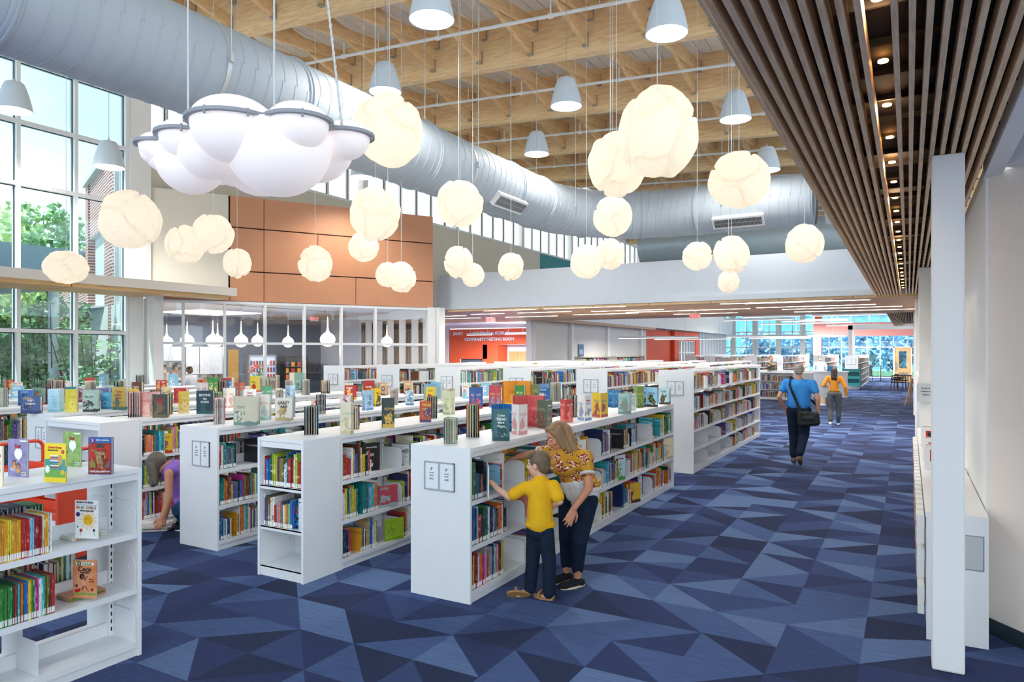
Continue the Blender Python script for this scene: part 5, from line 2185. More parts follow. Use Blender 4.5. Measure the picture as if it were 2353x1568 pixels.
disc(o, .128, .055, .01, RINK)
panel(o, .004, .154, .02, .034, mat('ink_grass', '8aa84a', .5), e=.0006)
# face-out books on the shelves
def shelf_face(px, py, hpx, wr, xr, z, c, label, title=None, tcol=None, turn=0, lean=0):
    u = (px-CX)/FPX
    X_ = xr-.05
    d_ = X_/(-math.sin(YAW)+math.cos(YAW)*u)
    y_ = d_*(math.cos(YAW)+math.sin(YAW)*u)
    h = min(hpx*d_/FPX, .30)
    w = h*wr
    o = cover_book(label, (X_, y_, z+.0015), PI/2-.35+turn, w, h, .012, art(*c, scale=8))
    if lean:
        o.rotation_euler = (lean, 0, PI/2-.35+turn)
    if title:
        for i, ln in enumerate(title.split('|')):
            text(ln, w/len(max(title.split('|'), key=len))*1.5, tcol or WINK, o, Matrix.Translation((w/2, -.0015, h*.86-i*h*.13)))
    return o


SF = [
 (1008, 1118, 100, 1.0, -2.98, .80, ('efe9e2', 'd86a5a', 'f4efe8'), 'white picture book with a red edge pulled out by the boy\'s hand', None, None, 0),
 (1255, 1048, 62, .8, -2.98, .80, ('3c6aa0', '24406c', '5c8cc0'), 'blue picture book with a gorilla facing out right of the woman', 'in the Book', WINK, 0),
 (1318, 1030, 55, .75, -2.98, .80, ('f0eee6', '6a4a34', 'f6f4ee'), 'white picture book with a small brown figure facing out on the top shelf', None, None, 0),
 (1413, 1095, 70, .62, -2.98, .44, ('c8dce8', '4a9a44', 'dfe9f0'), 'pale blue picture book with a green bird facing out on the middle shelf', 'Dini Dinosaur', RINK, 0),
 (1440, 1150, 45, 1.1, -2.98, .09, ('e0b82c', '5a3020', '6a3c7c'), 'yellow and brown picture book lying open-faced on the bottom shelf', None, None, 0),
 (1525, 1040, 52, .72, -2.98, .44, ('ece0b8', 'c8b484', 'f4ecd0'), 'cream picture book facing out at the far end of the middle shelf', None, None, 0),
 (833, 1055, 80, .62, -4.47, .80, ('2c2a28', 'e8e6e0', '8a3a34'), 'black picture book with a white cow face on the second row', 'A Farm for Maisie', WINK, 0),
 (868, 1125, 50, 1.05, -4.47, .44, ('c8505a', 'a8b8b8', 'b83c44'), 'red and grey picture book lying slanted on the second row', None, None, 0),
 (885, 1210, 50, 1.0, -4.47, .09, ('a8c828', '8ab01c', 'c0d848'), 'bright lime picture book facing out on the second row bottom shelf', None, None, 0),
 (362, 1020, 46, .7, -7.45, .80, ('e8c030', 'c83a2c', '2c8ab0'), 'yellow picture book with red letters on the fourth row top shelf', None, None, 0),
 (397, 1032, 50, .85, -7.45, .80, ('dccac8', 'c8b0b0', 'e8d8d4'), 'pinkish picture book with a drawn rabbit on the fourth row top shelf', 'Hat Tric', INK, 0),
 (1642, 896, 38, .5, -3.02, 1.36, ('3a3a44', 'c83a34', '6a9a48'), 'small dark picture book leaning on the tall bookcase top shelf', None, None, .2),
 (1612, 935, 32, .6, -3.02, 1.02, ('2c4a7c', '5c8cb0', '24304c'), 'blue paperback facing out on the tall bookcase second shelf', None, None, .2),
 (1612, 978, 32, .6, -3.02, .70, ('a8783c', 'd8b070', '5a4028'), 'tan paperback facing out on the tall bookcase third shelf', None, None, .2),
 (1660, 925, 30, .6, -3.02, 1.02, ('c89a5a', '3a5a7c', 'e0c090'), 'tan and blue paperback leaning on the tall bookcase second shelf', None, None, .2),
 (1632, 985, 30, .6, -3.02, .70, ('e07a2c', '2c3a5c', 'f0b060'), 'orange paperback facing out on the tall bookcase third shelf', None, None, .2),
]
for row in SF[1:]:
    shelf_face(*row[:-1], turn=row[-1])
for x_, z_, c, lab, ti, tc2 in ((-4.69, .80, ('b8302c', '8a2020', 'd0483c'), 'red comic book facing out on the end shelves\' top shelf', 'RED|BEAN', WINK), (-4.78, .803, ('c8ccd0', 'b0b4b8', 'dcdfe2'), 'grey wide book titled THE COOL BEAN standing behind the red one on the end shelves', 'THE COOL BEAN', INK),
                               (-4.72, .44, ('2c86b8', '24262a', '4aa0d0'), 'blue comic book with a runner on the end shelves\' middle shelf', 'HI|NIN', RINK), (-4.58, .44, ('e4eaf2', 'c8d4e4', 'f0f4f8'), 'white picture book with dark lettering on the end shelves\' middle shelf', 'PEACH & BON', INK)):
    dy = .12 if 'COOL' in (ti or '') else (.06 if x_ < -4.6 else .04)
    w_, h_ = (.26, .285) if 'COOL' in ti else ((.15, .24) if z_ > .7 else ((.15, .2) if 'NIN' in ti else (.12, .27)))
    w_ = min(w_, -4.495-x_)
    o = cover_book(lab, (x_, 4.31+dy, z_+.0015), 0, w_, h_, .012, art(*c, scale=8))
    for i, ln in enumerate(ti.split('|')):
        text(ln, w_/max(4, len(ln))*1.45, tc2, o, Matrix.Translation((w_/2, -.0015, h_*.88-i*.035)))

# ------------------------------------------------------------------ sign holders on end panels
def sign(label, x, y, z, l1, l2, w=.29, h=.225):
    o = empty('shelf_sign', (x, y, z), 0, label, 'sign', None)
    mb = MB()
    mb.box(-w/2, w/2, -.008, 0, -h/2, h/2)
    mb.box(-w/2, -w/2+.008, -.014, 0, -h/2, h/2)
    mb.box(w/2-.008, w/2, -.014, 0, -h/2, h/2)
    mb.box(-w/2, w/2, -.014, 0, h/2-.006, h/2)
    mb.box(-w/2, w/2, -.014, 0, -h/2, -h/2+.006)
    mb.build('sign_frame', mat('sign_frame_silver', 'b9bec4', .4, .2, var=.04), o)
    for s, ln in ((-1, l1), (1, l2)):
        mb = MB()
        mb.box(s*w/4-w/4+.011, s*w/4+w/4-.011, -.0095, -.008, -h/2+.01, h/2-.01)
        c = mb.build('card', mat('card_paper', 'eef2f6', .6, var=.02), o)
        zz = h*.25
        for i, t in enumerate(ln):
            sz = (.026, .0115, .0115, .024)[i] if len(ln) == 4 else .014
            text(t, sz, INK, c, Matrix.Translation((s*w/4, -.010, zz)), ext=.0006)
            zz -= (.033, .021, .026, .02)[i] if len(ln) == 4 else .022
    return o


JP = lambda a: ('JP', 'PICTURE', 'BOOKS', a)
JC = lambda a: ('J', 'CHILDREN\'S', 'FICTION', a)
sign('sign card pair reading B-C and A-B on the nearest white end panel', -3.27, 4.599, .98, JP('B-C'), JP('A-B'))
sign('sign card pair on the end panel beside the crouching woman', -6.2, 4.599, .95, JP('G-H'), JP('F-H'), .26, .25)
sign('sign card pair on the end panel behind the red cart', -9.17, 4.599, .93, JP('L-M'), JP('K-L'), .26, .26)
for k, (a, b) in enumerate((('A-C', 'A-B'), ('C-D', 'D-H'), ('G-I', 'H-K'), ('K-L', 'L-M'), ('M-P', 'P-R'), ('R-S', 'S-T'))):
    xr = -3.02-PITCH*k-(.06 if k > 2 else 0)
    sign('small sign card pair on the tall end panel, %s from the aisle' % ordn[k], xr-.3, 11.279, 1.38, JC(a), JC(b), .27, .23)
sign('sign plate on the far tall end panel behind the teal cart', -2.6, 40.39, 1.45, ('A', 'B'), ('C', 'D'), .42, .3)
for x in (-6.27, -9.92):
    sign('sign plate on a far tall end panel, %s' % ('left of the teal cart' if x > -7 else 'far left'), x, 40.39, 1.45, ('F', 'G'), ('H', 'K'), .42, .3)
sign('sign plate on the end cabinet of the service desk', -3.75, 30.375, .68, ('A', 'B'), ('C', 'D'), .36, .26)

# ------------------------------------------------------------------ red book cart
RC = mat('cart_red_enamel', 'd8472a', .38, var=.06)
cart = empty('book_cart', (-6.75, 3.45, 0), .05, 'bright orange-red book cart behind the nearest bookcase', 'book cart')
CW, CD = .95, .42


def ubar(x):
    r = .07
    pts = [(x, -CD/2, .12), (x, -CD/2, 1.13-r)]
    pts += [(x, -CD/2+r-r*math.cos(a), 1.13-r+r*math.sin(a)) for a in (PI/8, PI/4, 3*PI/8)]
    pts += [(x, -CD/2+r, 1.13), (x, CD/2-r, 1.13)]
    pts += [(x, CD/2-r+r*math.sin(a), 1.13-r+r*math.cos(a)) for a in (PI/8, PI/4, 3*PI/8)]
    pts += [(x, CD/2, 1.13-r), (x, CD/2, .12)]
    return pts


for x in (-CW/2, CW/2):
    mb = MB()
    mb.tube(ubar(x), .016, 10)
    mb.build('handle_frame', RC, cart, smooth=True)
    mb = MB()
    mb.box(x-.004, x+.004, -CD/2+.01, CD/2-.01, .2, .93)
    mb.build('side_panel', RC, cart)
for z in (.2, .56, .9):
    mb = MB()
    mb.box(-CW/2, CW/2, -CD/2+.01, CD/2-.01, z-.01, z)
    mb.box(-CW/2, CW/2, -.006, .006, z, z+.07)
    for s in (-1, 1):
        mb.box(-CW/2, CW/2, s*(CD/2-.012)-.004, s*(CD/2-.012)+.004, z-.02, z+.025)
    mb.build('shelf', RC, cart)
for x in (-CW/2, CW/2):
    for y in (-CD/2, CD/2):
        mb = MB()
        mb.tube([(x-.014, y, .06), (x+.014, y, .06)], .06, 16)
        mb.tube([(x, y, .06), (x, y, .14)], .012, 8)
        mb.build('caster', BLACK, cart, smooth=True)
# teal cart far away
tcart = empty('book_cart', (-2.55, 39.8, 0), 0, 'teal book cart before the far tall end panel', 'book cart')
TC = mat('cart_teal_enamel', '1f7a7c', .4, var=.06)
for x in (-.4, .4):
    mb = MB()
    mb.tube([(x, -.2, .12), (x, -.2, 1.15), (x, .2, 1.15), (x, .2, .12)], .02, 8)
    mb.build('handle_frame', TC, tcart, smooth=True)
for z in (.25, .6, .95):
    mb = MB()
    mb.box(-.4, .4, -.2, .2, z-.02, z)
    mb.box(-.4, .4, -.02, .02, z, z+.12)
    mb.build('shelf', TC, tcart)
mb = MB()
for x in (-.4, .4):
    mb.tube([(x-.02, -.2, .06), (x+.02, -.2, .06)], .06, 12)
mb.build('caster', BLACK, tcart, smooth=True)
mb = MB()
mb.box(-.4, .4, .1, .12, .25, 1.08)
mb.build('back_panel', TC, tcart)

# ------------------------------------------------------------------ right-hand low cabinets
cab = empty('low_cabinet', (.28, 5.6, 0), 0, 'long low white cabinet running along the right wall behind the column', 'cabinet')
mb = MB()
mb.box(-.18, .182, 0, 6.1, .84, .875)
mb.build('cabinet_top', WHITE, cab)
mb = MB()
mb.box(-.17, .18, .02, 6.1, 0, .84)
mb.build('body', WHITE, cab)
mb = MB()
mb.box(-.175, .182, .0, .02, 0, .84)
mb.build('end_panel', WHITE, cab)
mb = MB()
mb.box(.02, .15, -.008, 0, .52, .74)
mb.box(.013, .157, -.004, .001, .513, .747, 1)
mb.build('sign_holder', [mat('holder_grey', 'c6c8c8', .4), SATIN], cab)
dr_ = random.Random(4)
for k in range(24):
    y = 5.75+k*.22
    for z, n_ in ((.12, 0), (.38, 1), (.62, 2)):
        o = empty('magazine', (.075, y, z), 0, 'thin magazine in the %s rack row of the low cabinet' % ('bottom', 'middle', 'top')[n_], 'magazine', 'magazines in the low rack along the aisle')
        mb = MB()
        mb.box(-.02-.004*n_, .02, 0, .17, 0, .2)
        mb.box(-.021-.004*n_, .012, .02, .15, dr_.uniform(.02, .1), dr_.uniform(.12, .19), 1)
        mb.build('cover', [STICK, (RINK, mat('ink_lime', '8ab83a'), INK, RINK)[(k+n_) % 4]], o)
for y, z in ((7.6, .876), (8.2, .876), (9.4, .876)):
    o = empty('display_box', (.24, y, z), .2, 'white box with a red frame print standing on the low cabinet', 'box', 'white and red boxes on the low cabinet')
    mb = MB()
    mb.box(-.11, .11, 0, .05, 0, .24)
    mb.build('box_body', STICK, o)
    mb = MB()
    mb.box(-.07, .05, -.002, 0, .08, .19)
    b_ = mb.build('printed_frame', RINK, o)
    mb = MB()
    mb.box(-.05, .03, -.003, -.002, .1, .17)
    mb.build('printed_window', INK, b_)
    mb = MB()
    mb.box(-.1, .1, -.002, 0, .235, .24)
    mb.build('printed_edge', RINK, o)
hc = empty('tall_cabinet', (.3, 12.2, 0), 0, 'tall white cabinet with grey sign behind the second column', 'cabinet')
mb = MB()
mb.box(-.16, .16, 0, 5.5, 0, 1.5)
mb.build('body', WHITE, hc)
mb = MB()
mb.box(-.17, .17, -.02, 5.5, 1.5, 1.54)
mb.build('cabinet_top', WHITE, hc)
sg = empty('wall_sign', (.19, 11.7, 1.42), 0, 'small grey sign with three text lines below the second column', 'sign')
mb = MB()
mb.box(-.09, .13, -.012, 0, -.17, .1)
mb.build('sign_plate', mat('sign_grey', 'c8ced2', .5), sg)
for i, tt in enumerate(('Family &', 'Children\'s', 'Series')):
    text(tt, .032, INK, sg, Matrix.Translation((.02, -.0125, .03-i*.045)))
# shelving past it, easel, chairs, table
for y in (18.0, 21.0, 24.0):
    o = empty('wall_shelving', (.33, y, 0), 0, 'white shelving against the right wall beside the aisle', 'shelving', 'white shelving along the right wall')
    mb = MB()
    mb.box(-.13, .13, 0, 2.6, 0, 1.3)
    mb.build('body', WHITE, o)
ez = empty('easel', (.1, 29.5, 0), 0, 'small wooden easel leaning by the right wall', 'easel')
for a, b in (((-.22, -.15, 0), (0, .05, 1.0)), ((.18, -.1, 0), (.03, .05, 1.0)), ((-.05, .4, 0), (0, .05, 1.0))):
    mb = MB()
    mb.bar(a, b, .05, .03)
    mb.build('leg', OAK, ez)
DW = mat('dark_walnut', '3a2a22', .45, var=.2)
ch0 = empty('armchair', (0, 0, 0))
for x in (-.28, .28):
    for y in (-.26, .26):
        mb = MB()
        mb.tube([(x, y, 0), (x*.93, y*.9, .66)], [.018, .024], 8)
        mb.build('leg', DW, ch0, smooth=True)
mb = MB()
mb.box(-.27, .27, -.26, .26, .38, .45)
mb.build('seat', mat('black_leather', '231f1e', .4, var=.1), ch0)
mb = MB()
mb.tube([(-.28, -.28, .66), (-.31, 0, .68), (-.27, .24, .72), (0, .33, .76), (.27, .24, .72), (.31, 0, .68), (.28, -.28, .66)], .026, 8)
mb.build('armrest', DW, ch0, smooth=True)
mb = MB()
mb.tube([(-.22, .27, .55), (0, .33, .57), (.22, .27, .55)], .05, 8)
mb.build('backrest', DW, ch0, smooth=True)
for i, (x, y, rz, lab) in enumerate(((-.45, 40.6, .3, 'dark wooden armchair nearest the aisle by the right wall'), (-.35, 43.6, 2.9, 'dark wooden armchair on the far side of the small table'))):
    o = ch0 if i == 0 else copy_tree(ch0)
    o.location = (x, y, 0)
    o.rotation_euler = (0, 0, rz)
    tag(o, lab, 'chair', 'dark armchairs by the right wall')
tb = empty('side_table', (-.2, 42.1, 0), 0, 'small dark table with cups between the armchairs', 'table')
mb = MB()
mb.box(-.35, .35, -.35, .35, .7, .74)
mb.build('tabletop', DW, tb)
for x in (-.3, .3):
    for y in (-.3, .3):
        mb = MB()
        mb.tube([(x, y, 0), (x, y, .7)], .02, 8)
        mb.build('leg', DW, tb)
for x, y in ((-.4, 41.9), (-.1, 42.0), (-.25, 42.3)):
    mb = MB()
    mb.lathe([(0, 0), (.05, 0), (.06, .16), (.055, .16), (.045, .01)], n=16)
    o = mb.build('paper_cup', PAPER, smooth=True)
    o.location = (x, y, .741)
    tag(o, 'pale paper cup on the small table by the right wall', 'cup', 'paper cups on the side table')
ht = empty('high_table', (-2.4, 53.5, 0), 0, 'slim dark high table in the glazed room at the end of the aisle', 'table')
mb = MB()
mb.box(-.6, .8, -.3, .3, .98, 1.02)
mb.build('tabletop', DW, ht)
for x in (-.55, .75):
    mb = MB()
    mb.box(x-.02, x+.02, -.3, .3, 0, .98)
    mb.build('leg', DW, ht)
st_ = empty('stool', (-2.3, 53.0, 0), 0, 'dark stool under the high table at the end of the aisle', 'stool')
mb = MB()
mb.lathe([(0, .7), (.18, .7), (.18, .74), (0, .74)], n=16)
mb.build('seat', DW, st_)
for x in (-.16, .16):
    for y in (-.16, .16):
        mb = MB()
        mb.tube([(x*1.2, y*1.2, 0), (x*.7, y*.7, .7)], .018, 6)
        mb.build('leg', DW, st_)
for i, (px, ln) in enumerate(((1860, .55), (1921, .35))):
    p = at(px, 851 if i == 0 else 850, 29.5 if i == 0 else 33)
    mb = MB()
    mb.box(-ln/2, ln/2, -.15, .15, 0, .22)
    o = mb.build('crate', mat('crate_blue', '2a86c8', .5, var=.08))
    o.location = ((-6.3, 30.65, 1.122) if i == 0 else (-2.9, 33.3, 1.122))
    tag(o, 'blue crate on the %s' % ('service desk left of the man in blue' if i == 0 else 'second counter'), 'crate')
# exit signs
EX = mat('exit_red', 'd83a3a', .5, emit=.7, ecol='e03c3c')
for px, py, d, lab in ((1597, 727, 19.5, 'red exit sign under the wooden ceiling near its middle'), (1127, 736, 21.5, 'red exit sign before the meeting room wall'), (722, 733, 24.5, 'red exit sign inside the glazed room')):
    p = at(px, py, d)
    o = empty('exit_sign', p, YAW, lab, 'sign')
    mb = MB()
    mb.box(-.15, .15, -.01, .01, -.09, .09)
    mb.build('sign_plate', mat('exit_plate', 'f0e6e4', .4), o)
    text('EXIT', .15, EX, o, Matrix.Translation((0, -.011, 0)), ext=.003)
    mb = MB()
    mb.tube([(0, 0, .09), (0, 0, max(.1, 3.18-p.z))], .01, 6)
    mb.build('mount', SATIN, o)
# hanging linear lamps; the farthest few are added to brighten the hall's end
for px, py, ln, d in ((1101, 769, 1.2, 29.5), (1185, 767, 1.0, 29.5), (1510, 776, 3.6, 31), (1590, 779, 3.6, 33), (1760, 773, 3.4, 31), (1790, 777, 3.0, 36), (1850, 774, 3.6, 35), (1960, 748, 3.0, 43), (2030, 752, 2.4, 46), (1900, 742, 3.0, 45), (1800, 745, 3.0, 47), (1985, 765, 2.6, 50), (1870, 737, 3.0, 34), (1740, 735, 3.0, 32), (1770, 728, 3.0, 38), (1950, 724, 3.2, 33)):
    p = at(px, py, d)
    o = empty('linear_pendant', p, 0, 'slim white linear pendant lamp hanging on wires beyond the bulkhead', 'pendant lamp', 'linear pendants beyond the bulkhead')
    mb = MB()
    mb.box(-ln/2, ln/2, -.03, .03, -.02, .06)
    mb.build('housing', PAINT, o)
    mb = MB()
    mb.box(-ln/2, ln/2, -.028, .028, -.03, -.02)
    mb.build('diffuser', LINEAR, o)
    top = 3.2 if (p.y < 24.6 or p.x < -12.5) else roofz(p.x)+.9
    ld = bpy.data.lights.new('linear_beam', 'AREA')
    ld.shape = 'RECTANGLE'
    ld.size = ln
    ld.size_y = .06
    ld.energy = (90 if d > 40 else 9 if px < 1860 and px > 1700 else 30)*ln if px > 1300 else 420
    lo = bpy.data.objects.new('linear_beam', ld)
    C.objects.link(lo)
    lo.location = (p.x, p.y, p.z-.04)
    for s in (-1, 1):
        mb = MB()
        mb.tube([(s*ln*.35, 0, .05), (s*ln*.35, 0, max(.1, top+.2-p.z))], .006, 5)
        mb.build('suspension_cable', CABLE, o)
# restroom plaque
p = at(1384, 807, 31)
o = empty('wall_plaque', (-12.84, p.y, 1.95), PI/2, 'small blue plaque on the pale reading room wall', 'sign')
mb = MB()
mb.box(-.3, .3, -.02, 0, -.35, .35)
mb.build('sign_plate', mat('plaque_blue', '3c5c84', .5), o)
mb = MB()
mb.box(-.2, .2, -.03, -.02, -.1, .12)
mb.build('printed_square', mat('plaque_pale', '8ca8c4', .5), o)
# wall-side shelving beneath the reading room wall
for y, L_ in ((28.2, 3.4), (32.4, 4.2)):
    o = empty('wall_bookcase', (-12.7, y, 0), 0, 'pale bookcase of magazines against the reading room wall%s' % (' nearer the meeting room' if y < 30 else ', farther along'), 'bookcase')
    mb = MB()
    mb.box(-.15, -.1, 0, L_, 0, 1.75)
    for z in (1.1, 1.42, 1.72):
        mb.box(-.15, .25, 0, L_, z-.02, z)
    for yy in (0, L_):
        mb.box(-.15, .25, yy-.02, yy+.02, 0, 1.75)
    mb.build('body', mat('shelf_tan', 'c9bfb0', .5), o)
    mb = MB()
    r_ = random.Random(int(y))
    yy = .1
    while yy < L_-.25:
        for z in (1.1, 1.42):
            c_ = r_.randint(0, len(SP)-1)
            mb.box(.05, .16, yy, yy+.17, z, z+r_.uniform(.2, .27), c_)
        yy += .21
    mg = mb.build('magazines', SP, o)
    mg['kind'] = 'stuff'
# ------------------------------------------------------------------ people
def capsule(mb, p0, p1, r0, r1, n=14, flat=1.0, ref=None):
    p0 = Vector(p0)
    p1 = Vector(p1)
    d = p1-p0
    if d.length < 1e-5:
        d = Vector((0, 0, 1e-3))
        p1 = p0+d
    u = d.normalized()
    R = []
    for k in range(1, 5):
        a = PI/2*(1-k/4)
        R.append(mb.ring(p0-u*r0*math.sin(a), u, r0*math.cos(a)+1e-4, n, ref, 1, flat))
    for k in range(0, 4):
        a = PI/2*k/4
        R.append(mb.ring(p1+u*r1*math.sin(a), u, r1*math.cos(a)+1e-4, n, ref, 1, flat))
    mb.loft(R)


def blob(name, items, m, parent, voxel=.01, smooth=4, sfac=.5):
    mb = MB()
    for it in items:
        if it[0] == 'c':
            capsule(mb, *it[1:])
        elif it[0] == 'e':
            mb.ell(it[1], it[2], 18, 12, 0, it[3] if len(it) > 3 else None)
        elif it[0] == 'b':
            mb.bar(it[1], it[2], it[3], it[4], 0, it[5] if len(it) > 5 else (0, 0, 1))
    mods = [('REMESH', dict(mode='VOXEL', voxel_size=voxel)), ('SMOOTH', dict(factor=sfac, iterations=smooth))]
    return bake(mb, mods, name, m, parent)


def basis(fwd, up=(0, 0, 1)):
    f = Vector(fwd).normalized()
    u = Vector(up)
    r = f.cross(u).normalized()
    u = r.cross(f).normalized()
    return r, f, u


def headitems(c, fwd, up, s=1.0, neck=None, nr=.052):
    r, f, u = basis(fwd, up)
    T = Matrix((r, f, u)).transposed()
    P = lambda x, y, z: Vector(c)+(T @ Vector((x, y, z)))*s
    T4 = T.to_4x4()
    it = [('e', P(0, -.012, .028), (.074*s, .092*s, .092*s), T4), ('e', P(0, .018, -.04), (.056*s, .066*s, .062*s), T4),
          ('e', P(0, .05, -.078), (.026*s, .022*s, .018*s), T4),
          ('c', P(0, .083, .02), P(0, .1, -.018), .010*s, .0145*s), ('e', P(.0, .094, -.022), (.017*s, .014*s, .010*s), T4),
          ('c', P(-.035, .07, .042), P(.035, .07, .042), .014*s, .014*s),
          ('e', P(.04, .06, -.02), (.022*s, .02*s, .022*s), T4), ('e', P(-.04, .06, -.02), (.022*s, .02*s, .022*s), T4),
          ('c', P(-.018, .078, -.048), P(.018, .078, -.048), .010*s, .010*s)]
    for q in (-1, 1):
        it.append(('e', P(q*.076, -.008, .0), (.010*s, .019*s, .031*s), T4))
    if neck is not None:
        it.append(('c', Vector(neck), P(0, -.02, -.05), nr, nr*.92))
    return it, P, T4


def facebits(parent, P, T4, s, lip='b5615a', brow='5c4030'):
    for q in (-1, 1):
        mb = MB()
        mb.ell(P(q*.031, .074, .018), (.013*s, .008*s, .008*s), 12, 8, 0, T4)
        e = mb.build('eye', mat('eye_white', 'f2efea', .2), parent, smooth=True)
        mb = MB()
        mb.ell(P(q*.031, .0805, .017), (.006*s, .003*s, .006*s), 10, 6, 0, T4)
        mb.build('iris', mat('iris_brown', '3a2a20', .2), e, smooth=True)
        mb = MB()
        capsule(mb, P(q*.016, .086, .04), P(q*.048, .076, .041), .0035*s, .003*s, 8)
        mb.build('eyebrow', mat('brow_'+brow, brow, .8), parent, smooth=True)
    mb = MB()
    capsule(mb, P(-.02, .083, -.048), P(.02, .083, -.048), .0045*s, .0045*s, 8)
    mb.build('mouth', mat('lip_'+lip, lip, .5), parent, smooth=True)


def handitems(w, d, n, thumb, s=1.0, curl=.35, spread=.1, curls=None):
    """w wrist, d finger direction, n back-of-hand normal, thumb +1/-1 side"""
    d = Vector(d).normalized()
    n = Vector(n)
    n = (n-d*n.dot(d)).normalized()
    sd = d.cross(n)*thumb
    it = []
    pal = .092*s
    for k in range(4):
        off = (.030-.020*k)*s
        b0 = w+sd*off*.55+d*.012*s
        b1 = w+sd*off+d*pal*(1-.06*abs(k-1.3))
        it.append(('c', b0, b1, .0135*s, .0115*s))
        L = (.068, .078, .073, .058)[k]*s
        c = curls[k] if curls else curl
        dd = (d+sd*spread*(1.3-k)*.5).normalized()
        p = b1
        rad = .0092*s
        for j, fr in enumerate((.45, .3, .25)):
            a = c*(j+.6)
            v = (dd*math.cos(a)-n*math.sin(a))
            q = p+v*L*fr
            it.append(('c', p, q, rad, rad*.92))
            p = q
            rad *= .92
    t0 = w+sd*.022*s+d*.022*s
    t1 = t0+(sd*.75+d*.6-n*.25).normalized()*.042*s
    t2 = t1+(sd*.35+d*.9-n*.25).normalized()*.032*s
    t3 = t2+(sd*.15+d*.95-n*.3).normalized()*.025*s
    it += [('c', w+d*.01*s, t0, .015*s, .014*s), ('c', t0, t1, .014*s, .0115*s), ('c', t1, t2, .0115*s, .0105*s), ('c', t2, t3, .0105*s, .009*s)]
    return it


def limb(pts, rs):
    return [('c', pts[i], pts[i+1], rs[i], rs[i+1]) for i in range(len(pts)-1)]


SK1 = mat('skin_fair_tan', 'd29a7c', .55, var=.06, vscale=20)
SK2 = mat('skin_light', 'e6b49a', .55, var=.05, vscale=20)
SK3 = mat('skin_warm', 'cf8e6c', .55, var=.06, vscale=20)
JEAN = cloth('dark_denim', '1d2a3e', 400, .4, .25)
JEAN2 = cloth('blue_denim', '2c567a', 300, .3, .25)


def flower_cloth():
    m = cloth('mustard_floral_cotton', 'c8922c', 160, .2, .08)
    n = m.node_tree.nodes
    L = m.node_tree.links
    b = n['Principled BSDF']
    t = n.new('ShaderNodeTexCoord')
    dz = n.new('ShaderNodeTexNoise')
    dz.inputs['Scale'].default_value = 17
    r1 = n.new('ShaderNodeMapRange')
    r1.inputs['From Min'].default_value = .49
    r1.inputs['From Max'].default_value = .51
    v = n.new('ShaderNodeTexVoronoi')
    v.inputs['Scale'].default_value = 95
    rr = n.new('ShaderNodeValToRGB')
    rr.color_ramp.interpolation = 'CONSTANT'
    e = rr.color_ramp.elements
    e[0].color = srgb('7c2436')
    e[0].position = 0
    e[1].color = srgb('e8b0a8')
    e[1].position = .42
    x = e.new(.58)
    x.color = srgb('f4ece0')
    y = e.new(.66)
    y.color = srgb('c8922c')
    mx = n.new('ShaderNodeMix')
    mx.data_type = 'RGBA'
    sep = n.new('ShaderNodeSeparateColor')
    L.new(t.outputs['Object'], dz.inputs['Vector'])
    L.new(dz.outputs[0], r1.inputs[0])
    L.new(t.outputs['Object'], v.inputs['Vector'])
    L.new(v.outputs['Color'], sep.inputs[0])
    L.new(sep.outputs[0], rr.inputs[0])
    L.new(r1.outputs[0], mx.inputs['Factor'])
    mx.inputs['A'].default_value = srgb('c8922c')
    L.new(rr.outputs[0], mx.inputs['B'])
    L.new(mx.outputs['Result'], b.inputs['Base Color'])
    return m


def flatten(v, z):
    v = Vector(v)
    v.z = z
    return v


Rv = Vector((math.cos(YAW), math.sin(YAW), 0))
Fv = Vector((-math.sin(YAW), math.cos(YAW), 0))
UP = Vector((0, 0, 1))

# --- the woman bending beside the boy
wom = empty('person', flatten(at(1310, 1340, 5.95), 0), 0, 'woman in a mustard flowered blouse and dark jeans bending over the front bookcase', 'person')
wl = Vector(wom.location)
A = lambda px, py, d: at(px, py, d)-wl
hd, P, T4 = headitems(A(1283, 1006, 5.92), -Rv*.88-Fv*.22-UP*.42, UP*.9-Rv*.45, 1.0, A(1300, 1036, 5.95), .05)
Ls, Rs = A(1346, 1052, 5.84), A(1262, 1038, 6.08)
Le, Lw = A(1353, 1122, 5.72), A(1319, 1168, 5.62)
Re, Rw = A(1222, 1044, 6.2), A(1190, 1050, 6.26)
hipL, hipR = A(1348, 1150, 5.88), A(1308, 1148, 6.03)
knL, knR = A(1331, 1240, 5.80), A(1303, 1238, 5.98)
anL, anR = A(1327, 1322, 5.90), A(1302, 1314, 6.05)
for q in (anL, anR):
    q.z = .09
itm = hd+limb([Ls, Le], [.045, .036])+limb([Le, Lw], [.037, .026])+limb([Rs, Re], [.045, .036])+limb([Re, Rw], [.036, .026])
itm += handitems(Lw, (A(1308, 1195, 5.60)-Lw), (-Fv*.9+Rv*.2), -1, .95, .18, .25)
itm += handitems(Rw, (A(1165, 1056, 6.3)-Rw), (UP*.9-Fv*.2), 1, .95, .3)
itm += [('e', A(1305, 1060, 5.95), (.12, .12, .14)), ('c', A(1305, 1050, 5.95), A(1328, 1130, 5.95), .1, .1)]
itm += limb([hipL, knL], [.06, .045])+limb([knL, anL], [.045, .034])+limb([hipR, knR], [.06, .045])+limb([knR, anR], [.045, .034])
itm += [('c', anL, anL+Vector((0, 0, -.05)), .034, .034), ('c', anR, anR+Vector((0, 0, -.05)), .034, .034)]
blob('body', itm, SK3, wom, .0065, 3)
facebits(wom, P, T4, 1.0, 'b05a58', '7a5a3c')
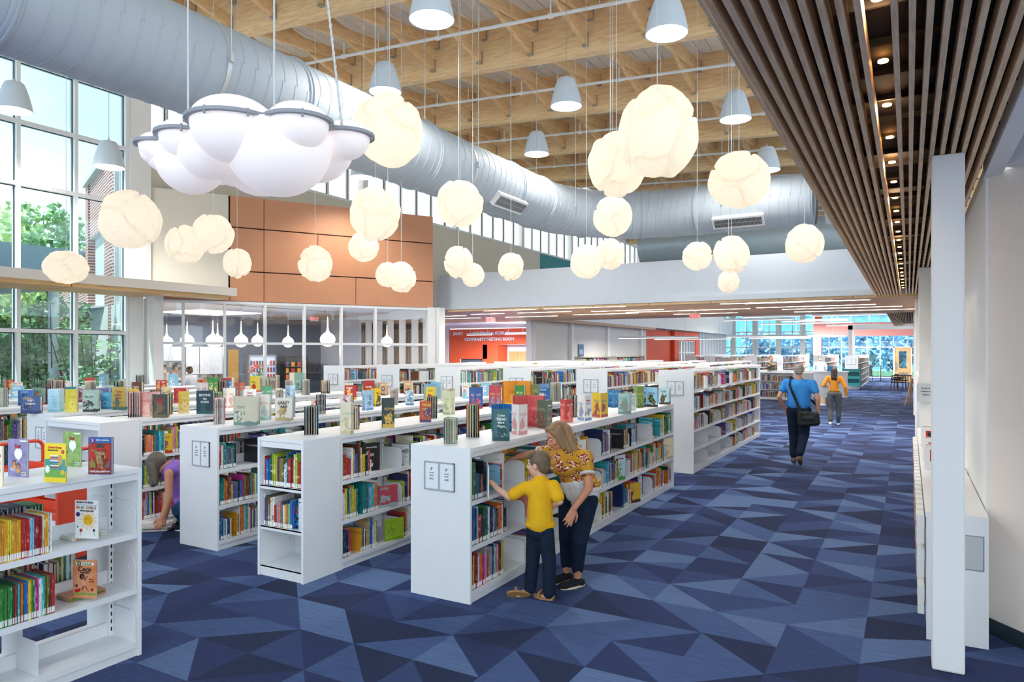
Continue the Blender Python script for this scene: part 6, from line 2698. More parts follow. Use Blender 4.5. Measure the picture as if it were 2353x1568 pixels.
# hair: shoulder length, light brown
r_, f_, u_ = basis(-Rv*.88-Fv*.22-UP*.42, UP*.9-Rv*.45)
hr = [('e', P(0, -.028, .045), (.087, .098, .092), T4), ('e', P(0, -.06, .0), (.082, .07, .1), T4)]
for a, b, r0, r1 in ((P(.07, -.02, .06), P(.085, -.02, -.13), .034, .022), (P(-.07, -.02, .06), P(-.085, -.02, -.13), .036, .024), (P(-.05, -.07, .03), P(-.07, -.06, -.17), .045, .026), (P(.05, -.07, .03), P(.06, -.07, -.16), .045, .028), (P(0, -.09, .03), P(0, -.1, -.16), .05, .03), (P(-.075, .02, .05), P(-.08, .02, -.09), .022, .016), (P(.075, .02, .06), P(.08, .03, -.07), .02, .014), (P(-.05, .05, .1), P(-.075, .03, .03), .02, .018), (P(.05, .05, .1), P(.075, .03, .03), .02, .018)):
    hr.append(('c', a, b, r0, r1))
blob('hair', hr, mat('light_brown_hair', 'a07c52', .5, var=.35, vscale=9, bump=.8, bscale=60, stretch=(1, 1, .15)), wom, .007, 3)
# blouse
ctr = A(1305, 1052, 5.95)
low_ = A(1334, 1112, 5.95)
T5 = Matrix.Rotation(YAW-.5, 4, 'Z')
bl_ = [('e', A(1306, 1058, 5.95), (.175, .13, .15), T5), ('c', A(1300, 1040, 5.96), A(1306, 1062, 5.95), .07, .11), ('c', Ls, Rs, .062, .062), ('c', ctr, low_, .135, .15), ('e', A(1336, 1110, 5.95), (.17, .15, .09), T5),
       ('c', Ls, Ls.lerp(Le, .5), .066, .058), ('c', Rs, Rs.lerp(Re, .5), .064, .055), ('e', A(1296, 1072, 5.86), (.13, .09, .09), T5)]
blob('blouse', bl_, flower_cloth(), wom, .009, 5)
lace = [('c', A(1330, 1113, 5.95), A(1336, 1126, 5.95), .158, .165)]
blob('lace_hem', lace+[('e', A(1336, 1120, 5.95), (.178, .158, .055), T5)], cloth('white_lace', 'e9e6e2', 90, .6, .3), wom, .009, 3)
for s0, e0, r0 in ((Ls, Le, .062), (Rs, Re, .059)):
    a = s0.lerp(e0, .52)
    b = s0.lerp(e0, .57)
    mb = MB()
    dd = (b-a).normalized()
    mb.loft([mb.ring(a-dd*.008, dd, r0-.002, 20), mb.ring(a, dd, r0+.003, 20), mb.ring(b, dd, r0+.002, 20), mb.ring(b+dd*.004, dd, r0-.01, 20)])
    mb.build('sleeve_trim', cloth('white_lace', 'e9e6e2'), wom, smooth=True)
je = [('e', A(1330, 1135, 5.95), (.165, .135, .12), T5)]+limb([hipL, knL], [.1, .072])+limb([knL, anL+UP*.06], [.07, .052])+limb([hipR, knR], [.098, .072])+limb([knR, anR+UP*.06], [.07, .052])
blob('jeans', je, JEAN, wom, .009, 3)


def shoe(parent, an, toe, L, m, sole, name='shoe', wdt=.045, pitch=0):
    d = Vector(toe)
    d.z = 0
    d.normalize()
    s0 = flatten(an, .0)-d*.05
    T = Matrix.Rotation(math.atan2(d.y, d.x), 4, 'Z')
    base = flatten(an, .03)
    it = [('e', base-d*.02, (.055, wdt*.85, .036), T), ('e', base+d*(L-.13), (.075, wdt, .032), T), ('c', base-d*.02, base+d*(L-.14), wdt*.75, wdt*.8)]
    o = blob(name, it+[('c', flatten(an, .05), flatten(an, .065), .038, .036)], m, parent, .006, 3)
    pts = []
    for k in range(32):
        a = 2*PI*k/32
        x = math.cos(a)*(L/2)
        y = math.sin(a)*wdt*(1.05 if x > 0 else .85)
        pts.append((x, y))
    mb = MB()
    mb.prism(pts, 0, .016)
    q = mb.build('sole', sole, o)
    q.matrix_local = Matrix.Translation(flatten(an, .001)+d*(L/2-.075)) @ T
    return o


dark = cloth('charcoal_canvas', '26282c', 300, .3, .1)
tan_sole = mat('cream_sole', 'e0d2b4', .6)
for an, toe in ((anL, -Rv*.9-Fv*.5), (anR, -Rv*.8-Fv*.62)):
    shoe(wom, an, toe, .245, dark, tan_sole)
mb = MB()
w0 = Lw+(A(1308, 1195, 5.60)-Lw).normalized()*.105-Rv*.0
mb.lathe([(.0102, -.003), (.0116, 0), (.0102, .003), (.0095, 0), (.0102, -.003)], n=16)
rg = mb.build('ring', mat('gold', 'd8b050', .2, .9), wom, smooth=True)
rg.location = w0
# --- the boy
boy = empty('person', flatten(at(1238, 1377, 5.6), 0), 0, 'small boy in a yellow polo shirt reaching into the front bookcase', 'person')
wl = Vector(boy.location)
A = lambda px, py, d: at(px, py, d)-wl
bf = -Rv*.86+Fv*.45-UP*.05
hd, P, T4 = headitems(A(1236, 1070, 5.60), bf, UP, .90, A(1241, 1098, 5.6), .042)
Ls, Rs = A(1207, 1120, 5.60), A(1272, 1116, 5.56)
Le, Lw = A(1170, 1143, 5.62), A(1140, 1122, 5.69)
Re, Rw = A(1286, 1153, 5.52), A(1262, 1166, 5.66)
hipL, hipR = A(1228, 1222, 5.62), A(1254, 1222, 5.57)
knL, knR = A(1224, 1290, 5.62), A(1262, 1292, 5.56)
anL, anR = A(1218, 1352, 5.64), A(1262, 1362, 5.58)
itm = hd+limb([Ls, Le], [.036, .030])+limb([Le, Lw], [.030, .022])+limb([Rs, Re], [.036, .030])+limb([Re, Rw], [.030, .022])
itm += handitems(Lw, (A(1124, 1100, 5.75)-Lw), (-Fv*.6+Rv*.6-UP*.1), 1, .72, .35)
itm += handitems(Rw, (A(1248, 1172, 5.7)-Rw), UP, 1, .72, .8)
itm += [('c', A(1241, 1110, 5.6), A(1241, 1200, 5.6), .07, .07)]+limb([hipL, knL], [.045, .035])+limb([knL, anL], [.034, .028])+limb([hipR, knR], [.045, .035])+limb([knR, anR], [.034, .028])
# feet
ftL = anL-Rv*.10-UP*.045-Fv*.02
ftR = anR-Rv*.045+Fv*.03-UP*.06
itm += [('c', anL-UP*.03, ftL, .028, .024), ('c', anR-UP*.035, anR-Rv*.07+Fv*.06-UP*.06, .027, .022)]
blob('body', itm, SK2, boy, .006, 3)
facebits(boy, P, T4, .9, 'c97a70', '8a6a4c')
hr = [('e', P(0, -.022, .044), (.079*.95, .094*.95, .086), T4), ('e', P(0, -.06, .0), (.068, .045, .066), T4), ('c', P(-.05, .055, .088), P(.05, .055, .088), .02, .02), ('c', P(-.05, .02, .11), P(.04, .03, .112), .025, .02)]
blob('hair', hr, mat('boy_brown_hair', '806a50', .6, var=.35, vscale=14, bump=.6, bscale=90), boy, .006, 2)
T5 = Matrix.Rotation(YAW, 4, 'Z')
YEL = cloth('yellow_pique', 'f6bb24', 350, .35, .06)
sh = [('e', A(1241, 1125, 5.59), (.135, .09, .09), T5), ('c', A(1241, 1120, 5.59), A(1241, 1200, 5.6), .095, .108), ('e', A(1242, 1205, 5.6), (.125, .1, .05), T5), ('c', Ls, Rs, .045, .045),
      ('c', Ls, Ls.lerp(Le, .72), .048, .05), ('c', Rs, Rs.lerp(Re, .72), .048, .052), ('c', A(1241, 1098, 5.6), A(1241, 1112, 5.6), .05, .075)]
so = blob('polo_shirt', sh, YEL, boy, .007, 4)
mb = MB()
nb_ = A(1241, 1100, 5.6)
mb.loft([mb.ring(nb_-UP*.012, UP+Rv*.1, .066, 24), mb.ring(nb_+UP*.004, UP, .056, 24), mb.ring(nb_+UP*.014, UP, .05, 24), mb.ring(nb_+UP*.008, UP, .047, 24)], 0, False)
mb.build('collar', YEL, so, smooth=True)
je = [('e', A(1241, 1222, 5.6), (.115, .09, .07), T5)]+limb([hipL, knL], [.068, .056])+limb([knL, anL+UP*.0], [.056, .05])+limb([hipR, knR], [.068, .056])+limb([knR, anR+UP*.0], [.056, .052])
blob('jeans', je, JEAN, boy, .007, 3)
SAND = mat('tan_rubber', 'a97c4e', .7, var=.08)
# left sandal tipped on its edge, sole towards the viewer
mb = MB()
L_ = .19
pts = [(math.cos(2*PI*k/28)*L_/2, math.sin(2*PI*k/28)*(.042 if math.cos(2*PI*k/28) > 0 else .034)) for k in range(28)]
mb.prism(pts, -.009, .009)
s1 = mb.build('sandal', SAND, boy)
cL = (anL+ftL)/2-Fv*.03-UP*.012-Rv*.045
xax = (-Rv*.98-Fv*.1+UP*.08).normalized()
zax = (Fv*.80+UP*.60)
zax = (zax-xax*zax.dot(xax)).normalized()
yax = zax.cross(xax)
Mx = Matrix((xax, yax, zax)).transposed().to_4x4()
Mx.translation = cL
s1.matrix_local = Mx
mb = MB()
mb.tube([(.03, -.04, .0), (.02, -.028, .04), (.02, 0, .052), (.02, .028, .04), (.03, .04, 0)], .010, 8)
mb.build('strap', SAND, s1, smooth=True)
mb = MB()
mb.prism(pts, 0, .016)
s2 = mb.build('sandal', SAND, boy)
s2.matrix_local = Matrix.Translation(flatten(anR, .001)-Rv*.045+Fv*.035) @ Matrix.Rotation(math.atan2((-Rv*.8+Fv*.6).y, (-Rv*.8+Fv*.6).x), 4, 'Z')
mb = MB()
mb.tube([(.03, -.04, .01), (.02, -.03, .05), (.02, 0, .06), (.02, .03, .05), (.03, .04, .01)], .010, 8)
mb.tube([(-.085, -.02, .01), (-.1, 0, .04), (-.085, .02, .01)], .010, 8)
mb.build('strap', SAND, s2, smooth=True)
# white book the boy is pulling out
o = cover_book('white picture book with a red edge being pulled out by the boy', (-2.93, at(1110, 1150, 5.7).y-.12, .845), -.1, .2, .27, .012, art('f0eae4', 'e0d4cc', 'd8786a', scale=6))
o.rotation_euler = (0, .05, -.95)
o.location = (-3.04, 4.93, .806)

# --- generic standing or walking figure
def figure(label, loc, fwd, H, skin, tops, legs, shoes, hair, hairc, pose, vox=.012, sleeve=.5, female=False, sc=1.0, extra=None, face=False):
    o = empty('person', loc, 0, label, 'person')
    r, f, u = basis(fwd)
    s = H/1.75
    g = 1.12

    def Q(x, y, z):
        return (r*x*(1.13 if abs(x) > .06 else 1)+f*y+u*z)*s
    pz = lambda k, dflt: pose.get(k, dflt)
    sw = .165 if female else .195
    Ls_, Rs_ = Q(-sw, 0, 1.42), Q(sw, 0, 1.42)
    Le_, Re_ = Q(*pz('Le', (-.25, -.02, 1.14))), Q(*pz('Re', (.25, -.02, 1.14)))
    Lw_, Rw_ = Q(*pz('Lw', (-.24, .05, .9))), Q(*pz('Rw', (.24, .05, .9)))
    hl, hr_ = Q(-.09, 0, .93), Q(.09, 0, .93)
    kl, kr = Q(*pz('Lk', (-.1, .03, .5))), Q(*pz('Rk', (.1, .03, .5)))
    al, ar = Q(*pz('La', (-.1, 0, .09))), Q(*pz('Ra', (.1, 0, .09)))
    hd_, P_, T_ = headitems(Q(0, .01, 1.63), f+u*pz('look', 0), u, s, Q(0, -.01, 1.46), .055*s)
    it = hd_+limb([Ls_, Le_], [.045*s, .04*s])+limb([Le_, Lw_], [.04*s, .028*s])+limb([Rs_, Re_], [.045*s, .04*s])+limb([Re_, Rw_], [.04*s, .028*s])
    it += [('c', Q(0, 0, 1.4), Q(0, 0, 1.0), .1*s, .1*s)]
    for wq, eq, th in ((Lw_, Le_, 1), (Rw_, Re_, -1)):
        dd = (wq-eq).normalized()
        it += handitems(wq, dd*.8-u*.3, (r if th < 0 else -r), th if True else 0, s, .3)
    it += limb([hl, kl], [.06*s, .05*s])+limb([kl, al], [.05*s, .035*s])+limb([hr_, kr], [.06*s, .05*s])+limb([kr, ar], [.05*s, .035*s])
    blob('body', it, skin, o, vox*.75, 2)
    if face:
        facebits(o, P_, T_, s)
    T5 = Matrix((r, f, u)).transposed().to_4x4()
    sb = pz('hem', .93)
    if female:
        tp = [('e', Q(0, 0, 1.34), (.165*s, .105*s, .13*s), T5), ('c', Q(0, 0, 1.3), Q(0, 0, sb+.08), .115*s, .12*s), ('e', Q(0, 0, sb+.05), (.155*s, .115*s, .06*s), T5)]
    else:
        tp = [('e', Q(0, 0, 1.34), (.235*s, .135*s, .15*s), T5), ('c', Q(-.06, 0, 1.3), Q(-.05, 0, sb+.08), .14*s, .14*s), ('c', Q(.06, 0, 1.3), Q(.05, 0, sb+.08), .14*s, .14*s), ('e', Q(0, 0, sb+.06), (.21*s, .14*s, .07*s), T5)]
    tp += [('c', Ls_, Rs_, .065*s, .065*s), ('c', Q(0, 0, 1.49), Q(0, 0, 1.43), .06*s, .085*s)]
    for a_, b_, c_ in ((Ls_, Le_, Lw_), (Rs_, Re_, Rw_)):
        if sleeve <= 1:
            tp.append(('c', a_, a_.lerp(b_, sleeve), .066*s, .064*s))
        else:
            tp += [('c', a_, b_, .066*s, .055*s), ('c', b_, b_.lerp(c_, .9), .054*s, .042*s)]
    blob('shirt', tp, tops, o, vox, 4)
    lg = [('e', Q(0, 0, .95), (.185*s, .135*s, .1*s), T5)]+limb([hl, kl], [.108*s, .085*s])+limb([kl, al+u*.06*s], [.082*s, .066*s])+limb([hr_, kr], [.108*s, .085*s])+limb([kr, ar+u*.06*s], [.082*s, .066*s])
    blob('trousers', lg, legs, o, vox, 3)
    for an, nm in ((al, 'L'), (ar, 'R')):
        tip = an+f*.15*s-u*(.05*s)
        if an.z > .12*s:
            tip = an+f*.06*s-u*an.z*.75
        it = [('c', an-u*.045*s-f*.03*s, tip, .04*s, .036*s), ('c', an-u*.01, an-u*.04*s, .045*s, .042*s)]
        blob('shoe', it, shoes, o, vox*.8, 2)
    if hair == 'short':
        hi = [('e', P_(0, -.022, .042), (.082*s, .098*s, .09*s), T_), ('e', P_(0, -.062, .0), (.072*s, .05*s, .07*s), T_)]
    else:
        hi = [('e', P_(0, -.022, .045), (.085*s, .1*s, .092*s), T_), ('c', P_(0, -.07, .03), P_(0, -.11, -.2), .075*s, .06*s), ('c', P_(-.05, -.06, .0), P_(-.05, -.1, -.24), .05*s, .03*s), ('c', P_(.05, -.06, .0), P_(.06, -.1, -.27), .05*s, .025*s)]
    blob('hair', hi, hairc, o, vox*.7, 2)
    if extra:
        extra(o, Q, s)
    return o


def man_extra(o, Q, s):
    B = mat('black_nylon', '15181a', .7, var=.2, bump=.2, bscale=120)
    # bag on the right hip, strap over the left shoulder: parts of what he carries
    bag = empty('messenger_bag', Vector(o.location), 0, 'black messenger bag hanging at the right hip of the man in blue', 'bag')
    it = [('b', Q(.19, -.17, 1.03), Q(.19, -.17, .70), .44*s, .12*s, Q(0, 1, 0))]
    mb = MB()
    b_ = blob('bag_body', [('c', Q(.04, -.15, .9), Q(.26, -.14, .88), .05*s, .05*s), ('c', Q(.05, -.15, .72), Q(.27, -.14, .76), .055*s, .06*s), ('c', Q(.04, -.15, .9), Q(.05, -.15, .74), .055*s, .055*s), ('c', Q(.26, -.14, .88), Q(.27, -.14, .78), .055*s, .055*s), ('c', Q(.12, -.15, .82), Q(.2, -.15, .82), .07*s, .07*s), ('c', Q(.14, -.15, .9), Q(.15, -.15, .74), .055*s, .06*s)], B, bag, .012, 3)
    mb = MB()
    pts = [Q(.05, -.17, .93), Q(-.02, -.175, 1.12), Q(-.08, -.165, 1.28), Q(-.125, -.125, 1.4), Q(-.125, -.04, 1.51), Q(-.1, .06, 1.49), Q(-.04, .15, 1.36), Q(.08, .17, 1.2), Q(.22, .12, 1.05), Q(.27, -.03, .92)]
    for i in range(len(pts)-1):
        c = (pts[i]+pts[i+1])/2
        out = Vector((c.x, c.y, 0)).normalized()
        mb.bar(pts[i], pts[i+1], .045, .006, 0, out)
    mb.build('strap', B, bag)


POLO = cloth('sky_blue_pique', '3d93e0', 300, .3, .06)
figure('man in a bright blue polo shirt walking away down the aisle with a shoulder bag', flatten(at(1836, 1066, 12.3), 0), (0.03, 1, 0), 1.76, SK1, POLO, JEAN, mat('brown_leather', '6a4a30', .5, var=.1), 'short', mat('grey_hair', 'a8a39c', .7, var=.3, vscale=20),
       dict(Le=(-.28, -.1, 1.17), Re=(.28, -.06, 1.15), Lw=(-.22, .05, .96), Rw=(.27, .0, .93), Lk=(-.09, .1, .5), La=(-.09, .08, .09), Rk=(.07, .02, .5), Ra=(.05, -.22, .17), hem=.98), extra=man_extra)


def wom_extra(o, Q, s):
    bag = empty('handbag', Vector(o.location), 0, 'small pale bucket handbag at the left side of the woman in mustard', 'bag')
    mb = MB()
    c = Q(-.27, -.02, .72)
    mb.lathe([(0, -.11), (.075, -.11), (.08, 0), (.07, .1), (.062, .1), (.06, -.09)], c, 16)
    mb.build('bag_body', mat('straw_tan', 'b8a68c', .7, var=.2), bag, smooth=True)
    mb = MB()
    mb.lathe([(.077, -.11), (.08, -.1), (.083, -.07), (.076, -.07)], c, 16)
    mb.build('base_band', WHITE, bag, smooth=True)
    mb = MB()
    mb.tube([c+Vector((0, 0, .1)), Q(-.2, -.09, 1.1), Q(-.15, -.06, 1.46), Q(-.16, .06, 1.42), Q(-.22, .08, 1.1), c+Vector((0, 0, .1))], .006, 6)
    mb.build('strap', mat('straw_tan', 'b8a68c'), bag, smooth=True)
    for q in ('L', 'R'):
        x = -.08 if q == 'L' else .09
        y = -.12 if q == 'L' else .1
        mb = MB()
        capsule(mb, Q(x, y*.9, .1), Q(x, y*.8, .24), .044*s, .046*s)
        mb.build('sock', mat('dark_teal_sock', '1f3c50', .9), o, smooth=True)


figure('woman in a mustard sweater and grey trousers walking away with a small handbag', flatten(at(1917, 978, 18.7), 0), (0, 1, 0), 1.56, SK3, cloth('mustard_knit', 'c9842c', 120, .5, .1), cloth('grey_wool', '55585a', 150, .4, .15), mat('white_leather', 'f0f0ee', .5), 'long', mat('black_hair', '241c1a', .45, var=.2),
       dict(Le=(-.26, -.1, 1.2), Lw=(-.2, .08, 1.18), Re=(.27, -.06, 1.16), Rw=(.29, .02, .92), Lk=(-.1, .0, .5), La=(-.08, -.16, .12), Rk=(.1, .12, .5), Ra=(.09, .12, .09), hem=1.0), sleeve=1.5, female=True, extra=wom_extra)
PLAID = brick('plaid_cotton', 'bfae92', '4a382a', '201e1e', 6, (PI/2, 0, 0))
figure('man in a brown checked shirt standing behind the service desk', flatten(at(1772, 950, 31.5), 0), (-Fv+Rv*.35), 1.80, SK1, PLAID, JEAN, BLACK, 'short', mat('brown_hair', '6a4c38', .6), dict(Re=(.26, .05, 1.2), Rw=(.1, .22, 1.35)), vox=.02, sleeve=1.5, face=True)
figure('man in a pale blue shirt behind the counter facing the foreground', flatten(at(1884, 950, 34.5), 0), (-Fv-Rv*.2), 1.72, SK2, cloth('pale_blue_shirt', 'd4dcee', 200, .2, .06), JEAN, BLACK, 'short', mat('dark_brown_hair', '3c2c24', .6), dict(Le=(-.28, .08, 1.2), Lw=(-.2, .28, 1.1)), vox=.02, sleeve=1.5, face=True)
figure('man with short dark hair and a white shirt inside the glazed room', flatten(at(436, 950, 18.9), 0), (Rv*.9-Fv*.3), 1.58, mat('skin_brown', '7a5240', .6), cloth('white_tee', 'e4eaf2', 200, .2, .05), JEAN, BLACK, 'short', mat('black_hair', '241c1a'), {}, vox=.016, face=True)

# --- crouching woman at the fourth row
cw = empty('person', flatten(at(415, 1225, 7.7), 0), 0, 'woman in a purple sleeveless top and jeans crouching down to the low shelves', 'person')
wl = Vector(cw.location)
A = lambda px, py, d: at(px, py, d)-wl
hd, P, T4 = headitems(A(362, 1068, 7.6), -Rv*.75-UP*.65+Fv*.1, UP*.7-Rv*.7, 1.0, A(392, 1068, 7.65), .05)
Ls, Rs = A(388, 1088, 7.5), A(402, 1078, 7.85)
Le, Lw = A(388, 1145, 7.45), A(374, 1190, 7.4)
Re, Rw = A(392, 1140, 7.85), A(380, 1188, 7.75)
hp_ = A(440, 1158, 7.75)
kn1, an1 = A(412, 1172, 7.55), A(436, 1215, 7.75)
kn2, an2 = A(416, 1178, 7.9), A(440, 1216, 7.95)
itm = hd+limb([Ls, Le, Lw], [.046, .038, .027])+limb([Rs, Re, Rw], [.046, .038, .027])+handitems(Lw, (A(366, 1205, 7.38)-Lw), -Fv, 1, .95, .5)+handitems(Rw, (A(372, 1205, 7.7)-Rw), Fv, -1, .95, .5)
itm += [('c', A(398, 1085, 7.7), A(434, 1140, 7.75), .1, .11), ('c', an1, an1-Rv*.14-UP*.03, .04, .03), ('c', an2, an2-Rv*.14-UP*.03, .04, .03)]
blob('body', itm, SK3, cw, .009, 3)
facebits(cw, P, T4, 1.0)
blob('hair', [('e', P(0, -.02, .045), (.09, .1, .092), T4), ('c', P(0, -.05, .02), A(352, 1112, 7.6), .075, .04), ('c', P(.06, .0, .02), A(345, 1108, 7.65), .045, .028), ('c', P(-.06, .0, .02), A(358, 1110, 7.5), .045, .028), ('c', P(0, .05, .09), A(345, 1090, 7.58), .04, .03)],
     mat('grey_brown_hair', '6c5f50', .6, var=.35, vscale=12, bump=.6, bscale=70), cw, .009, 3)
T5 = Matrix.Rotation(YAW-.3, 4, 'Z')
blob('top', [('c', A(400, 1084, 7.68), A(432, 1140, 7.75), .135, .14), ('e', A(436, 1148, 7.75), (.16, .17, .1), T5), ('c', A(394, 1083, 7.57), A(404, 1078, 7.78), .08, .08)], cloth('purple_jersey', '8f6cc8', 150, .25, .08, col2='a070c4'), cw, .011, 4)
blob('jeans', [('e', hp_, (.15, .18, .13), T5)]+limb([hp_-Fv*.08, kn1, an1], [.1, .078, .05])+limb([hp_+Fv*.08, kn2, an2], [.1, .078, .05]), JEAN2, cw, .011, 3)
for an in (an1, an2):
    shoe(cw, an, -Rv, .24, dark, WHITE)
# books in a pile on the carpet
pf = onz(360, 1217, 0)
pr = random.Random(3)
for k, (c, lab) in enumerate((('c8d8b8', 'pale green'), ('e0dcc8', 'cream'), ('4a3a5c', 'violet'), ('8ab0a0', 'aqua'), ('d8c8b0', 'tan'), ('5a2c2c', 'dark red, topmost'))):
    o = empty('picture_book', (pf.x+pr.uniform(-.03, .03), pf.y+pr.uniform(-.03, .03), .001+k*.0105), YAW+.2+pr.uniform(-.25, .25), '%s book lying in the pile on the carpet by the crouching woman' % lab, 'picture book')
    mb = MB()
    mb.box(-.16, .16, -.12, .12, 0, .002)
    mb.box(-.16, .16, -.12, .12, .0075, .0095)
    mb.box(-.16, .16, -.12, -.118, 0, .0095)
    mb.build('cover', art(c, 'efe6dc', '8a7a6c', scale=7), o)
    mb = MB()
    mb.box(-.156, .156, -.118, .117, .002, .0075)
    mb.build('pages', PAPER, o)
# loose white dividers on the bottom shelf of the nearest case
for y in (1.15, 1.45, 1.9, 2.18):
    for sx in (1, -1):
        mb = MB()
        pts = [(0, 0), (.24, 0), (.24, .15), (.232, .18), (.21, .2), (0, .2)]
        mb.prism([(a, b) for a, b in pts], -.002, .002, 'y')
        o = mb.build('shelf_divider', METAL)
        o.location = (-4.65+.02*sx, y+(.05 if sx < 0 else 0), .0915)
        o.scale = (sx, 1, 1)
        tag(o, 'white rounded divider on the empty bottom shelf of the nearest case', 'divider', 'dividers on the nearest bottom shelf')
mb = MB()
mb.tube([(-4.86, 4.62, .45-.0), (-4.86, 4.60, .36), (-4.9, 4.55, .30), (-4.82, 4.5, .22), (-4.72, 4.56, .26), (-4.7, 4.62, .3)], .004, 6)
tag(mb.build('wire_bookend', CABLE, smooth=True), 'bent wire book support hanging in the lowest open end shelf', 'bookend')

# ------------------------------------------------------------------ the glazed room
def uk(px):
    d = at(px, 700, 1)-at(px, 700, 0)
    den = d.x*BD.y-d.y*BD.x
    return (B0.x*d.y-B0.y*d.x)/den*-1 if False else -(d.y*B0.x-d.x*B0.y)/(d.y*BD.x-d.x*BD.y)


KT = Matrix((BD, Vector((-BD.y, BD.x, 0)), Vector((0, 0, 1)))).transposed().to_4x4()
KT.translation = B0
CABM = mat('cabinet_grey_white', 'd5dbe2', .4, var=.04)


def kplace(o):
    o.matrix_world = KT @ o.matrix_world
    return o


us_ = [uk(p) for p in (341, 361, 388, 417, 425, 455, 482, 508)]
for a, b, z0, lab in ((us_[0]-.35, us_[1], 1.2, 'pale kitchen wall cabinet at the left edge of the glazed room'), (us_[1]+.02, us_[3], 1.66, 'pale kitchen wall cabinet above the mosaic, second from the left'), (us_[4], us_[5], 1.2, 'pale tall kitchen cabinet third from the left'), (us_[5]+.02, us_[7], 1.2, 'pale tall kitchen cabinet at the right end of the row')):
    t = empty('wall_cabinet', (0, 0, 0), 0, lab, 'cabinet')
    t.matrix_world = KT @ Matrix.Translation((a, -.36, z0))
    w_ = b-a
    mb = MB()
    mb.box(0, w_, 0, .35, 0, 2.14-z0)
    mb.build('body', CABM, t)
    nd = 2 if w_ > .5 else 1
    for k in range(nd):
        mb = MB()
        mb.box(k*w_/nd+.008, (k+1)*w_/nd-.008, -.02, -.001, .01, 2.13-z0)
        d_ = mb.build('door', CABM, t)
        mb = MB()
        xx_ = w_/nd*(k+1)-.06 if k == 0 else w_/nd*k+.05
        mb.box(xx_, xx_+.015, -.04, -.02, .06, .2)
        mb.build('handle', SATIN, d_)
mo = bpy.data.materials.new('mosaic_tile')
mo.use_nodes = True
n = mo.node_tree.nodes
L = mo.node_tree.links
t_ = n.new('ShaderNodeTexCoord')
sn = n.new('ShaderNodeVectorMath')
sn.operation = 'SNAP'
sn.inputs[1].default_value = (.09, .5, .09)
wn = n.new('ShaderNodeTexWhiteNoise')
cr = n.new('ShaderNodeValToRGB')
cr.color_ramp.interpolation = 'CONSTANT'
e = cr.color_ramp.elements
e[0].color = srgb('b08c6c')
e[1].color = srgb('d8d4cc')
e[1].position = .3
for p_, c_ in ((.5, '8c98a8'), (.7, 'c8b8a0'), (.88, '6c5c50')):
    q = e.new(p_)
    q.color = srgb(c_)
L.new(t_.outputs['Object'], sn.inputs[0])
L.new(sn.outputs[0], wn.inputs['Vector'])
L.new(wn.outputs['Value'], cr.inputs[0])
L.new(cr.outputs[0], n['Principled BSDF'].inputs['Base Color'])
n['Principled BSDF'].inputs['Roughness'].default_value = .25
mb = MB()
mb.box(us_[0]-.4, us_[7], -.015, 0, .9, 2.0)
o = mb.build('mosaic_backsplash', mo)
kplace(o)
tag(o, 'brown and grey mosaic tile panel below the kitchen cabinets', 'backsplash')
t = empty('kitchen_counter', (0, 0, 0), 0, 'pale kitchen counter below the mosaic tiles', 'counter')
t.matrix_world = KT @ Matrix.Translation((us_[0]-.4, -.62, 0))
mb = MB()
mb.box(0, us_[7]-us_[0]+.4, 0, .6, 0, .86)
mb.build('body', CABM, t)
mb = MB()
mb.box(0, us_[7]-us_[0]+.4, -.02, .6, .86, .9)
mb.build('counter_top', WHITE, t)
mb = MB()
mb.box(uk(524), uk(548), -.02, 0, .3, 2.05)
o = kplace(mb.build('wall_panel', mat('ochre_paint', 'c89a4a', .6, var=.05)))
tag(o, 'ochre yellow wall panel left of the vending machines', 'panel')


def vending(a, b, h, lab, frame, rows, cols_, colors, back):
    t = empty('vending_machine', (0, 0, 0), 0, lab, 'vending machine')
    t.matrix_world = KT @ Matrix.Translation((a, -.85, 0))
    w_ = b-a
    mb = MB()
    mb.box(0, w_, .05, .8, 0, h)
    mb.box(0, .05, 0, .05, .3, h)
    mb.box(w_-.05, w_, 0, .05, .3, h)
    mb.box(0, w_, 0, .05, h-.06, h)
    mb.box(0, w_, 0, .05, 0, .5)
    mb.build('cabinet', frame, t)
    mb = MB()
    mb.box(.05, w_-.05, .044, .049, .5, h-.06)
    mb.build('display_back', back, t)
    r_ = random.Random(int(h*100))
    for i in range(rows):
        mb = MB()
        zz = .55+i*(h-.68)/rows
        mb.box(.06, w_-.06, .0, .044, zz-.015, zz)
        sh_ = mb.build('shelf', SATIN, t)
        for j in range(cols_):
            mb = MB()
            xx_ = .09+j*(w_-.18)/max(1, cols_-1)
            ww = (w_-.2)/cols_*.36
            hh = (h-.68)/rows*.68
            mb.box(xx_-ww, xx_+ww, .006, .04, zz, zz+hh)
            c_ = r_.choice(colors)
            mb.build('package', mat('pack_'+c_, c_, .4, emit=.35, ecol=c_), sh_)
    mb = MB()
    mb.box(.05, w_-.05, -.004, 0, .5, h-.06)
    mb.build('pane', GLASS, t)


vending(uk(562), uk(624), 1.86, 'silver framed drinks vending machine behind the flowers', SATIN, 5, 9, ['8a2c34', '2c7a4a', 'c8483c', 'e8e8e8', '3c5ca0'], mat('vending_glow', 'b8c8d8', .5, emit=.5, ecol='c8d8e8'))
vending(uk(642), uk(694), 1.80, 'dark snack vending machine with rows of bright packets', BLACK, 5, 4, ['e0a030', 'c83a34', '3c6cc0', 'e0dcd4', 'd8702c', '6a3c7c'], mat('vending_dark', '181a20', .5))
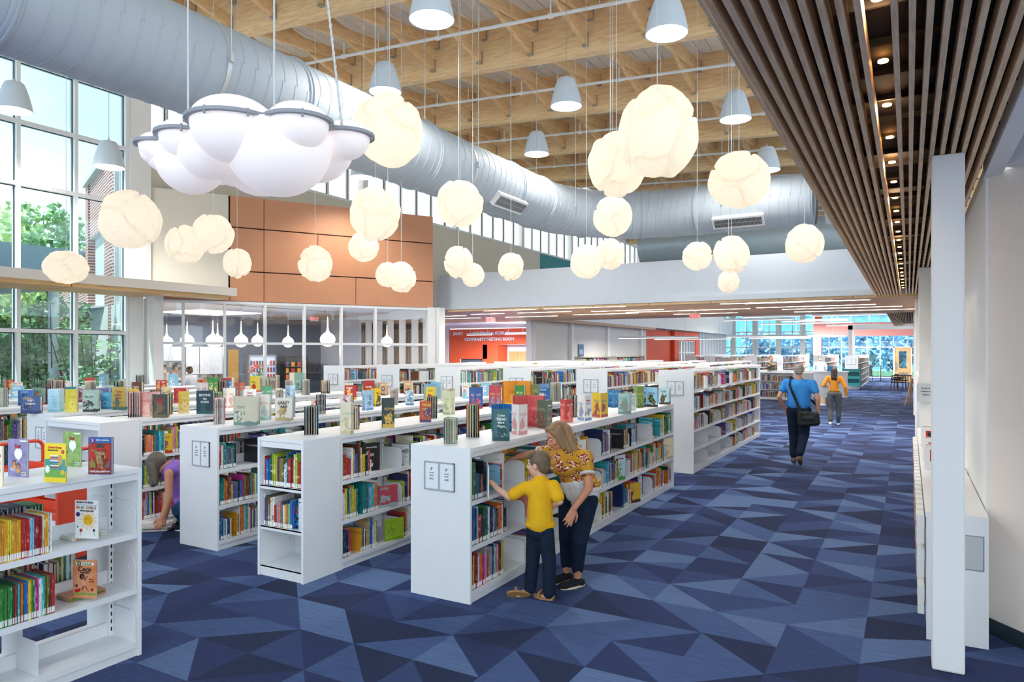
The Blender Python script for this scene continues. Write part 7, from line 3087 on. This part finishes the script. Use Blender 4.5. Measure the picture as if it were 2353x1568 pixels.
# table with bouquet
p = at(592, 862, 19.6)
t = empty('cafe_table', (p.x, p.y, 0), 0, 'small table carrying the pink flowers inside the glazed room', 'table')
mb = MB()
mb.lathe([(0, .98), (.35, .98), (.35, 1.01), (0, 1.01)], n=24)
mb.build('tabletop', WHITE, t)
mb = MB()
mb.lathe([(.25, 0), (.04, .04), (.03, .98), (0, .98)], n=16)
mb.build('leg', SATIN, t)
t = empty('flower_bouquet', (p.x, p.y, 1.012), 0, 'bouquet of pink and orange flowers in a vase behind the glass', 'flowers')
mb = MB()
mb.lathe([(0, 0), (.06, 0), (.08, .12), (.05, .2), (.045, .2), (.07, .12), (.05, .01)], n=16)
mb.build('vase', mat('vase_glass', 'a8b8c0', .1), t, smooth=True)
r_ = random.Random(2)
for k in range(34):
    th, ph = r_.uniform(0, 6.28), r_.uniform(-.2, 1.3)
    c_ = Vector((math.cos(th)*math.cos(ph)*.24, math.sin(th)*math.cos(ph)*.24, .36+math.sin(ph)*.22))
    mb = MB()
    for j in range(7):
        a = j*.9
        mb.ell(c_+Vector((math.cos(a)*.022, math.sin(a)*.022, .004*j)), (.026, .026, .014), 8, 5)
    cc_ = r_.choice(('e8909c', 'd86a80', 'f0b8c0', 'e88a5a', 'f0d8d8', 'c84a5c'))
    mb.build('flower', mat('petal_'+cc_, cc_, .6), t, smooth=True)
mb = MB()
for k in range(60):
    th = r_.uniform(0, 6.28)
    a = Vector((0, 0, .18))
    b = Vector((math.cos(th)*r_.uniform(.1, .3), math.sin(th)*.25, r_.uniform(.2, .45)))
    mb.bar(a, b, .02, .003)
lv = mb.build('foliage', LEAF, t)
# teardrop pendants
td0 = empty('teardrop_pendant', (0, 0, 0))
mb = MB()
pr_ = [(.0, -.17), (.06, -.16), (.12, -.12), (.165, -.04), (.17, .0), (.155, .06), (.11, .115), (.055, .15), (.03, .19), (.02, .25), (.014, .35), (.01, .5), (.0, .5)]
mb.lathe(pr_, n=24)
mb.build('glass_shade', mat('opal_glow', 'fff6e8', .4, emit=1.1, ecol='fff0dc'), td0, smooth='all')
mb = MB()
mb.tube([(0, 0, .49), (0, 0, 1.2)], .004, 6)
mb.build('suspension_cable', CABLE, td0)
PX_ = [(383, 786, .34, 19.6), (430, 783, .36, 19.2), (489, 783, .36, 18.6), (500, 783, .34, 20.2), (554, 783, .36, 19.0), (592, 783, .34, 20.2), (662, 786, .32, 20.0), (753, 780, .42, 19.4), (889, 785, .33, 20.5)]
nm = ['first', 'second', 'third', 'fourth', 'fifth', 'sixth', 'seventh', 'large eighth', 'ninth, half hidden']
for i, (px, py, dia, d) in enumerate(PX_):
    o = td0 if i == 0 else copy_tree(td0)
    p = at(px, py, d)
    o.location = p
    s_ = dia/.34
    o.scale = (s_, s_, s_)
    tag(o, 'glowing teardrop pendant in the glazed room, %s from the left' % nm[i], 'pendant lamp', 'teardrop pendants in the glazed room')
    ld = bpy.data.lights.new('teardrop_bulb', 'POINT')
    ld.energy = 7
    ld.color = (1, .93, .82)
    ld.shadow_soft_size = .2
    lo = bpy.data.objects.new('teardrop_bulb', ld)
    C.objects.link(lo)
    lo.location = (p.x, p.y, p.z-.24)
kl = bpy.data.lights.new('kitchen_fill_beam', 'AREA')  # area lamp and glowing panel added to brighten the glazed room
kl.size = 2.2
kl.energy = 45
ko = bpy.data.objects.new('kitchen_fill_beam', kl)
C.objects.link(ko)
ko.location = (-19.3, 14.6, 3.19)
mb = MB()
mb.box(-1.1, 1.1, -1.1, 1.1, -.01, .01)
o = mb.build('added_fill_panel', LINEAR)
o.location = (-19.3, 14.6, 3.208)
tag(o, 'square glowing panel added to brighten the glazed room', 'ceiling light')

# ------------------------------------------------------------------ outside the tall windows
FD = Vector((-.923, .384, 0)).normalized()
F0 = Vector((-18.72, 11.08, 0))
FT = Matrix((FD, Vector((-FD.y, FD.x, 0)), Vector((0, 0, 1)))).transposed().to_4x4()   # +y = towards the camera side? checked below
FT.translation = F0
side = -1 if (FT @ Vector((0, 1, 0))).length < (FT @ Vector((0, -1, 0))).length else 1
bld = empty('brick_building', (0, 0, 0), 0, 'red brick building with pale panels and narrow windows outside the tall windows', 'building')


def fbox(mb, a, b, y0, y1, z0, z1, m=0):
    mb.box(a, b, min(y0*side, y1*side), max(y0*side, y1*side), z0, z1, m)


def fpart(name, mb, m, parent=bld):
    o = mb.build(name, m, None)
    o.matrix_world = FT
    o.parent = parent
    return o


mb = MB()
fbox(mb, 0, .95, 0, .6, 0, 7.3)
fbox(mb, .95, 4.3, .05, .6, 5.55, 7.3)
fbox(mb, 4.3, 4.9, 0, .6, 0, 7.3)
fbox(mb, 4.9, 16, .05, .6, 3.2, 5.2)
fbox(mb, 8.0, 8.6, 0, .6, 0, 5.2)
fbox(mb, 14, 16, 0, .6, 0, 5.2)
fpart('wall', mb, BRICK)
mb = MB()
fbox(mb, .95, 4.3, .2, .6, 2.9, 5.55)
fpart('wall_panel', mb, CONC)
mb = MB()
fbox(mb, -.05, 5.0, -.08, .7, 7.3, 7.45)
fbox(mb, 4.9, 16.1, -.08, .7, 5.2, 5.32)
fpart('parapet_cap', mb, CONC)
for a, b in ((.95, 4.3), (4.9, 8.0), (8.6, 14)):
    mb = MB()
    k = a
    while k < b+.01:
        fbox(mb, k-.03, k+.03, .25, .4, 0, 2.9)
        k += .56
    for z in (.1, 2.0, 2.86):
        fbox(mb, a, b, .25, .4, z-.04, z+.04)
    w_ = fpart('window', mb, FRAMEM)
    mb = MB()
    fbox(mb, a, b, .34, .36, 0, 2.9)
    pn = mb.build('pane', mat('dark_window', '5c7884', .1, var=.2), None)
    pn.matrix_world = FT
    pn.parent = w_
# short return wall between the corner and the hall
F2 = (Vector((G0.x, G0.y, 0))-F0)
mb = MB()
RT = Matrix((F2.normalized(), Vector((-F2.normalized().y, F2.normalized().x, 0)), Vector((0, 0, 1)))).transposed().to_4x4()
RT.translation = F0
s2_ = -1 if (RT @ Vector((0, 1, 0))).length < (RT @ Vector((0, -1, 0))).length else 1
mb.box(0, .55, min(0, .3*-s2_*-1), max(0, .3*s2_) if s2_ > 0 else .3, 0, 7.3)
o = mb.build('return_wall', BRICK, None)
o.matrix_world = RT
o.parent = bld
mb = MB()
for k in range(5):
    mb.box(.6+k*.5, .66+k*.5, -.05, .1, 0, 7.3)
for z in (.1, 2.6, 5.2, 7.25):
    mb.box(.55, 2.7, -.05, .1, z-.05, z+.05)
w_ = mb.build('window', FRAMEM, None)
w_.matrix_world = RT
w_.parent = bld
mb = MB()
mb.box(.55, 2.7, .02, .03, 0, 7.3)
pn = mb.build('pane', mat('dark_window', '5c7884'), None)
pn.matrix_world = RT
pn.parent = w_
mb = MB()
mb.box(-27, -18.4, -1, 10.2, 3.62, 4.55)
cp = mb.build('entrance_canopy', mat('canopy_blue_grey', '9fb4c4', .6, var=.05))
tag(cp, 'blue-grey flat entrance canopy outside behind the light shelf', 'canopy')
mb = MB()
mb.box(-26.9, -18.5, -.9, 10.1, 3.58, 3.619)
mb.build('soffit', PAINT, cp)
for x, y in ((-18.8, 9.7), (-22.6, 9.7), (-18.8, 3)):
    mb = MB()
    mb.tube([(x, y, -.3), (x, y, 3.6)], .12, 16)
    mb.build('post', PAINT, cp, smooth=True)
mb = MB()
mb.box(-60, -38, -10, 34, -.3, 2.6)
o = mb.build('low_wall', CONC)
tag(o, 'pale low building far outside beyond the shrubs', 'building')


def tree(label, x, y, h, crown, trunk_h, nleaf, lm, seed, cat='tree', name='tree', leaf=.16, group=None, slim=False):
    r = random.Random(seed)
    t = empty(name, (x, y, -.3), 0, label, cat, group)
    mb = MB()
    if slim:
        for k in range(9):
            a = (r.uniform(-.3, .3), r.uniform(-.3, .3), 0)
            mb.tube([a, (a[0]*1.8, a[1]*1.8, h*.5), (a[0]*3+r.uniform(-.3, .3), a[1]*3, h*.95)], [.025, .018, .008], 5)
    else:
        mb.tube([(0, 0, 0), (r.uniform(-.1, .1), 0, trunk_h*.6), (0, .1, trunk_h*1.3)], [.16, .12, .06], 8)
        for k in range(6):
            a = k*1.05
            mb.tube([(0, 0, trunk_h*.8), (math.cos(a)*crown*.6, math.sin(a)*crown*.6, trunk_h+crown*.6)], [.07, .03], 6)
    mb.build('trunk', BARK, t, smooth=True)
    mb = MB()
    cl_ = []
    for k in range(26 if not slim else 30):
        a, b = r.uniform(0, 6.28), r.uniform(-.9, 1)
        q = crown*r.uniform(.3, .85)
        z = trunk_h+crown+b*crown*.8 if not slim else r.uniform(.25, .97)*h
        cl_.append((Vector((math.cos(a)*q*(1-.3*abs(b)), math.sin(a)*q*(1-.3*abs(b)), z)), crown*r.uniform(.22, .42)))
    for k in range(nleaf):
        c_, rr = r.choice(cl_)
        d = Vector((r.gauss(0, 1), r.gauss(0, 1), r.gauss(0, 1))).normalized()*rr*r.random()**.4
        p = c_+d
        u = Vector((r.gauss(0, 1), r.gauss(0, 1), r.gauss(0, .6))).normalized()
        v = u.cross(Vector((r.gauss(0, 1), r.gauss(0, 1), r.gauss(0, 1)))).normalized()
        l_, w_ = leaf*r.uniform(.6, 1.2), leaf*r.uniform(.14, .24)*(1 if slim else 2)
        mb.add([p, p+u*l_*.5+v*w_, p+u*l_, p+u*l_*.5-v*w_], [(0, 1, 2, 3)])
    me = bpy.data.meshes.new('foliage')
    me.from_pydata(mb.v, [], mb.f)
    me.materials.append(lm)
    o = bpy.data.objects.new('foliage', me)
    C.objects.link(o)
    o.parent = t


LEAFD = mat('leaf_bamboo', 'b4d49c', .55, var=.5, vscale=1.5, col2='74a070')
for i, (px, d, h, lab) in enumerate(((140, 18.2, 3.6, 'tall bamboo-like shrub outside in the middle of the lower window'), (75, 18.5, 2.7, 'lower bamboo-like shrub left of the tall one outside'), (205, 17.4, 2.9, 'bamboo-like shrub by the brick pier outside'), (20, 20, 2.6, 'shrub outside at the left edge of the picture'))):
    p = at(px, 900, d)
    tree(lab, p.x, p.y, h, .95, 0, 1500, LEAFD, 40+i, 'shrub', 'bamboo_shrub', .2, None, True)
for i, (px, d, th, cr_, lab) in enumerate(((130, 36, 5.6, 2.8, 'green tree outside whose crown rises over the brick wing'), (60, 42, 3.2, 3.2, 'yellow-green tree outside left of the brick wing'), (0, 40, 3.4, 3.4, 'yellow-green tree outside at the left edge'), (30, 30, 1.2, 2.2, 'leafy tree low under the canopy outside'), (-40, 30, 1.0, 2.4, 'leafy tree beyond the left edge of the picture'))):
    p = at(px, 900, d)
    tree(lab, p.x, p.y, th+cr_*2, cr_*(.7 if i in (0, 3) else 1), th, 1300 if i in (0, 3) else 2600, LEAF if i in (0, 3) else LEAFY, 60+i, leaf=.34)
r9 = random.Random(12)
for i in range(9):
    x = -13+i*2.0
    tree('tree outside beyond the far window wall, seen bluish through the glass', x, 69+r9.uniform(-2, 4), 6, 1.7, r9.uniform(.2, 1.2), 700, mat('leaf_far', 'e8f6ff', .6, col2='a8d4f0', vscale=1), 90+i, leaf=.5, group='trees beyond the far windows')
mb = MB()
gb_ = empty('glass_building', (-8, 92, -.3), 0, 'blue glazed building beyond the far windows', 'building')
mb.box(-14, 14, 0, 10, 0, 16)
mb.build('wall', mat('blue_curtain_wall', '9cd4f8', .3, var=.25, vscale=.4), gb_)
mb = MB()
for k in range(15):
    mb.box(-14+k*2-.08, -14+k*2+.08, -.1, 0, 0, 16)
for k in range(8):
    mb.box(-14, 14, -.1, 0, k*2.2, k*2.2+.15)
mb.build('mullion_grid', FRAMEM, gb_)

# ---- tell look-alikes apart by their order along the hall or across the view
bpy.context.view_layer.update()
same = {}
for o in C.objects:
    if o.parent is None and o.get('label'):
        same.setdefault(o['label'], []).append(o)


def nth(i):
    big = ['first', 'second', 'third', 'fourth', 'fifth', 'sixth', 'seventh', 'eighth', 'ninth', 'tenth', 'eleventh', 'twelfth', 'thirteenth', 'fourteenth', 'fifteenth', 'sixteenth', 'seventeenth', 'eighteenth', 'nineteenth', 'twentieth']
    return big[i] if i < 20 else ('%dst' if (i+1) % 10 == 1 else '%dnd' if (i+1) % 10 == 2 else '%drd' if (i+1) % 10 == 3 else '%dth') % (i+1)


for lab, L_ in same.items():
    if len(L_) < 2:
        continue
    ps = [(o.matrix_world.translation.copy(), o) for o in L_]
    deep = any(k in lab for k in ('beam', 'pipe', 'downlight', 'magazine', 'divider', 'shelving', 'box with'))
    if deep:
        ps.sort(key=lambda q: -math.sin(YAW)*q[0].x+math.cos(YAW)*q[0].y)
    else:
        ps.sort(key=lambda q: (pxof(q[0]) or (0, 0))[0])
    for i, (p, o) in enumerate(ps):
        o['label'] = lab+(', %s nearest' % nth(i) if deep else ', %s from the left' % nth(i))
